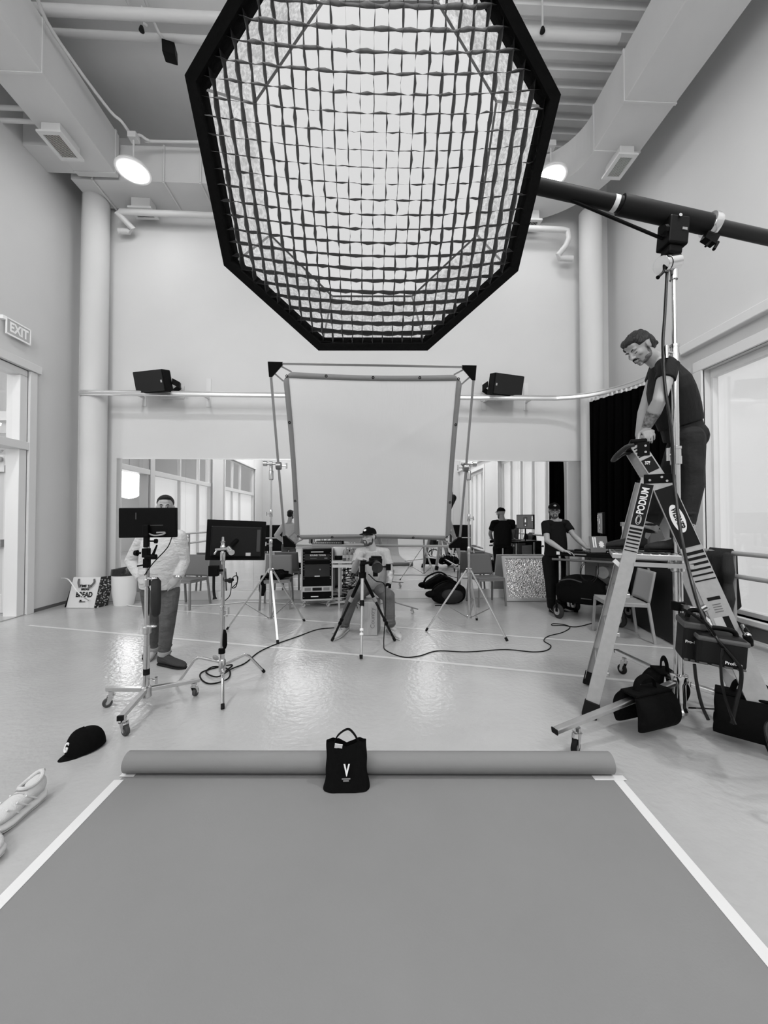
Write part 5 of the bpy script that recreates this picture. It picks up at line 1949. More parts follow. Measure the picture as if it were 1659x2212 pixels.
def make_chair(label, loc, rz, m=CHM):
    t = thing('stacking_chair', label, 'chair', loc, rz, 'grey chairs')
    w, d = .46, .44
    L = dict(local=True, smooth=False)

    def st(u, v):
        x, y = -w / 2 + w * u, -d / 2 + d * v
        return V3((x, y, .455 - .012 * math.sin(PI * u) * math.sin(PI * v) + .004 * math.cos(PI * v)))
    obj('seat', MB().surf(st, 14, 12), m, t, solid=.022, local=True)

    def bk(u, v):
        x = (-w / 2 + w * u) * (1 - .04 * v)
        return V3((x, d / 2 + .01 + .07 * v - .02 * math.sin(PI * u) * (-1), .47 + .36 * v))
    obj('backrest', MB().surf(bk, 14, 10), m, t, solid=.02, local=True)
    for sx in (-1, 1):
        obj('leg', MB().bar((sx * (w / 2 - .01), -d / 2 + .01, .45), (sx * (w / 2 + .01), -d / 2 - .015, 0), .03, .03, up=(0, 1, 0)), CHF, t, bev=.004, **L)
        obj('leg', MB().bar((sx * (w / 2 - .01), d / 2, .47), (sx * (w / 2 + .01), d / 2 + .06, 0), .03, .03, up=(0, 1, 0)), CHF, t, bev=.004, **L)
    mb = MB()
    for sx in (-1, 1):
        mb.bar((sx * (w / 2 - .01), -d / 2, .435), (sx * (w / 2 - .01), d / 2, .435), .025, .035)
    mb.bar((-w / 2 + .01, -d / 2 + .01, .435), (w / 2 - .01, -d / 2 + .01, .435), .025, .035)
    mb.bar((-w / 2 + .01, d / 2, .435), (w / 2 - .01, d / 2, .435), .025, .035)
    obj('seat_frame', mb, CHF, t, **L)
    return t


ch0 = make_chair('grey chair against the mirror just right of the standing man', (-3.02, 6.62, 0), math.radians(-14))
dup(ch0, (-1.52, 6.55, 0), math.radians(6), 'grey chair with a dark jacket on its seat, left of the equipment rack', 'grey chairs')
dup(ch0, (2.02, 6.62, 0), math.radians(8), 'grey chair beside the crinkled foil board, behind the right screen stand', 'grey chairs')
ch4 = make_chair('pale grey chair turned sideways behind the left ladder rails', (3.10, 4.70, 0), math.radians(-103))
for k in ch4.children:
    k.data.materials.clear()
    k.data.materials.append(mat('chair_pale', .30, .55))
jk = thing('dark_jacket', 'crumpled dark jacket lying on the chair left of the rack', 'jacket', (-1.52, 6.5, .47))


def crumple(c, rx, ry, rz, seed, amp=.35):
    rg = random.Random(seed)
    ph = [(rg.uniform(0, 6), rg.uniform(0, 6), rg.randint(2, 5), rg.randint(2, 5)) for _ in range(5)]

    def f(u, v):
        a, t = 2 * PI * u, PI * v
        k = 1 + amp * sum(math.sin(p[2] * a + p[0]) * math.sin(p[3] * t + p[1]) for p in ph) / 3
        return V3(c) + V3((rx * math.sin(t) * math.cos(a) * k, ry * math.sin(t) * math.sin(a) * k, max(-rz * .9, rz * math.cos(t) * k)))
    return f


mb = MB().surf(crumple((-1.50, 6.5, .53), .2, .17, .07, 4), 44, 20, closed_u=True)
obj('jacket_body', mb, BFAB, jk)
mb = MB().surf(crumple((-1.70, 6.34, .37), .05, .04, .17, 9, .25), 24, 16, closed_u=True)
obj('hanging_sleeve', mb, BFAB, jk)

# ================================================================ EQUIPMENT RACK
rk = thing('equipment_rack', 'black audio rack on casters with pale edges, left of the seated man', 'equipment rack', at(682, 1300, Y=6.5))
Yr = 6.42
p0, p1 = at(647, 1291, Y=Yr), at(716, 1186, Y=Yr)
xa, xb, za, zb_ = p0.x, p1.x, .12, p1.z
R = Euler((0, 0, math.radians(7))).to_matrix()
rcn = V3(((xa + xb) / 2, Yr + .22, (za + zb_) / 2))
W_, H_, D_ = xb - xa, zb_ - za, .44


def rkp(x, y, z):
    return rcn + R @ V3((x, y, z))


obj('case_body', MB().box(rcn, (W_ - .01, D_, H_), R), BLACK, rk, smooth=False, bev=.004)
mb = MB()
for sx in (-1, 1):
    mb.box(rkp(sx * (W_ / 2 - .012), -D_ / 2, 0), (.026, .02, H_ + .01), R)
mb.box(rkp(0, -D_ / 2, -H_ / 2 + .012), (W_, .02, .026), R)
mb.box(rkp(W_ / 2 - .01, 0, H_ / 2), (.02, D_, .02), R)
mb.box(rkp(W_ / 2 - .01, D_ / 2, 0), (.02, .02, H_), R)
obj('edge_trim', mb, ALU, rk, smooth=False, bev=.002)
mb = MB()
for z in [H_ / 2 - .06 - .045 * i for i in range(7)] + [-.03, -.06, -.36, -.39]:
    if z < -H_ / 2 + .05:
        continue
    for sx in (-1, 1):
        mb.box(rkp(sx * (W_ / 2 - .045), -D_ / 2 - .011, z), (.01, .003, .012), R)
obj('rail_screws', mb, CHROME, rk, smooth=False)
un = obj('receiver_unit', MB().box(rkp(0, -D_ / 2 - .01, H_ / 2 - .13), (W_ - .11, .02, .10), R), mat('unit_black', .012, .4), rk, smooth=False)
text('lettering', 'SOUND TOWN', .036, frame(rkp(0.01, -D_ / 2 - .022, H_ / 2 - .10), R @ V3((1, 0, 0)), (0, 0, 1)), PRINT, un, bold=.0012)
obj('indicator_row', MB().box(rkp(-.06, -D_ / 2 - .021, H_ / 2 - .15), (.10, .003, .006), R).box(rkp(.14, -D_ / 2 - .021, H_ / 2 - .15), (.05, .003, .02), R), GREYP, un, smooth=False)
obj('drawer', MB().box(rkp(0, -D_ / 2 - .01, .07), (W_ - .11, .018, .2), R), mat('unit_black2', .016, .5), rk, smooth=False, bev=.002)
obj('drawer_lock', MB().cyl(rkp(.045, -D_ / 2 - .02, .09), rkp(.045, -D_ / 2 - .03, .09), .013, n=12), CHROME, rk)
for z, w, x in ((H_ / 2 - .045, .2, -.0), (-.02, .085, -.0), (-H_ / 2 + .07, .12, -.04)):
    obj('tape_strip', MB().box(rkp(x, -D_ / 2 - .024, z), (w, .002, .014), R), PRINT, rk, smooth=False)
am = obj('amplifier', MB().box(rkp(0, -D_ / 2 - .012, -H_ / 2 + .19), (W_ - .05, .025, .085), R), mat('amp_silver', .5, .4), rk, smooth=False, bev=.002)
obj('amp_display', MB().box(rkp(0, -D_ / 2 - .026, -H_ / 2 + .19), (.15, .003, .05), R), GLOSSB, am, smooth=False)
obj('amp_vents', MB().box(rkp(-.15, -D_ / 2 - .026, -H_ / 2 + .19), (.1, .003, .05), R).box(rkp(.15, -D_ / 2 - .026, -H_ / 2 + .19), (.1, .003, .05), R), mat('vent_grey', .22, .6), am, smooth=False)
for sx in (-1, 1):
    for sy in (-1, 1):
        caster(rk, V3((rkp(sx * .2, sy * .16, 0).x, rkp(sx * .2, sy * .16, 0).y, 0)), .12, .034, 2.5, mat('wheel_white', .6, .5))

# ================================================================ FOLDING TABLE, BOTTLES, BINS BEHIND THE MAN
Yt = 6.55
tz = at(745, 1213, Y=6.3).z
tb = thing('side_table', 'low pale table with water bottles between the rack and the seated man', 'table', (at(760, 1213, Y=6.5).x, 6.5, 0))
x0t, x1t = at(716, 1213, Y=6.3).x, .25
obj('tabletop', MB().bx(x0t, x1t, 6.3, 6.85, tz - .03, tz), WHITE, tb, smooth=False, bev=.004)
obj('apron', MB().bx(x0t + .01, x1t - .01, 6.31, 6.33, tz - .1, tz - .05), WHITE, tb, smooth=False)
for x in (x0t + .12, x1t - .12):
    for y in (6.36, 6.78):
        obj('leg', MB().bx(x - .015, x + .015, y - .015, y + .015, 0, tz - .03), ALU, tb, smooth=False)
PET = bpy.data.materials.new('clear_plastic')
PET.use_nodes = True
pb_ = PET.node_tree.nodes['Principled BSDF']
pb_.inputs['Transmission Weight'].default_value = .9
pb_.inputs['Roughness'].default_value = .05
pb_.inputs['IOR'].default_value = 1.2
for i, (px, lb) in enumerate(((744, 'leftmost clear water bottle on the low table beside the rack'), (751, 'clear water bottle with its label towards us, next to the leftmost bottle'), (759, 'clear water bottle nearest the seated man'))):
    q = at(px, 1211, Y=6.38)
    q.z = tz
    bt = thing('water_bottle', lb, 'bottle', q, group='water bottles on the low table')
    obj('bottle_body', MB().lathe(q, (0, 0, 1), [(0.0, .026), (.005, .031), (.09, .031), (.1, .029), (.13, .031), (.155, .025), (.185, .012), (.195, .012)], 18), PET, bt)
    obj('bottle_cap', MB().cyl(q + V3((0, 0, .195)), q + V3((0, 0, .215)), .014, n=14), WHITE, bt)
    obj('bottle_label', MB().cyl(q + V3((0, 0, .05)), q + V3((0, 0, .1)), .0315, n=18, cap=False), mat('pale_label', .55, .6), bt)
q = at(733, 1200, Y=6.6)
wb = thing('white_container', 'white rounded container on the low table behind the water bottles', 'container', (q.x, 6.62, tz))
obj('container_body', MB().loft([(V3((q.x, 6.62, tz + .002)), V3((.1, 0, 0)), V3((0, .1, 0))), (V3((q.x, 6.62, tz + .2)), V3((.115, 0, 0)), V3((0, .11, 0))), (V3((q.x + .01, 6.62, tz + .235)), V3((.09, 0, 0)), V3((0, .09, 0)))], 24), WHITE, wb)
obj('container_base', MB().box((q.x + .03, 6.55, tz + .04), (.2, .1, .07)), BLACK, wb, smooth=False, bev=.01)
lt = thing('long_worktable', 'long narrow table with audio gear behind the lower edge of the screen', 'table', (-.6, 6.9, 0))
zt_ = at(700, 1181, Y=6.75).z
obj('tabletop', MB().bx(at(640, 1181, Y=6.75).x, -.05, 6.68, 7.08, zt_ - .025, zt_), mat('table_grey', .4, .5), lt, smooth=False)
for x in (-1.15, -.15):
    obj('leg', MB().bx(x, x + .03, 6.95, 6.98, 0, zt_ - .02), ALU, lt, smooth=False)
mx = thing('mixing_desk', 'dark mixing desk on the long table just under the screen hem', 'mixer', (-.75, 6.85, zt_))
obj('desk_body', MB().box((-.72, 6.85, zt_ + .035), (.5, .3, .06), Euler((.08, 0, 0)).to_matrix()), BLACK, mx, smooth=False, bev=.008)
mb = MB()
for i in range(12):
    mb.box((-.93 + i * .038, 6.75, zt_ + .066), (.01, .016, .012))
obj('faders', mb, WHITE, mx, smooth=False)
# pile of cables on the floor
rg2 = random.Random(5)
for k, (col, n, lb) in enumerate(((mat('white_cable', .72, .5), 1, 'loose coil of white cable on the floor between rack and tripod'), (RUBBER, 1, 'tangle of black cables spilling off the low table onto the floor'))):
    c0 = at(722, 1305, Z=0) + V3((0, 0, .02))
    pts = []
    if k == 0:
        for i in range(110):
            a = i * 2 * PI / 17
            r_ = .26 + .05 * math.sin(i * .37)
            pts.append(c0 + V3((math.cos(a) * r_, math.sin(a) * r_ * .62, .006 + .0011 * i + .008 * math.sin(i))))
        pts.append(c0 + V3((.45, -.1, .01)))
    else:
        for i in range(90):
            a = i * 2 * PI / 13
            r_ = .2 + .08 * math.sin(i * .53)
            pts.append(c0 + V3((.2 + math.cos(a) * r_ * 1.2, .05 + math.sin(a) * r_ * .6, .03 + .0012 * i + .02 * math.sin(i * 1.3))))
        for i in range(24):
            pts.append(c0 + V3((.22 + .12 * math.sin(i * 1.7), .12, .12 + i * .024)))
    cable('cable_coil', pts, .008 if k == 0 else .006, col, lb, 6, res=3)
for j, (sx, sw) in enumerate(((0.0, .05), (.1, -.06), (.04, .1))):
    b0 = V3((x0t + .22 + sx, 6.4, tz - .03))
    cable('hanging_cable', [b0, b0 + V3((sw, 0, -.15)), b0 + V3((-sw, .02, -.3)), b0 + V3((sw * 1.5, 0, -.45)), b0 + V3((.1 + sw, -.02, -.6)), b0 + V3((.2, -.1, -tz + .045))], .005, RUBBER,
          ('leftmost', 'middle', 'rightmost')[j] + ' of the black cables dangling from the low table', 6)

# ================================================================ BACKPACK, FOIL BOARD
bk_ = thing('backpack', 'black backpack lying on the floor against the mirror base', 'backpack', at(960, 1297, Z=0))
c0 = at(962, 1297, Z=0)
c0 = V3((c0.x, 6.72, 0))


def pk(u, v):
    a, t = 2 * PI * u, PI * v
    s1 = math.copysign(abs(math.cos(a)) ** .6, math.cos(a)) * math.sin(t) ** .5
    s2 = math.copysign(abs(math.sin(a)) ** .7, math.sin(a)) * math.sin(t) ** .5
    z = .19 + .19 * math.copysign(abs(math.cos(t)) ** .7, math.cos(t))
    lean = .10 * (z / .38)
    bump_ = .012 * math.sin(7 * a + 4 * t) + .01 * math.sin(3 * a - 6 * t)
    hump = 1 - .42 * (z / .38) * (1 if s1 < 0 else .55) * abs(s1)
    return c0 + V3((s1 * .30 + lean * .2, s2 * .17 - bump_, (z * hump) + .004))


obj('bag_body', MB().surf(pk, 48, 24, closed_u=True), BFAB, bk_)
obj('front_pocket', MB().ell(c0 + V3((.05, -.14, .15)), (.19, .075, .13), nu=24, nv=14), mat('matt_black', .01, .7), bk_)
obj('shoulder_strap', MB().tube(smooth_pts([c0 + V3((-.30, -.05, .18)), c0 + V3((-.22, -.08, .31)), c0 + V3((0, -.1, .40)), c0 + V3((.15, -.08, .35)), c0 + V3((.22, -.12, .22))], 6), .03, 10, flat=.4), BFAB, bk_)
obj('side_pocket', MB().ell(c0 + V3((-.28, -.05, .16)), (.12, .1, .06), nu=18, nv=10), BFAB, bk_)
obj('strap_tail', MB().tube(smooth_pts([c0 + V3((-.1, -.2, .012)), c0 + V3((-.18, -.24, .01)), c0 + V3((-.26, -.24, .008))], 4), .008, 6), BFAB, bk_)

fb = thing('foil_board', 'crinkled silver foil reflector board in a pale frame, leaning on the mirror', 'reflector board', at(1135, 1293, Z=0))
b0, b1 = at(1093, 1293, Z=0), at(1093, 1293, Z=0)
y0_ = 6.78
xa, xb = at(1093, 1293, Y=y0_).x, at(1190, 1293, Y=y0_).x + .1
hgt = .80
tl = math.radians(16)


def fbp(x, z, o=0):
    return V3((x, y0_ + math.sin(tl) * z - o * math.cos(tl), .008 + math.cos(tl) * z + o * math.sin(tl)))


mb = MB()
ft = mat('frame_wood', .5, .6)
for (x0_, x1_, z0_, z1_) in ((xa, xb, 0, .045), (xa, xb, hgt - .045, hgt), (xa, xa + .05, .045, hgt - .045), (xb - .05, xb, .045, hgt - .045)):
    mb.prism([fbp(x0_, z0_), fbp(x1_, z0_), fbp(x1_, z1_), fbp(x0_, z1_)], fbp(0, 0, .02) - fbp(0, 0, 0))
obj('board_frame', mb, ft, fb, smooth=False)
rg3 = random.Random(8)


def foil(u, v):
    x, z = xa + .05 + (xb - xa - .1) * u, .045 + (hgt - .09) * v
    k = .0
    if 0 < u < 1 and 0 < v < 1:
        k = rg3.uniform(-.007, .007)
    return fbp(x, z, .006 + k)


obj('foil_sheet', MB().surf(foil, 70, 64), mat('crinkled_foil', .75, .24, metal=1.0, bump=.5, bscale=60), fb, smooth=False)
obj('board_back', MB().prism([fbp(xa, 0, -.004), fbp(xb, 0, -.004), fbp(xb, hgt, -.004), fbp(xa, hgt, -.004)], fbp(0, 0, -.01) - fbp(0, 0, 0)), ft, fb, smooth=False)

# ================================================================ LEFT CORNER: TOTE BAG, BIN
yb0 = 6.55
c_a, c_b = at(138, 1305, Y=yb0), at(212, 1305, Y=yb0)
bg = thing('canvas_tote', 'cream printed tote bag reading BREAD by the left column', 'tote bag', V3(((c_a.x + c_b.x) / 2, yb0, 0)))
R = Euler((0, 0, math.radians(-4))).to_matrix()
bcn = V3(((c_a.x + c_b.x) / 2, yb0 + .09, 0))
hb_, wb0, wt0 = .48, (c_b.x - c_a.x) * .98, (c_b.x - c_a.x) * .86


def tot(u, v):
    a = 2 * PI * u
    ca, sa = math.cos(a), math.sin(a)
    w = (wb0 * (1 - v) + wt0 * v) / 2
    th = .09 * (1 - v) + .02 * v
    return bcn + R @ V3((math.copysign(abs(ca) ** .2, ca) * w, math.copysign(abs(sa) ** .3, sa) * th + .05 * v, .004 + hb_ * v))


mb = MB().surf(tot, 56, 12, closed_u=True)
mb.f.append(tuple(range(55, -1, -1)))
mb.m.append(0)
obj('bag_body', mb, CANVAS, bg)
obj('side_gusset', MB().prism([bcn + R @ V3((-wb0 / 2 - .004, -.085, .01)), bcn + R @ V3((-wb0 / 2 - .004, .085, .01)), bcn + R @ V3((-wt0 / 2 - .004, .06, hb_))], R @ V3((-.006, 0, 0))), INK, bg, smooth=False)
fpl = lambda x, z: bcn + R @ V3((x, -.093 + (.12) * (z / hb_), z))
upv = (fpl(0, .4) - fpl(0, .1)).normalized()
text('lettering', 'BREAD', .115, frame(fpl(.02, .21) + V3((0, -.008, 0)), R @ V3((1, 0, 0)), upv), INK, bg, bold=.003, sx=.78)
text('lettering', 'TIME TO', .055, frame(fpl(.02, .345) + V3((0, -.008, 0)), R @ V3((1, 0, 0)), upv), INK, bg, bold=.002)
text('lettering', 'BREAK', .045, frame(fpl(.02, .295) + V3((0, -.008, 0)), R @ V3((1, 0, 0)), upv), INK, bg, bold=.002)
obj('small_print', MB().box(fpl(.01, .10) + V3((0, -.008, 0)), (.1, .002, .012)).box(fpl(-.02, .12) + V3((0, -.008, 0)), (.03, .002, .02)), INK, bg, smooth=False)
for s_ in (-1, 1):
    hp = [fpl(-.12, .46) + V3((0, -.008, 0)), fpl(-.1, .40) + V3((0, -.03, 0)), fpl(-.06, .33) + V3((0, -.04, 0))] if s_ < 0 else [fpl(.14, .46) + V3((0, -.008, 0)), fpl(.16, .40) + V3((0, -.03, 0)), fpl(.08, .31) + V3((0, -.04, 0))]
    obj('handle', MB().tube(smooth_pts(hp, 4), .014, 8, flat=.3), mat('handle_grey', .12, .8), bg)
sgn = thing('patterned_board', 'dark board with pale flecks leaning between the tote bag and the column', 'board', at(222, 1303, Y=6.62))
q0, q1 = at(212, 1305, Y=6.6), at(234, 1300, Y=6.75)
flk = bpy.data.materials.new('flecked_print')
flk.use_nodes = True
fn = flk.node_tree
vo = fn.nodes.new('ShaderNodeTexVoronoi')
vo.inputs['Scale'].default_value = 30
tc2 = fn.nodes.new('ShaderNodeTexCoord')
fn.links.new(tc2.outputs['Object'], vo.inputs['Vector'])
mr = fn.nodes.new('ShaderNodeMapRange')
mr.inputs['From Min'].default_value = .3
mr.inputs['From Max'].default_value = .36
mr.inputs['To Min'].default_value = .5
mr.inputs['To Max'].default_value = .01
fn.links.new(vo.outputs['Distance'], mr.inputs['Value'])
fn.links.new(mr.outputs[0], fn.nodes['Principled BSDF'].inputs['Base Color'])
obj('board_panel', MB().prism([V3((q0.x, 6.5, .005)), V3((q1.x, 6.72, .005)), V3((q0.x + .14, 6.74, .5)), V3((q0.x + .04, 6.6, .5))], (.0, .02, 0)), flk, sgn, smooth=False)
bi = thing('waste_bin', 'white waste bin with a black liner beside the left column', 'bin', at(265, 1302, Z=0))
qb = V3((at(266, 1300, Y=6.78).x, 6.80, 0))
obj('bin_body', MB().loft([(qb + V3((0, 0, 0)), V3((.15, 0, 0)), V3((0, .13, 0))), (qb + V3((0, 0, .2)), V3((.19, 0, 0)), V3((0, .14, 0))), (qb + V3((0, 0, .55)), V3((.2, 0, 0)), V3((0, .15, 0)))], 28), WHITE, bi)
obj('bin_liner', MB().loft([(qb + V3((0, 0, .5)), V3((.206, 0, 0)), V3((0, .156, 0))), (qb + V3((0, 0, .62)), V3((.2, 0, .02)), V3((0, .15, 0))), (qb + V3((.02, 0, .64)), V3((.16, 0, .03)), V3((0, .12, 0)))], 28), mat('bin_liner', .012, .25, bump=.8, bscale=14), bi)
cable('floor_cable', [at(133, 1249, X=XL + .03), at(148, 1252, Y=6.45), at(165, 1275, Y=6.38), at(182, 1291, Y=6.36), at(205, 1301, Z=.01), at(240, 1298, Z=.01), at(262, 1304, Z=.01), at(300, 1310, Z=.01), at(380, 1307, Z=.01), at(430, 1308, Z=.01), at(480, 1305, Z=.01), at(540, 1300, Z=.01), at(600, 1303, Z=.01), at(670, 1306, Z=.01)],
      .009, mat('white_cable', .72, .5), 'white cable running from the left wall outlet along the floor to the rack', 6)
cable('camera_cable', [at(796, 1240, Y=4.45), at(812, 1255, Y=4.5), at(830, 1262, Y=4.6), at(833, 1300, Y=4.55), at(831, 1350, Y=4.45), at(829, 1390, Z=.03), at(834, 1405, Z=.006), at(870, 1419, Z=.006), at(905, 1417, Z=.006), at(945, 1406, Z=.006), at(1010, 1408, Z=.006), at(1090, 1403, Z=.006), at(1150, 1408, Z=.006), at(1180, 1405, Z=.006),
                       at(1190, 1395, Z=.006), at(1175, 1384, Z=.006), at(1185, 1374, Z=.006), at(1215, 1366, Z=.006), at(1231, 1356, Z=.006), at(1222, 1350, Z=.006), at(1196, 1347, Z=.006), at(1193, 1351, Z=.006), at(1215, 1351, Z=.006), at(1245, 1354, Z=.006), at(1280, 1346, Z=.006)],
      .006, RUBBER, 'thin black cable dropping from the camera and winding right across the floor', 6)

# rolling base with casters beside the seated man
rb = thing('rolling_stand', 'low dark wheeled stand right of the seated man', 'stand base', at(840, 1295, Z=0))
c0 = V3((at(838, 1300, Z=0).x, 6.15, 0))
obj('column', MB().cyl(c0 + V3((0, 0, .06)), c0 + V3((0, 0, .75)), .015, n=12), STEEL, rb)
for k in range(3):
    a = -.55 + k * 2 * PI / 3
    e = c0 + V3((math.cos(a), math.sin(a), 0)) * .48
    obj('leg', MB().tube([c0 + V3((0, 0, .16)), e + V3((0, 0, .085))], .010, 10), mat('dark_metal', .25, .3, metal=1.0), rb)
    caster(rb, c0 + V3((math.cos(a), math.sin(a), 0)) * .38, .09, .03, 1 + k, mat('wheel_white', .6, .5))

# ================================================================ TECH CART
ct = thing('tech_cart', 'black rolling computer cart with big wheels in front of the man in glasses', 'cart', (3.2, 5.75, 0))
A_, B2 = V3((2.76, 5.62, 0)), V3((3.42, 5.08, 0))
cx = (B2 - A_).normalized()
cy = V3((-cx.y, cx.x, 0))
WC = (B2 - A_).length
DC = .62


def cp3(x, y, z):
    return A_ + cx * x + cy * y + V3((0, 0, z))


MC = Matrix((cx, cy, V3((0, 0, 1)))).transposed()
ztp = .95
obj('top_shelf', MB().box(cp3(WC / 2, DC / 2, ztp), (WC, DC, .035), MC), BLACK, ct, smooth=False, bev=.006)
obj('front_lip', MB().box(cp3(WC / 2, -.01, ztp - .005), (WC + .06, .03, .06), MC), BLACK, ct, smooth=False, bev=.008)
obj('edge_marks', MB().box(cp3(.32, -.027, ztp), (.16, .003, .016), MC), GREYP, ct, smooth=False)
obj('edge_tag', MB().box(cp3(.03, -.028, ztp + .005), (.045, .004, .045), MC), PRINT, ct, smooth=False)
obj('lower_shelf', MB().box(cp3(WC / 2, DC / 2, .30), (WC, DC, .04), MC), BLACK, ct, smooth=False, bev=.006)
for x, y in ((.04, .03), (WC - .04, .03), (.04, DC - .03), (WC - .04, DC - .03)):
    obj('post', MB().cyl(cp3(x, y, .3), cp3(x, y, ztp), .018, n=12), ALU if x < .1 or y < .1 else STEEL, ct)
obj('push_bar', MB().tube([cp3(-.06, .0, .86), cp3(WC + .05, -.02, .86)], .018, 12), mat('bar_grey', .10, .4), ct)
for x, y in ((.02, .0), (WC - .06, .0), (.12, DC), (WC, DC)):
    p = cp3(x, y, 0)
    w = (cx * .6 + cy * .8).normalized()
    wh = obj('wheel', MB().lathe(p + V3((0, 0, .105)) - w * .025, w, [(0, .06), (.004, .085), (.012, .102), (.025, .105), (.038, .102), (.046, .085), (.05, .06)], 28), mat('tyre', .02, .75), ct)
    obj('wheel_hub', MB().cyl(p + V3((0, 0, .105)) - w * .03, p + V3((0, 0, .105)) + w * .03, .055, n=20), STEEL, wh)
    obj('wheel_fork', MB().bar(p + V3((0, 0, .1)) + w * .036, p + V3((0, 0, .27)) + w * .03, .035, .008, up=w).bar(p + V3((0, 0, .1)) - w * .036, p + V3((0, 0, .27)) - w * .03, .035, .008, up=w).box(p + V3((0, 0, .26)), (.06, .06, .015), MC), BLACK, wh, smooth=False)
bgx = thing('gear_bag', 'bulky black equipment bag on the lower shelf of the cart', 'bag', cp3(.3, .2, .32))


def gbag(u, v):
    a, t = 2 * PI * u, PI * v
    s1 = math.copysign(abs(math.cos(a)) ** .45, math.cos(a)) * math.sin(t) ** .35
    s2 = math.copysign(abs(math.sin(a)) ** .45, math.sin(a)) * math.sin(t) ** .35
    z = math.copysign(abs(math.cos(t)) ** .8, math.cos(t))
    return cp3(.30 + s1 * .33 + .01 * math.sin(9 * t), .16 + s2 * .22, .435 + .2 * z - (.12 * max(0, z) * (abs(s1) ** 3)))


obj('bag_body', MB().surf(gbag, 44, 22, closed_u=True), BFAB, bgx)
obj('bag_strap', MB().tube(smooth_pts([cp3(.05, -.08, .56), cp3(.2, -.1, .60), cp3(.35, -.1, .57)], 5), .009, 6).box(cp3(.4, -.075, .34), (.13, .006, .012), MC), mat('strap_grey', .04, .6), bgx)
bx2 = thing('equipment_box', 'dark grey equipment box at the right end of the lower cart shelf', 'box', cp3(.68, .3, .32))
obj('box_body', MB().box(cp3(.70, .3, .42), (.18, .4, .2), MC), mat('dark_grey', .035, .4), bx2, smooth=False, bev=.01)
fn_ = thing('cable_drum', 'round pale-edged cable drum hanging under the cart top', 'cable drum', cp3(.6, .1, .74))
obj('drum_body', MB().cyl(cp3(.58, .12, .70), cp3(.62, .22, .70), .085, n=24), GREYP, fn_)
for i in range(5):
    pass
obj('drum_cable', MB().tube(smooth_pts([cp3(.45, 0, .9), cp3(.36, -.03, .8), cp3(.33, -.03, .66), cp3(.42, -.03, .58), cp3(.5, 0, .64), cp3(.52, 0, .8)], 6), .004, 6)
    .tube(smooth_pts([cp3(.43, 0, .9), cp3(.33, -.03, .78), cp3(.34, -.03, .62), cp3(.46, -.03, .56), cp3(.54, 0, .68), cp3(.54, 0, .84)], 6), .004, 6), INK, fn_)
wbx = thing('pale_board', 'pale grey board standing behind the cart posts', 'board', cp3(.45, .66, .35))
obj('board_panel', MB().box(cp3(.48, DC - .02, .62), (.42, .012, .5), MC), mat('pale_grey', .35, .6), wbx, smooth=False)
# laptop
lc = cp3(.52, .16, ztp + .02)
lp = thing('laptop', 'open grey laptop with white stickers on its lid, seen from behind', 'laptop', lc)
ly = Euler((0, 0, math.radians(8))).to_matrix()
lidR = Euler((math.radians(-14), 0, math.radians(-4))).to_matrix()
obj('keyboard_base', MB().box(lc + V3((.02, .13, .008)), (.3, .22, .014)), mat('laptop_grey', .13, .4), lp, smooth=False, bev=.003)
lid = lc + V3((0.01, .0, .12))
obj('laptop_lid', MB().box(lid, (.25, .008, .235), lidR), mat('laptop_grey', .13, .4), lp, smooth=False, bev=.003)
mb = MB()
mb.box(lid + lidR @ V3((-.075, -.006, .03)), (.02, .002, .15), lidR)
mb.box(lid + lidR @ V3((-.045, -.006, .03)), (.02, .002, .15), lidR)
obj('stickers', mb, PRINT, lp, smooth=False)
stv = [lid + lidR @ V3((.035 + r_ * math.cos(a) * .75, -.0062, -.0 + r_ * math.sin(a))) for a, r_ in [(k * PI / 8, (.055 if k % 2 else .038)) for k in range(16)]]
obj('sticker_badge', MB().prism(stv, lidR @ V3((0, .002, 0))), PRINT, lp, smooth=False)
# clutter on the cart top
cl = thing('card_readers', 'small dark card readers and drives along the cart top', 'drive', cp3(.2, .2, ztp + .02))
obj('reader_body', MB().box(cp3(.25, .25, ztp + .035), (.1, .12, .035), MC), BLACK, cl, smooth=False, bev=.004)
cl = thing('keyboard', 'black keyboard under the hands of the man in glasses', 'keyboard', cp3(.18, .12, ztp + .02))
obj('keyboard_body', MB().box(cp3(.2, .1, ztp + .027), (.3, .12, .016), MC), BLACK, cl, smooth=False, bev=.004)
cl = thing('desk_hub', 'black box of controls at the right edge of the cart top', 'control box', cp3(.75, .1, ztp + .02))
obj('hub_body', MB().box(cp3(.72, .06, ztp + .04), (.17, .12, .05), MC), BLACK, cl, smooth=False, bev=.008)
obj('hub_buttons', MB().box(cp3(.66, -.002, ztp + .045), (.014, .004, .014), MC).box(cp3(.7, -.002, ztp + .045), (.014, .004, .014), MC), GREYP, cl, smooth=False)
# monitor on a pole, turned towards the man in glasses
mc_ = V3((3.50, 5.72, 1.39))
mm = thing('pole_monitor', 'dark monitor on a pole above the cart, screen turned to the man in glasses', 'monitor', mc_)
R = Euler((0, 0, math.radians(-114))).to_matrix()
obj('casing', MB().box(mc_, (.50, .035, .32), R), BLACK, mm, smooth=False, bev=.006)
obj('screen', MB().box(mc_ + R @ V3((0, -.0185, 0)), (.48, .002, .29), R), mat('dim_screen', .03, .2, emit=.07), mm, smooth=False)
sf = MB()
SP_ = lambda x, z: mc_ + R @ V3((x, -.0205, z))
sf.box(SP_(-.02, 0), (.12, .001, .22), R)
obj('screen_window', sf, mat('screen_window', .03, .3, emit=.035), mm, smooth=False)
sf = MB().ell(SP_(-.02, .055), (.011, .002, .014), R).box(SP_(-.02, .015), (.03, .002, .05), R).box(SP_(-.02, -.075), (.024, .002, .02), R)
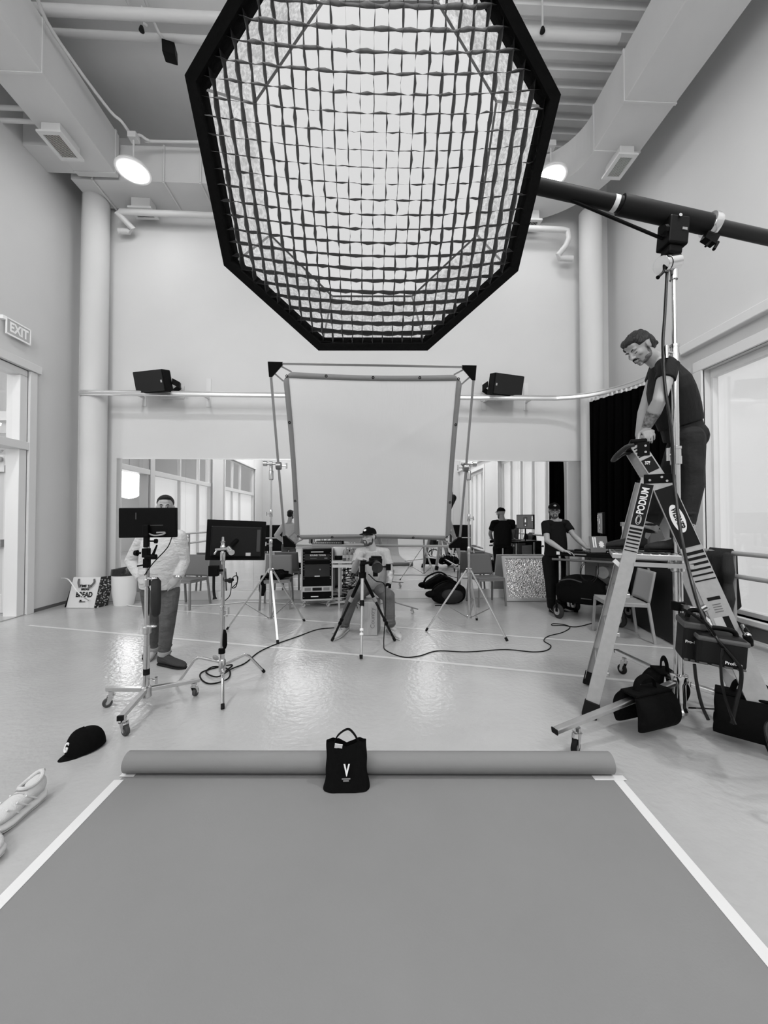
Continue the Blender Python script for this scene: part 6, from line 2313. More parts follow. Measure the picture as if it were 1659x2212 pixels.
obj('screen_figure', sf, mat('lit_figure', .6, .5, emit=.8), mm, smooth=False)
sf = MB()
for i in range(4):
    sf.box(SP_(-.215, .11 - i * .025), (.035, .001, .012), R)
obj('screen_list', sf, mat('lit_figure', .6, .5, emit=.8), mm, smooth=False)
obj('screen_pole', MB().cyl((mc_.x, mc_.y, ztp), (mc_.x, mc_.y, mc_.z - .15), .014, n=12), BLACK, mm)
q = at(1345, 1140, Y=5.3)
po = thing('antenna_pole', 'thin pale pole with a small head beside the upright monitor', 'pole', (q.x, q.y, ztp))
obj('pole', MB().cyl((q.x, q.y, ztp), (q.x, q.y, q.z + .03), .011, n=10), ALU, po)
obj('pole_head', MB().box((q.x, q.y, q.z + .05), (.05, .04, .06)), GREYP, po, smooth=False, bev=.006)
# ================================================================ BLACK ROAD CASE + JACKET ON BARRE
rcg = thing('road_case', 'tall black covered case behind the ladder, beside the sideways chair', 'road case', (3.75, 4.7, 0))
cor = [at(1362, 1345, Z=0), at(1457, 1396, Z=0)]
e1 = (cor[1] - cor[0]).normalized()
e2 = V3((-e1.y, e1.x, 0))
if e2.x < 0:
    e2 = -e2
zt2 = .93
mb = MB().prism([cor[0] + V3((0, 0, .01)), cor[1] + V3((0, 0, .01)), cor[1] + e2 * .42 + V3((0, 0, .01)), cor[0] + e2 * .42 + V3((0, 0, .01))], (0, 0, zt2))
obj('case_body', mb, mat('case_black', .004, .7), rcg, smooth=False, bev=.02)
qq = cor[0].lerp(cor[1], .5) + V3((0, 0, .8)) - e2 * .008
obj('badge', MB().box(qq, (.05, .004, .045), Matrix((e1, e2, V3((0, 0, 1)))).transposed()), mat('badge', .45, .4), rcg, smooth=False)
gp2 = thing('grey_case', 'dark grey hard case standing on the black road case between the ladder legs', 'case', cor[0].lerp(cor[1], .6) + e2 * .2 + V3((0, 0, zt2)))
gq = at(1455, 1145, Y=4.45)
obj('case_body', MB().box((gq.x, 4.6, zt2 + .2), (.34, .22, .38), Euler((0, .1, -.5)).to_matrix()), mat('case_grey', .07, .6), gp2, smooth=False, bev=.02)
jb = thing('draped_jacket', 'dark denim jacket draped over the barre rail at the right window', 'jacket', (4.18, 4.62, .8))
jy0, jy1 = at(1528, 1190, X=4.15).y, at(1578, 1190, X=4.15).y


def jack(u, v):
    y = jy0 + (jy1 - jy0) * u
    s_ = v * 2 - 1
    th = max(0, 1 - abs(s_) * 8)
    z = 1.10 - abs(s_) * (.85 - .22 * u + .05 * math.sin(u * 9)) if abs(s_) > .05 else 1.10
    x = 4.18 + (.045 + .03 * abs(s_)) * (1 if s_ > 0 else -1) * min(1, abs(s_) * 10)
    return V3((x + .018 * math.sin(u * 17 + s_ * 3) * abs(s_), y, z))


obj('jacket_body', MB().surf(jack, 36, 40), mat('dark_denim', .02, .9, bump=.4, bscale=70), jb, solid=.012)
jq = at(1572, 1250, X=4.1)
obj('hanging_sleeve', MB().chain([V3((4.1, jq.y, 1.02)), V3((4.08, jq.y - .03, .85)), V3((4.12, jq.y + .02, .72)), V3((4.09, jq.y - .02, .55)), V3((4.12, jq.y + .03, .38))], [.05, .06, .045, .06, .045]), mat('dark_denim', .02, .9, bump=.4, bscale=70), jb)

# things behind the camera that show only in the mirror
for (x, w_, lb) in ((-3.9, 1.1, 'black flight case with metal edges, far behind the camera at the left'), (4.0, .8, 'black flight case with metal edges, far behind the camera at the right')):
    fc = thing('flight_case', lb, 'flight case', (x, -2.6, 0))
    obj('case_body', MB().bx(x - w_ / 2, x + w_ / 2, -2.9, -2.3, .1, 1.22), BLACK, fc, smooth=False, bev=.01)
    mb = MB()
    for sx in (-1, 1):
        mb.bx(x + sx * w_ / 2 - .015, x + sx * w_ / 2 + .015, -2.31, -2.285, .1, 1.22)
    mb.bx(x - w_ / 2, x + w_ / 2, -2.31, -2.285, 1.2, 1.23)
    mb.bx(x - w_ / 2, x + w_ / 2, -2.31, -2.285, .64, .68)
    obj('edge_trim', mb, ALU, fc, smooth=False)
    for sx in (-1, 1):
        for sy in (-2.8, -2.4):
            obj('wheel', MB().cyl((x + sx * (w_ / 2 - .1), sy, .05), (x + sx * (w_ / 2 - .1) + .03, sy, .05), .05, n=16), RUBBER, fc)

# ================================================================ PEOPLE
def basis(fwd, up=(0, 0, 1)):
    f = V3(fwd).normalized()
    u = V3(up) - f * V3(up).dot(f)
    u.normalize()
    r = f.cross(u)
    return Matrix((r, f, u)).transposed()      # columns: right, forward, up


def hand(mb, wrist, d, n, thumb, curl=(.5, .55, .6, .65), spread=.07, thumb_ang=.6, sc=1.0, thumb_curl=.3):
    """five-fingered hand: d = direction of the fingers, n = palm normal, thumb = +1/-1 side of the thumb"""
    d = V3(d).normalized()
    n = V3(n)
    n = (n - d * n.dot(d)).normalized()
    s = d.cross(n) * thumb                      # towards the thumb side
    w = V3(wrist)
    secs = []
    for t, a, b_ in ((-.012, .024, .019), (.02, .031, .018), (.05, .040, .016), (.082, .041, .013)):
        secs.append((w + d * t * sc, s * a * sc, n * b_ * sc))
    mb.loft(secs, 14)
    mb.ell(w + (d * .035 + s * .024 + n * .008) * sc, (.017 * sc, .017 * sc, .017 * sc))
    for i, (off, ln, r) in enumerate(((.030, 1.0, .0090), (.0105, 1.1, .0092), (-.0095, 1.03, .0088), (-.028, .82, .0078))):
        p = w + (d * (.078 - .004 * abs(i - 1)) + s * off) * sc
        dirv = (d + s * (off * spread * 30)).normalized()
        c = curl[i]
        pts = [p]
        rs = [r * sc * 1.05]
        ang = 0.0
        for L_, k in ((.044, .75), (.028, 1.0), (.021, .8)):
            ang += c * k
            q = (dirv * math.cos(ang) + n * math.sin(ang))
            p = p + q * L_ * ln * sc
            pts.append(p)
            rs.append(rs[-1] * .92)
        mb.chain(pts, rs, 8)
    p = w + (d * .022 + s * .028 + n * .004) * sc
    t1 = (d * math.cos(thumb_ang) + s * math.sin(thumb_ang) + n * .25).normalized()
    t2 = (d * math.cos(thumb_ang * .6) + s * math.sin(thumb_ang * .6) + n * (.25 + thumb_curl)).normalized()
    mb.chain([p, p + t1 * .042 * sc, p + t1 * .042 * sc + t2 * .03 * sc, p + t1 * .042 * sc + t2 * .053 * sc], [.0135 * sc, .011 * sc, .0098 * sc, .008 * sc], 8)


def head_solid(mb, c, B, s=1.0):
    def P(x, y, z):
        return V3(c) + B @ (V3((x, y, z)) * s)

    def E(x, y, z, a, b_, h):
        mb.ell(P(x, y, z), (a * s, b_ * s, h * s), B, 20, 14)
    E(0, -.014, .032, .074, .094, .084)
    E(0, .022, -.022, .060, .066, .088)
    E(0, .030, -.070, .046, .048, .040)
    E(0, .066, -.098, .019, .017, .014)
    for k in (-1, 1):
        E(k * .030, .071, .020, .025, .015, .0085)
        E(k * .041, .055, -.024, .021, .022, .020)
        E(k * .040, .012, -.066, .018, .034, .026)
        E(k * .012, .094, -.033, .0085, .010, .0075)
        E(k * .077, -.006, -.010, .008, .019, .030)
        E(k * .080, -.012, .004, .009, .012, .016)
    mb.chain([P(0, .084, .012), P(0, .096, -.012), P(0, .104, -.029)], [.0085 * s, .0095 * s, .0125 * s], 10)
    E(0, .082, -.058, .023, .013, .0058)
    E(0, .080, -.069, .019, .013, .0065)
    E(0, .060, .052, .045, .022, .030)


def eyes(parent, c, B, s=1.0, closed=False):
    def P(x, y, z):
        return V3(c) + B @ (V3((x, y, z)) * s)
    ew = mat('eye_white', .6, .25)
    if not closed:
        for k in (-1, 1):
            e = obj('eye', MB().ell(P(k * .029, .0705, -.002), (.0115 * s, .0095 * s, .0078 * s), B, 14, 10), ew, parent)
            obj('iris', MB().ell(P(k * .029, .0778, -.002), (.0055 * s, .0030 * s, .0056 * s), B, 12, 8), INK, e)
            obj('eyelid', MB().tube(smooth_pts([P(k * .017, .077, -.003), P(k * .024, .0825, .0045), P(k * .034, .0815, .0048), P(k * .042, .0745, -.001)], 3), .0022 * s, 6), mat('lid_skin', .16, .5), parent)
    else:
        for k in (-1, 1):
            obj('eyelid', MB().tube(smooth_pts([P(k * .017, .079, -.006), P(k * .029, .083, -.009), P(k * .042, .075, -.005)], 3), .0022 * s, 6), HAIR, parent)
    for k in (-1, 1):
        obj('eyebrow', MB().tube(smooth_pts([P(k * .012, .088, .017), P(k * .028, .0885, .024), P(k * .045, .074, .020)], 4), [.003 * s] * 4 + [.0038 * s] * 3 + [.0022 * s] * 2, 6), HAIR, parent)


def person(name, label, loc, J, skin=SKIN, voxel=.0055):
    t = thing(name, label, 'person', loc)
    B = J['headB']
    hc = V3(J['head'])
    hs = J.get('hs', 1.0)
    mb = MB()
    head_solid(mb, hc, B, hs)
    nb = V3(J['neck'])
    mb.chain([hc + B @ V3((0, -.022, -.06)) * hs, nb], [.055, .060], 16)
    for s in 'LR':
        sh, el, wr = V3(J['sh' + s]), V3(J['el' + s]), V3(J['wr' + s])
        ak = J.get('arm', 1.0)
        mb.chain([nb + (sh - nb) * .35, sh, sh.lerp(el, .45), el, el.lerp(wr, .3), wr], [.055, .050 * ak, .047 * ak, .039 * ak, .043 * ak, .027 * ak], 12)
        if ('hand' + s) in J:
            hand(mb, wr, **J['hand' + s])
        hi, kn, an = V3(J['hip' + s]), V3(J['kn' + s]), V3(J['an' + s])
        mb.chain([hi, hi.lerp(kn, .5), kn, kn.lerp(an, .35), an], [.078, .066, .050, .050, .034], 12)
        fd = V3(J['foot' + s]).normalized()
        mb.chain([an, an + fd * .1 - V3((0, 0, .045)), an + fd * .15 - V3((0, 0, .055))], [.034, .028, .02], 10)
    # trunk
    secs = []
    for c, r, f, a, b_ in J['trunk']:
        secs.append((c, V3(r) * (a - .014), V3(f) * (b_ - .014)))
    mb.loft(secs, 24)
    fuse('body', mb, skin, t, voxel, 3)
    return t


def trunk(pel, chest, top, r0, r1, w=(.165, .15, .165, .185, .10), dd=(.115, .11, .12, .105, .07), belly=0.0):
    """ellipse sections from the seat to the base of the neck"""
    pel, chest, top = V3(pel), V3(chest), V3(top)
    P = smooth_pts([pel, pel.lerp(chest, .5) + (pel.lerp(chest, .5) - pel.lerp(top, .5)) * .2, chest, top], 3)
    n = len(P)
    out = []
    r0, r1 = V3(r0).normalized(), V3(r1).normalized()
    for i, p in enumerate(P):
        u = i / (n - 1)
        up = (P[min(i + 1, n - 1)] - P[max(i - 1, 0)]).normalized()
        r = r0.lerp(r1, u)
        r = (r - up * r.dot(up)).normalized()
        f = up.cross(r)
        k = u * (len(w) - 1)
        j = min(int(k), len(w) - 2)
        q = k - j
        a = w[j] * (1 - q) + w[j + 1] * q
        b_ = dd[j] * (1 - q) + dd[j + 1] * q
        out.append((p + f * belly * math.exp(-((u - .3) / .25) ** 2), r, f, a, b_))
    return out


def shirt(t, J, m, sleeve=.5, slack=.012, name='shirt', hem=0, voxel=.006, collar=True, sl_r=(.062, .058, .056), long_r=(.06, .056, .05, .045, .034)):
    mb = MB()
    secs = [(c, V3(r) * (a + slack), V3(f) * (b_ + slack)) for c, r, f, a, b_ in J['trunk'][hem:]]
    mb.loft(secs, 28)
    nb = V3(J['neck'])
    for s in 'LR':
        sh, el, wr = V3(J['sh' + s]), V3(J['el' + s]), V3(J['wr' + s])
        if sleeve < 1:
            e = sh.lerp(el, sleeve)
            mb.chain([nb + (sh - nb) * .45 - V3((0, 0, .01)), sh], [.062, .064], 14)
            mb.ell(sh, .064)
            mb.chain([sh, sh.lerp(e, .5)], [sl_r[0], (sl_r[0] + sl_r[1]) / 2], 16)
            mb.cyl(sh.lerp(e, .5), e, (sl_r[0] + sl_r[1]) / 2, sl_r[1], 18)
        else:
            e = el.lerp(wr, min(.97, sleeve - 1))
            mb.chain([nb + (sh - nb) * .45 - V3((0, 0, .01)), sh, sh.lerp(el, .5), el, el.lerp(e, .5)], [.06, long_r[0] + .006, long_r[1] + .004, long_r[2], long_r[3]], 14)
            mb.cyl(el.lerp(e, .5), e, long_r[3], long_r[4] + .004, 14)
            for k in range(3):
                q = el.lerp(e, .25 + .3 * k)
                mb.ell(q, (.05 - .004 * k, .05 - .004 * k, .03))
    return fuse(name, mb, m, t, voxel, 3)


def trousers(t, J, m, cuff=None, slack=.012, voxel=.0065, upto=3, leg_r=(.096, .082, .066, .062, .055), seat=None):
    mb = MB()
    secs = [(c, V3(r) * (a + .004), V3(f) * (b_ + .004)) for c, r, f, a, b_ in J['trunk'][:upto]]
    mb.loft(secs, 28)
    for s in 'LR':
        hi, kn, an = V3(J['hip' + s]), V3(J['kn' + s]), V3(J['an' + s])
        mb.chain([hi, hi.lerp(kn, .5), kn, kn.lerp(an, .45)], list(leg_r[:4]), 16)
        e = kn.lerp(an, J.get('legend', .93))
        mb.cyl(kn.lerp(an, .45), e, leg_r[3], leg_r[4], 16)
        dn = (an - kn).normalized()
        sd = dn.orthogonal().normalized()
        for k in range(4):
            q = kn.lerp(an, .55 + .11 * k)
            mb.ell(q + sd * .012 * (-1) ** k, (leg_r[4] + .004, leg_r[4] + .004, .022))
        mb.ell(kn - dn * .02, leg_r[2] * 1.03)
    if seat:
        mb.ell(seat[0], seat[1])
    o = fuse('trousers', mb, m, t, voxel, 3)
    if cuff:
        for s in 'LR':
            kn, an = V3(J['kn' + s]), V3(J['an' + s])
            e = kn.lerp(an, J.get('legend', .93))
            d = (an - kn).normalized()
            obj('turned_cuff', MB().lathe(e - d * .045, d, [(0, leg_r[4] - .004), (.002, leg_r[4] + .007), (.045, leg_r[4] + .008), (.05, leg_r[4] + .004), (.05, leg_r[4] - .01)], 24), cuff, o)
    return o


def footwear(t, heel, toe, m, sole, h=.085, w=.095, name='shoe', high=0.0, lace=None):
    heel, toe = V3(heel), V3(toe)
    d = toe - heel
    L_ = d.length
    d.normalize()
    s = V3((-d.y, d.x, 0)).normalized()
    secs = []
    for u, wd, zh in ((0, .5, .8), (.05, .72, .95), (.2, .76, 1.0), (.35, .78, .95), (.5, .88, .75), (.68, 1.0, .62), (.85, .9, .5), (.96, .55, .38), (1.0, .25, .25)):
        secs.append((heel + d * (u * L_) + V3((0, 0, .016 + h * zh / 2)), s * (w / 2 * wd), V3((0, 0, h * zh / 2))))
    mb = MB().loft(secs, 20)
    if high:
        mb.cyl(heel + d * .055 + V3((0, 0, .05)), heel + d * .05 + V3((0, 0, .05 + high)), .046, .05, 18)
    o = obj(name, mb, m, t)
    sl = [(c - V3((0, 0, c.z - heel.z - .012)), a * 1.08, V3((0, 0, .012))) for c, a, b_ in secs]
    obj('sole', MB().loft(sl, 20), sole, o)
    if lace is not None:
        for k in range(4):
            c = heel + d * ((.38 + .09 * k) * L_) + V3((0, 0, .018 + h * (.92 - .12 * k)))
            obj('lace', MB().tube([c - s * .022 + d * .008, c + V3((0, 0, .004)), c + s * .022 - d * .008], .0035, 6), lace, o)
    return o


def cap_on(t, hc, B, m=BFAB, s=1.0, badge=None, tilt=0.0):
    M = Matrix.Translation(V3(hc) + B @ V3((0, -.012, .042)) * s) @ (B @ Euler((tilt, 0, 0)).to_matrix()).to_4x4()
    cap = obj('cap', MB().ell(V3(hc) + B @ V3((0, -.014, .05)) * s, .001), m, t)
    cap_mesh(cap, M, band=.094 * s, h=.082 * s, brim=.075 * s, m=m, droop=.20)
    if badge:
        p = M @ V3((0, .098 * s, .045 * s))
        obj('cap_badge', MB().ell(p, (.022 * s, .004, .017 * s), (B @ Euler((.55, 0, 0)).to_matrix())), badge, cap)
    return cap


def beard_on(t, hc, B, s=1.0, full=1.0, m=None):
    def P(x, y, z):
        return V3(hc) + B @ (V3((x, y, z)) * s)
    mb = MB()

    def E(x, y, z, a, b_, h):
        mb.ell(P(x, y, z), (a * s, b_ * s, h * s), B, 16, 10)
    E(0, .066, -.099, .023 * full, .021, .018 * full)
    E(0, .034, -.092, .046, .044, .024)
    for k in (-1, 1):
        E(k * .041, .016, -.078, .020, .038, .022)
        E(k * .054, -.002, -.048, .010, .018, .034)
        E(k * .022, .078, -.066, .006, .012, .018)
        E(k * .013, .0865, -.0465, .013, .008, .0055)
    return fuse('beard', mb, m or BEARD, t, .004, 2)


def wavy(c, B, amp=.0022):
    Bi = B.transposed()

    def f(p):
        q = Bi @ (V3(p) - V3(c))
        w = math.sin(q.x * 260 + 5 * math.sin(q.y * 40)) * .6 + math.sin(q.x * 130 + q.y * 60 + q.z * 50)
        edge = .006 * math.sin(q.x * 180 + 2 * math.sin(q.z * 70))
        n = q.normalized()
        return V3(p) + B @ (n * amp * w + V3((0, 0, edge * .6)))
    return f

# ---------------------------------------------------------------- 1: man standing at the left
SWEAT = mat('pale_sweater', .56, .9, bump=.8, bscale=13, stretch=(1, 1, 1.8), bdist=.03)
JEAN = mat('grey_jeans', .085, .85, bump=.8, bscale=12, bdist=.03, stretch=(1, 1, 1.5), vary=.35, vscale=6)
Y1 = 3.98
fw1 = V3((.30, -.95, 0)).normalized()
B1 = basis(V3((.38, -.92, .02)))
rt1 = fw1.cross(V3((0, 0, 1)))
hc1 = at(357, 1096, Y=Y1)
nk1 = at(350, 1146, Y=Y1 + .02)
pel1, ch1_, tp1 = at(345, 1284, Y=Y1 + .02), at(349, 1182, Y=Y1 + .0), at(350, 1146, Y=Y1 + .02)
J1 = dict(head=hc1, headB=B1, neck=nk1, hs=.97,
          shR=at(313, 1160, Y=Y1), shL=at(387, 1160, Y=Y1 + .02),
          elR=at(284, 1212, Y=Y1 + .06), elL=at(396, 1212, Y=Y1 + .06),
          wrR=at(306, 1252, Y=Y1 - .06), wrL=at(384, 1250, Y=Y1 - .06),
          hipR=at(326, 1275, Y=Y1 + .02), hipL=at(366, 1275, Y=Y1 + .02),
          knR=at(331, 1350, Y=Y1 + .08), knL=at(361, 1352, Y=Y1 - .06),
          anR=at(334, 1404, Y=Y1 + .22), anL=at(354, 1417, Y=Y1 + .0),
          footR=(.1, -1, 0), footL=(.85, -.45, 0), legend=.93,
          trunk=trunk(pel1, ch1_, tp1, rt1, rt1, w=(.155, .172, .18, .165, .075), dd=(.115, .125, .125, .10, .06), belly=.015))
J1['handR'] = dict(d=at(322, 1268, Y=Y1 - .08) - J1['wrR'], n=V3((0, 1, 0)), thumb=1, curl=(.2, .2, .2, .2))
J1['handL'] = dict(d=at(368, 1262, Y=Y1 - .08) - J1['wrL'], n=V3((0, 1, 0)), thumb=-1, curl=(.2, .2, .2, .2))
p1_ = person('person', 'standing man in a pale sweater, hands in pockets, face half hidden by a monitor', at(345, 1440, Z=0), J1)
shirt(p1_, J1, SWEAT, sleeve=1.93, slack=.018, name='sweater', hem=1, long_r=(.068, .066, .062, .056, .042))
trousers(p1_, J1, JEAN, cuff=mat('cuff_pale', .38, .8), leg_r=(.098, .085, .07, .062, .052))
fuse('hair', MB().ell(hc1 + B1 @ V3((0, -.03, .052)), (.080, .088, .078), B1).ell(hc1 + B1 @ V3((0, -.055, -.0)), (.074, .058, .07), B1).ell(hc1 + B1 @ V3((0, .035, .09)), (.058, .045, .024), B1), HAIR, p1_, .004, 2)
eyes(p1_, hc1, B1)
beard_on(p1_, hc1, B1)
hl = at(340, 1438, Z=0)
sm1 = mat('dark_suede', .03, .8, bump=.3, bscale=80)
footwear(p1_, hl + V3((0, .03, .0)), at(398, 1448, Z=0) + V3((0, .03, 0)), sm1, RUBBER, h=.10, w=.105)
hl = at(333, 1412, Z=0)
footwear(p1_, hl + V3((-.01, .06, 0)), hl + V3((.02, -.21, 0)), sm1, RUBBER, h=.09, w=.10)
obj('wristwatch', MB().lathe(J1['wrL'] - V3((0, 0, -.01)), (J1['wrL'] - J1['elL']), [(-.012, .033), (-.01, .036), (.01, .036), (.012, .033)], 18), CHROME, p1_)

# ---------------------------------------------------------------- 2: seated photographer behind the tripod
TEE = mat('grey_tee', .42, .9, bump=.9, bscale=14, stretch=(1.5, 1, .7), bdist=.03)
PANT = mat('grey_trousers', .115, .85, bump=.8, bscale=12, bdist=.03, vary=.2, vscale=5)
INKSKIN = mat('tattooed_skin', .36, .5, vary=.55, vscale=22, bump=.1, bscale=90)
Y2 = 5.08
B2_ = basis(V3((-.62, -.78, .03)))
hc2 = at(797, 1160, Y=Y2 - .03)
fw2 = V3((-.08, -1, 0)).normalized()
rt2 = fw2.cross(V3((0, 0, 1)))
pel2, ch2_, tp2 = at(805, 1268, Y=Y2 + .20), at(806, 1215, Y=Y2 + .06), at(804, 1187, Y=Y2 + .0)
J2 = dict(head=hc2, headB=B2_, neck=tp2,
          shR=at(776, 1194, Y=Y2), shL=at(833, 1194, Y=Y2 + .02),
          elR=at(765, 1232, Y=Y2 - .2), elL=at(845, 1236, Y=Y2 - .04),
          wrR=at(774, 1207, Y=Y2 - .50), wrL=at(839, 1268, Y=Y2 - .18),
          hipR=at(790, 1270, Y=Y2 + .14), hipL=at(820, 1270, Y=Y2 + .14),
          knR=at(762, 1290, Y=Y2 - .28), knL=at(839, 1290, Y=Y2 - .28),
          anR=at(742, 1352, Y=Y2 - .06), anL=at(843, 1352, Y=Y2 - .18),
          footR=(-.8, -.6, 0), footL=(.7, -.7, 0), legend=.94,
          trunk=trunk(pel2, ch2_, tp2, rt2, rt2, w=(.165, .165, .17, .155, .075), dd=(.12, .125, .12, .10, .06), belly=.02))
J2['handR'] = dict(d=V3((.13, -.03, .0)), n=V3((.1, -.1, -1)), thumb=-1, curl=(.35, .35, .4, .4), spread=.1)
J2['handL'] = dict(d=V3((.02, -.05, -1)), n=V3((.3, .9, 0)), thumb=1, curl=(.25, .25, .28, .3), spread=.14)
p2_ = person('person', 'seated man in cap and pale T-shirt resting one hand on the camera tripod', at(805, 1330, Z=0), J2)
shirt(p2_, J2, TEE, sleeve=.62, slack=.02, name='t_shirt', hem=1, sl_r=(.064, .064, .06))
trousers(p2_, J2, PANT, leg_r=(.10, .092, .078, .072, .062), cuff=PANT)
cap_on(p2_, hc2, B2_, badge=PRINT)
eyes(p2_, hc2, B2_)
beard_on(p2_, hc2, B2_)
fuse('hair', MB().ell(hc2 + B2_ @ V3((0, -.045, .005)), (.078, .062, .05), B2_), mat('short_hair', .06, .8), p2_, .004, 2)
shm, shs = mat('pale_sneaker', .5, .7, bump=.2, bscale=80), mat('sneaker_sole', .55, .6)
footwear(p2_, at(748, 1362, Z=0) + V3((.02, .03, 0)), at(718, 1384, Z=0) + V3((.02, 0, 0)), shm, shs, lace=INK, h=.09)
footwear(p2_, at(840, 1362, Z=0) + V3((-.01, .02, 0)), at(869, 1384, Z=0) + V3((-.02, 0, 0)), shm, shs, lace=INK, h=.09)
obj('wristwatch', MB().lathe(J2['wrL'] + V3((0, 0, .02)), (J2['wrL'] - J2['elL']), [(-.014, .032), (-.012, .036), (.012, .036), (.014, .032)], 18).box(J2['wrL'] + V3((.015, -.034, .01)), (.034, .01, .034)), BLACK, p2_)
fa = MB()
e_, w_ = J2['elL'], J2['wrL']
fa.tube([e_ + (w_ - e_) * k for k in (-.1, .05, .3, .6, .9)], [.0405, .0405, .0432, .036, .0285], 20, cap=False)
obj('tattoo', fa, INKSKIN, p2_)
# crate he sits on
cr_ = thing('wooden_crate', 'upright plywood crate that the seated man sits on', 'crate', at(803, 1373, Z=0))
qc = at(801, 1373, Z=0)
cw0 = V3((qc.x, qc.y + .14, 0))
R = Euler((0, 0, math.radians(-10))).to_matrix()
zc_ = pel2.z - .115
obj('crate_box', MB().box(cw0 + V3((0, 0, zc_ / 2)), (.21, .30, zc_ - .004), R), mat('plywood', .36, .6, bump=.1, bscale=20, stretch=(6, 6, 1), vary=.1, vscale=8), cr_, smooth=False, bev=.006)
text('lettering', 'Country', .075, frame(cw0 + R @ V3((.05, -.152, .22)), (0, 0, 1), R @ V3((-1, 0, 0))), mat('faded_ink', .14, .7), cr_)

# camera and tripod
tf = [at(717, 1386, Z=0), at(780, 1426, Z=0), at(853, 1386, Z=0)]
tc_ = sum(tf, V3()) / 3
tr = thing('camera_tripod', 'black and silver three-legged camera tripod in front of the seated man', 'tripod', (tc_.x, tc_.y, 0))
ap = at(783, 1242, Y=tc_.y)
for i, f_ in enumerate(tf):
    f_ = V3((f_.x, f_.y, .012))
    a = ap + (f_ - ap) * .03
    m1, m2 = ap.lerp(f_, .36), ap.lerp(f_, .70)
    lg = obj('leg', MB().cyl(a, m1, .02, .019, 14), BLACK if i != 1 else mat('tripod_silver', .42, .55, metal=.6), tr)
    obj('leg_clamp', MB().cyl(m1 - (f_ - ap).normalized() * .03, m1 + (f_ - ap).normalized() * .03, .024, n=14), GREYP if i != 1 else BLACK, lg)
    obj('lower_leg', MB().cyl(m1, f_, .0145, .013, 12), mat('leg_black', .006, .5, spec=.2) if i != 1 else mat('tripod_silver', .42, .55, metal=.6), lg)
    obj('twist_lock', MB().cyl(m2 - (f_ - ap).normalized() * .035, m2 - (f_ - ap).normalized() * .01, .021, n=14).cyl(m2 + (f_ - ap).normalized() * .01, m2 + (f_ - ap).normalized() * .035, .021, n=14), BLACK if i != 1 else WHITE, lg)
    obj('rubber_foot', MB().cyl(f_ - (f_ - ap).normalized() * .04, f_, .018, .016, 12), RUBBER, lg)
obj('spider', MB().cyl(ap + V3((0, 0, -.03)), ap + V3((0, 0, .03)), .042, n=20), BLACK, tr)
obj('centre_column', MB().cyl(ap + V3((0, 0, -.16)), ap + V3((0, 0, .05)), .014, n=14), ALU, tr)
obj('ball_head', MB().cyl(ap + V3((0, 0, .03)), ap + V3((0, 0, .11)), .030, n=18).ell(ap + V3((0, 0, .115)), .032).box(ap + V3((0.01, 0, .15)), (.07, .05, .03)), BLACK, tr)
cmr = thing('camera', 'black camera with a large round lens on the tripod head', 'camera', at(812, 1222, Y=4.42))
cb0 = at(811, 1214, Y=4.50)
lc_ = at(815, 1226, Y=4.34)
obj('camera_body', MB().box(cb0, (.15, .07, .095), Euler((0, .06, .2)).to_matrix()), BLACK, cmr, smooth=False, bev=.012)
obj('viewfinder_hump', MB().box(cb0 + V3((.01, 0, .055)), (.12, .06, .03), Euler((0, .04, .2)).to_matrix()), BLACK, cmr, smooth=False, bev=.01)
ld = (lc_ - cb0).normalized()
ln_ = obj('lens', MB().lathe(cb0 + ld * .02, ld, [(0, .045), (.06, .045), (.062, .05), (.12, .05), (.122, .06), (.16, .062), (.165, .056), (.15, .05)], 28), mat('lens_black', .008, .35), cmr)
obj('front_element', MB().cyl(cb0 + ld * .168, cb0 + ld * .17, .045, n=28), mat('lens_glass', .01, .05, coat=1.0), ln_)
obj('lens_bracket', MB().box(ap + V3((.06, -.02, .14)), (.16, .04, .03), Euler((0, -.15, 0)).to_matrix()).box(lc_ + V3((-.02, .06, -.075)), (.055, .06, .06)), BLACK, cmr, smooth=False, bev=.005)
obj('side_trigger', MB().box(cb0 + V3((.15, .0, -.06)), (.055, .04, .07)).cyl(cb0 + V3((.08, 0, -.055)), cb0 + V3((.14, 0, -.06)), .008, n=8), BLACK, cmr, smooth=False, bev=.006)

# ---------------------------------------------------------------- 3: man in glasses at the cart
BT = mat('black_tee', .006, .9, bump=.5, bscale=26, spec=.2)
BP_ = mat('black_trousers', .006, .9, bump=.4, bscale=26, spec=.2)
Y3 = 5.92
B3 = basis(V3((-.30, -.95, -.04)))
hc3 = at(1197, 1104, Y=Y3)
fw3 = V3((.45, -.89, 0)).normalized()
rt3 = fw3.cross(V3((0, 0, 1)))
pel3, ch3_, tp3 = at(1196, 1208, Y=Y3 + .05), at(1199, 1150, Y=Y3 + .03), at(1200, 1126, Y=Y3 + .02)
J3 = dict(head=hc3, headB=B3, neck=tp3,
          shR=at(1178, 1133, Y=Y3 - .02), shL=at(1222, 1131, Y=Y3 + .08),
          elR=at(1182, 1167, Y=Y3 - .16), elL=at(1240, 1157, Y=Y3 - .06),
          wrR=at(1216, 1189, Y=Y3 - .40), wrL=at(1268, 1184, Y=Y3 - .28),
          hipR=at(1185, 1210, Y=Y3 + .02), hipL=at(1208, 1210, Y=Y3 + .1),
          knR=at(1189, 1264, Y=Y3 + .0), knL=at(1210, 1264, Y=Y3 + .08),
          anR=at(1192, 1314, Y=Y3 + .05), anL=at(1216, 1312, Y=Y3 + .12),
          footR=(.2, -1, 0), footL=(.8, -.5, 0), legend=.96,
          trunk=trunk(pel3, ch3_, tp3, rt3, rt3, w=(.16, .165, .175, .165, .075), dd=(.12, .13, .125, .10, .06), belly=.03))
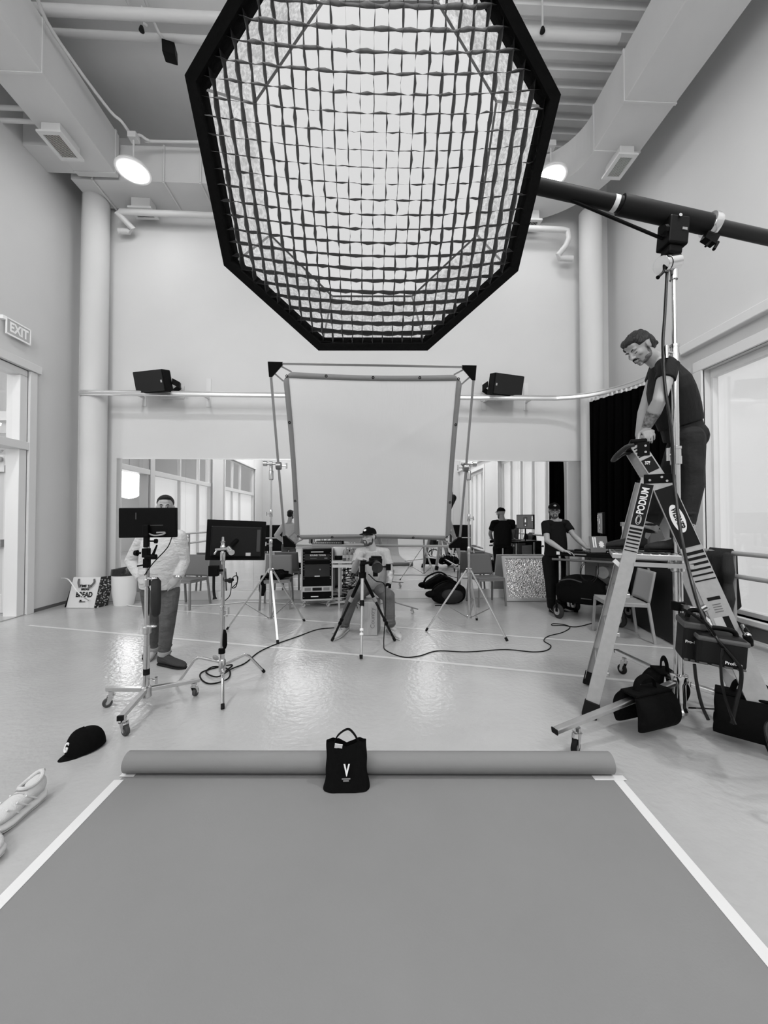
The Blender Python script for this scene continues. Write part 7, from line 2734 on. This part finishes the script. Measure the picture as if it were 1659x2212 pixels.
J3['handR'] = dict(d=V3((.12, -.04, -.03)), n=V3((0, -.2, -1)), thumb=-1, curl=(.35, .35, .35, .35), spread=.1)
J3['handL'] = dict(d=V3((.12, -.1, -.02)), n=V3((0, -.2, -1)), thumb=1, curl=(.35, .35, .35, .35), spread=.1)
p3_ = person('person', 'man in black cap, glasses and black clothes working at the rolling cart', at(1200, 1325, Z=0), J3)
shirt(p3_, J3, BT, sleeve=.62, slack=.02, name='t_shirt', hem=1, sl_r=(.064, .064, .06))
trousers(p3_, J3, BP_, leg_r=(.10, .09, .075, .072, .064))
cap_on(p3_, hc3, B3, badge=GREYP)
eyes(p3_, hc3, B3)
beard_on(p3_, hc3, B3)
gl = MB()
for k in (-1, 1):
    gl.tube([hc3 + B3 @ V3((k * .031 + .024 * math.cos(a), .096 - abs(k * .031 + .024 * math.cos(a)) * .22, -.003 + .019 * math.sin(a))) for a in [j * PI / 8 for j in range(16)]], .0028, 6, closed=True)
    gl.tube([hc3 + B3 @ V3((k * .056, .084, .002)), hc3 + B3 @ V3((k * .078, .03, .004)), hc3 + B3 @ V3((k * .08, -.02, .0))], .0025, 6)
gl.tube([hc3 + B3 @ V3((-.008, .098, 0)), hc3 + B3 @ V3((.008, .098, 0))], .0025, 6)
obj('glasses', gl, INK, p3_)
f3 = V3((J3['anR'].x, J3['anR'].y, 0))
footwear(p3_, f3 + V3((0, .06, 0)), f3 + V3((.03, -.20, 0)), BLACK, RUBBER)
f3 = V3((J3['anL'].x, J3['anL'].y, 0))
footwear(p3_, f3 + V3((-.05, .02, 0)), f3 + V3((.2, -.08, 0)), BLACK, RUBBER)

# ---------------------------------------------------------------- 4: man on the ladder
DT = mat('dark_tee', .008, .8, bump=.8, bscale=6, bdist=.035, spec=.3, stretch=(1.6, 1, .7))
DJ = mat('dark_jeans', .012, .8, bump=.7, bscale=7, bdist=.03, spec=.3, vary=.5, vscale=5)
B4 = basis(V3((-.76, -.12, -.62)), (-.5, 0, .85))
hc4 = at(1380, 752, Y=2.86)
nk4 = at(1426, 786, Y=2.86)
SZ = PZ + .044
h1, t1_ = LM + ALG * .40 + ACR * .09, LM + ALG * .12 + ACR * .09
h2, t2_ = LM + ALG * .615 - ACR * .10, LM + ALG * .36 - ACR * .10
h1.z = t1_.z = h2.z = t2_.z = SZ
fd4 = -ALG
J4 = dict(head=hc4, headB=B4, neck=nk4, hs=1.03,
          shR=at(1424, 790, Y=3.01), shL=at(1445, 790, Y=2.69),
          elR=at(1396, 872, Y=3.02), elL=at(1424, 866, Y=2.64),
          wrR=at(1381, 940, Y=2.96), wrL=at(1393, 930, Y=2.79),
          hipR=at(1478, 950, Y=2.95), hipL=at(1487, 950, Y=2.76),
          knR=at(1438, 1056, Y=2.95), knL=at(1494, 1052, Y=2.72),
          anR=h1 + fd4 * .02 + V3((0, 0, .11)), anL=h2 + fd4 * .03 + V3((0, 0, .11)),
          footR=fd4, footL=fd4, legend=.86,
          trunk=None)
pel4, ch4_, tp4 = at(1478, 945, Y=2.86), at(1449, 850, Y=2.85), at(1430, 788, Y=2.86)
r4 = V3((.0, 1, 0))
tr4 = trunk(pel4, ch4_, tp4, r4, r4, w=(.150, .145, .165, .175, .08), dd=(.118, .115, .125, .105, .06), belly=.0)
J4['trunk'] = tr4
J4['arm'] = 1.1
J4['handL'] = dict(d=V3((-.30, -.80, -.30)), n=V3((0, -.3, -1)), thumb=-1, curl=(.75, .8, .8, .85), spread=.04, sc=1.03)
J4['handR'] = dict(d=V3((-.35, -.25, -.75)), n=V3((.6, -.3, -.5)), thumb=1, curl=(.6, .65, .7, .7), spread=.04, sc=1.03)
p4_ = person('person', 'man in a dark T-shirt and jeans standing on the ladder platform, looking down', (h1 + h2) / 2, J4, voxel=.005)
shirt(p4_, J4, DT, sleeve=.42, slack=.016, name='t_shirt', hem=2, sl_r=(.066, .066, .06), voxel=.006)
trousers(p4_, J4, DJ, cuff=mat('cuff_pale', .38, .8), leg_r=(.105, .09, .074, .068, .062), upto=5, voxel=.006, seat=(at(1488, 945, Y=2.86), (.105, .15, .12)))
fuse('hair', MB().ell(hc4 + B4 @ V3((0, -.020, .050)), (.084, .096, .077), B4).ell(hc4 + B4 @ V3((0, -.075, -.005)), (.076, .050, .075), B4)
     .ell(hc4 + B4 @ V3((0, .036, .082)), (.064, .054, .036), B4).ell(hc4 + B4 @ V3((.0, -.10, -.045)), (.06, .03, .03), B4)
     .ell(hc4 + B4 @ V3((-.068, .0, .045)), (.02, .055, .03), B4).ell(hc4 + B4 @ V3((.068, .0, .045)), (.02, .055, .03), B4)
     .chain([hc4 + B4 @ V3((.03, -.11, -.05)), hc4 + B4 @ V3((.035, -.135, -.06))], [.018, .006], 8).chain([hc4 + B4 @ V3((.0, -.11, -.02)), hc4 + B4 @ V3((.0, -.14, -.02))], [.02, .006], 8),
     mat('brown_hair', 0.02, 0.5, bump=1.0, bscale=45, stretch=(4, 4, 0.8), vary=0.8, vscale=30, spec=0.5), p4_, .0035, 1, deform=wavy(hc4, B4))
eyes(p4_, hc4, B4, closed=True)
beard_on(p4_, hc4, B4, full=.7, m=mat('stubble', .15, .8, vary=.3, vscale=90, bump=.3, bscale=150))
mo_ = MB()
for k in (-1, 1):
    mo_.tube([hc4 + B4 @ V3((k * .002, .0985, -.047)), hc4 + B4 @ V3((k * .016, .093, -.049)), hc4 + B4 @ V3((k * .027, .083, -.060))], [.004, .0045, .002], 8)
obj('moustache', mo_, HAIR, p4_)
bt_ = mat('dark_boot', .014, .7, bump=.3, bscale=60)
footwear(p4_, h1, t1_, bt_, RUBBER, h=.10, w=.105, name='boot', high=.12)
footwear(p4_, h2, t2_, bt_, RUBBER, h=.10, w=.105, name='boot', high=.12)
e_, w_ = J4['elL'], J4['wrL']
obj('tattoo', MB().tube([e_.lerp(w_, k) for k in (.35, .5, .7, .88)], [.0475, .043, .037, .0325], 20, cap=False), mat('tattoo_ink', .22, .55, vary=.7, vscale=45), p4_)
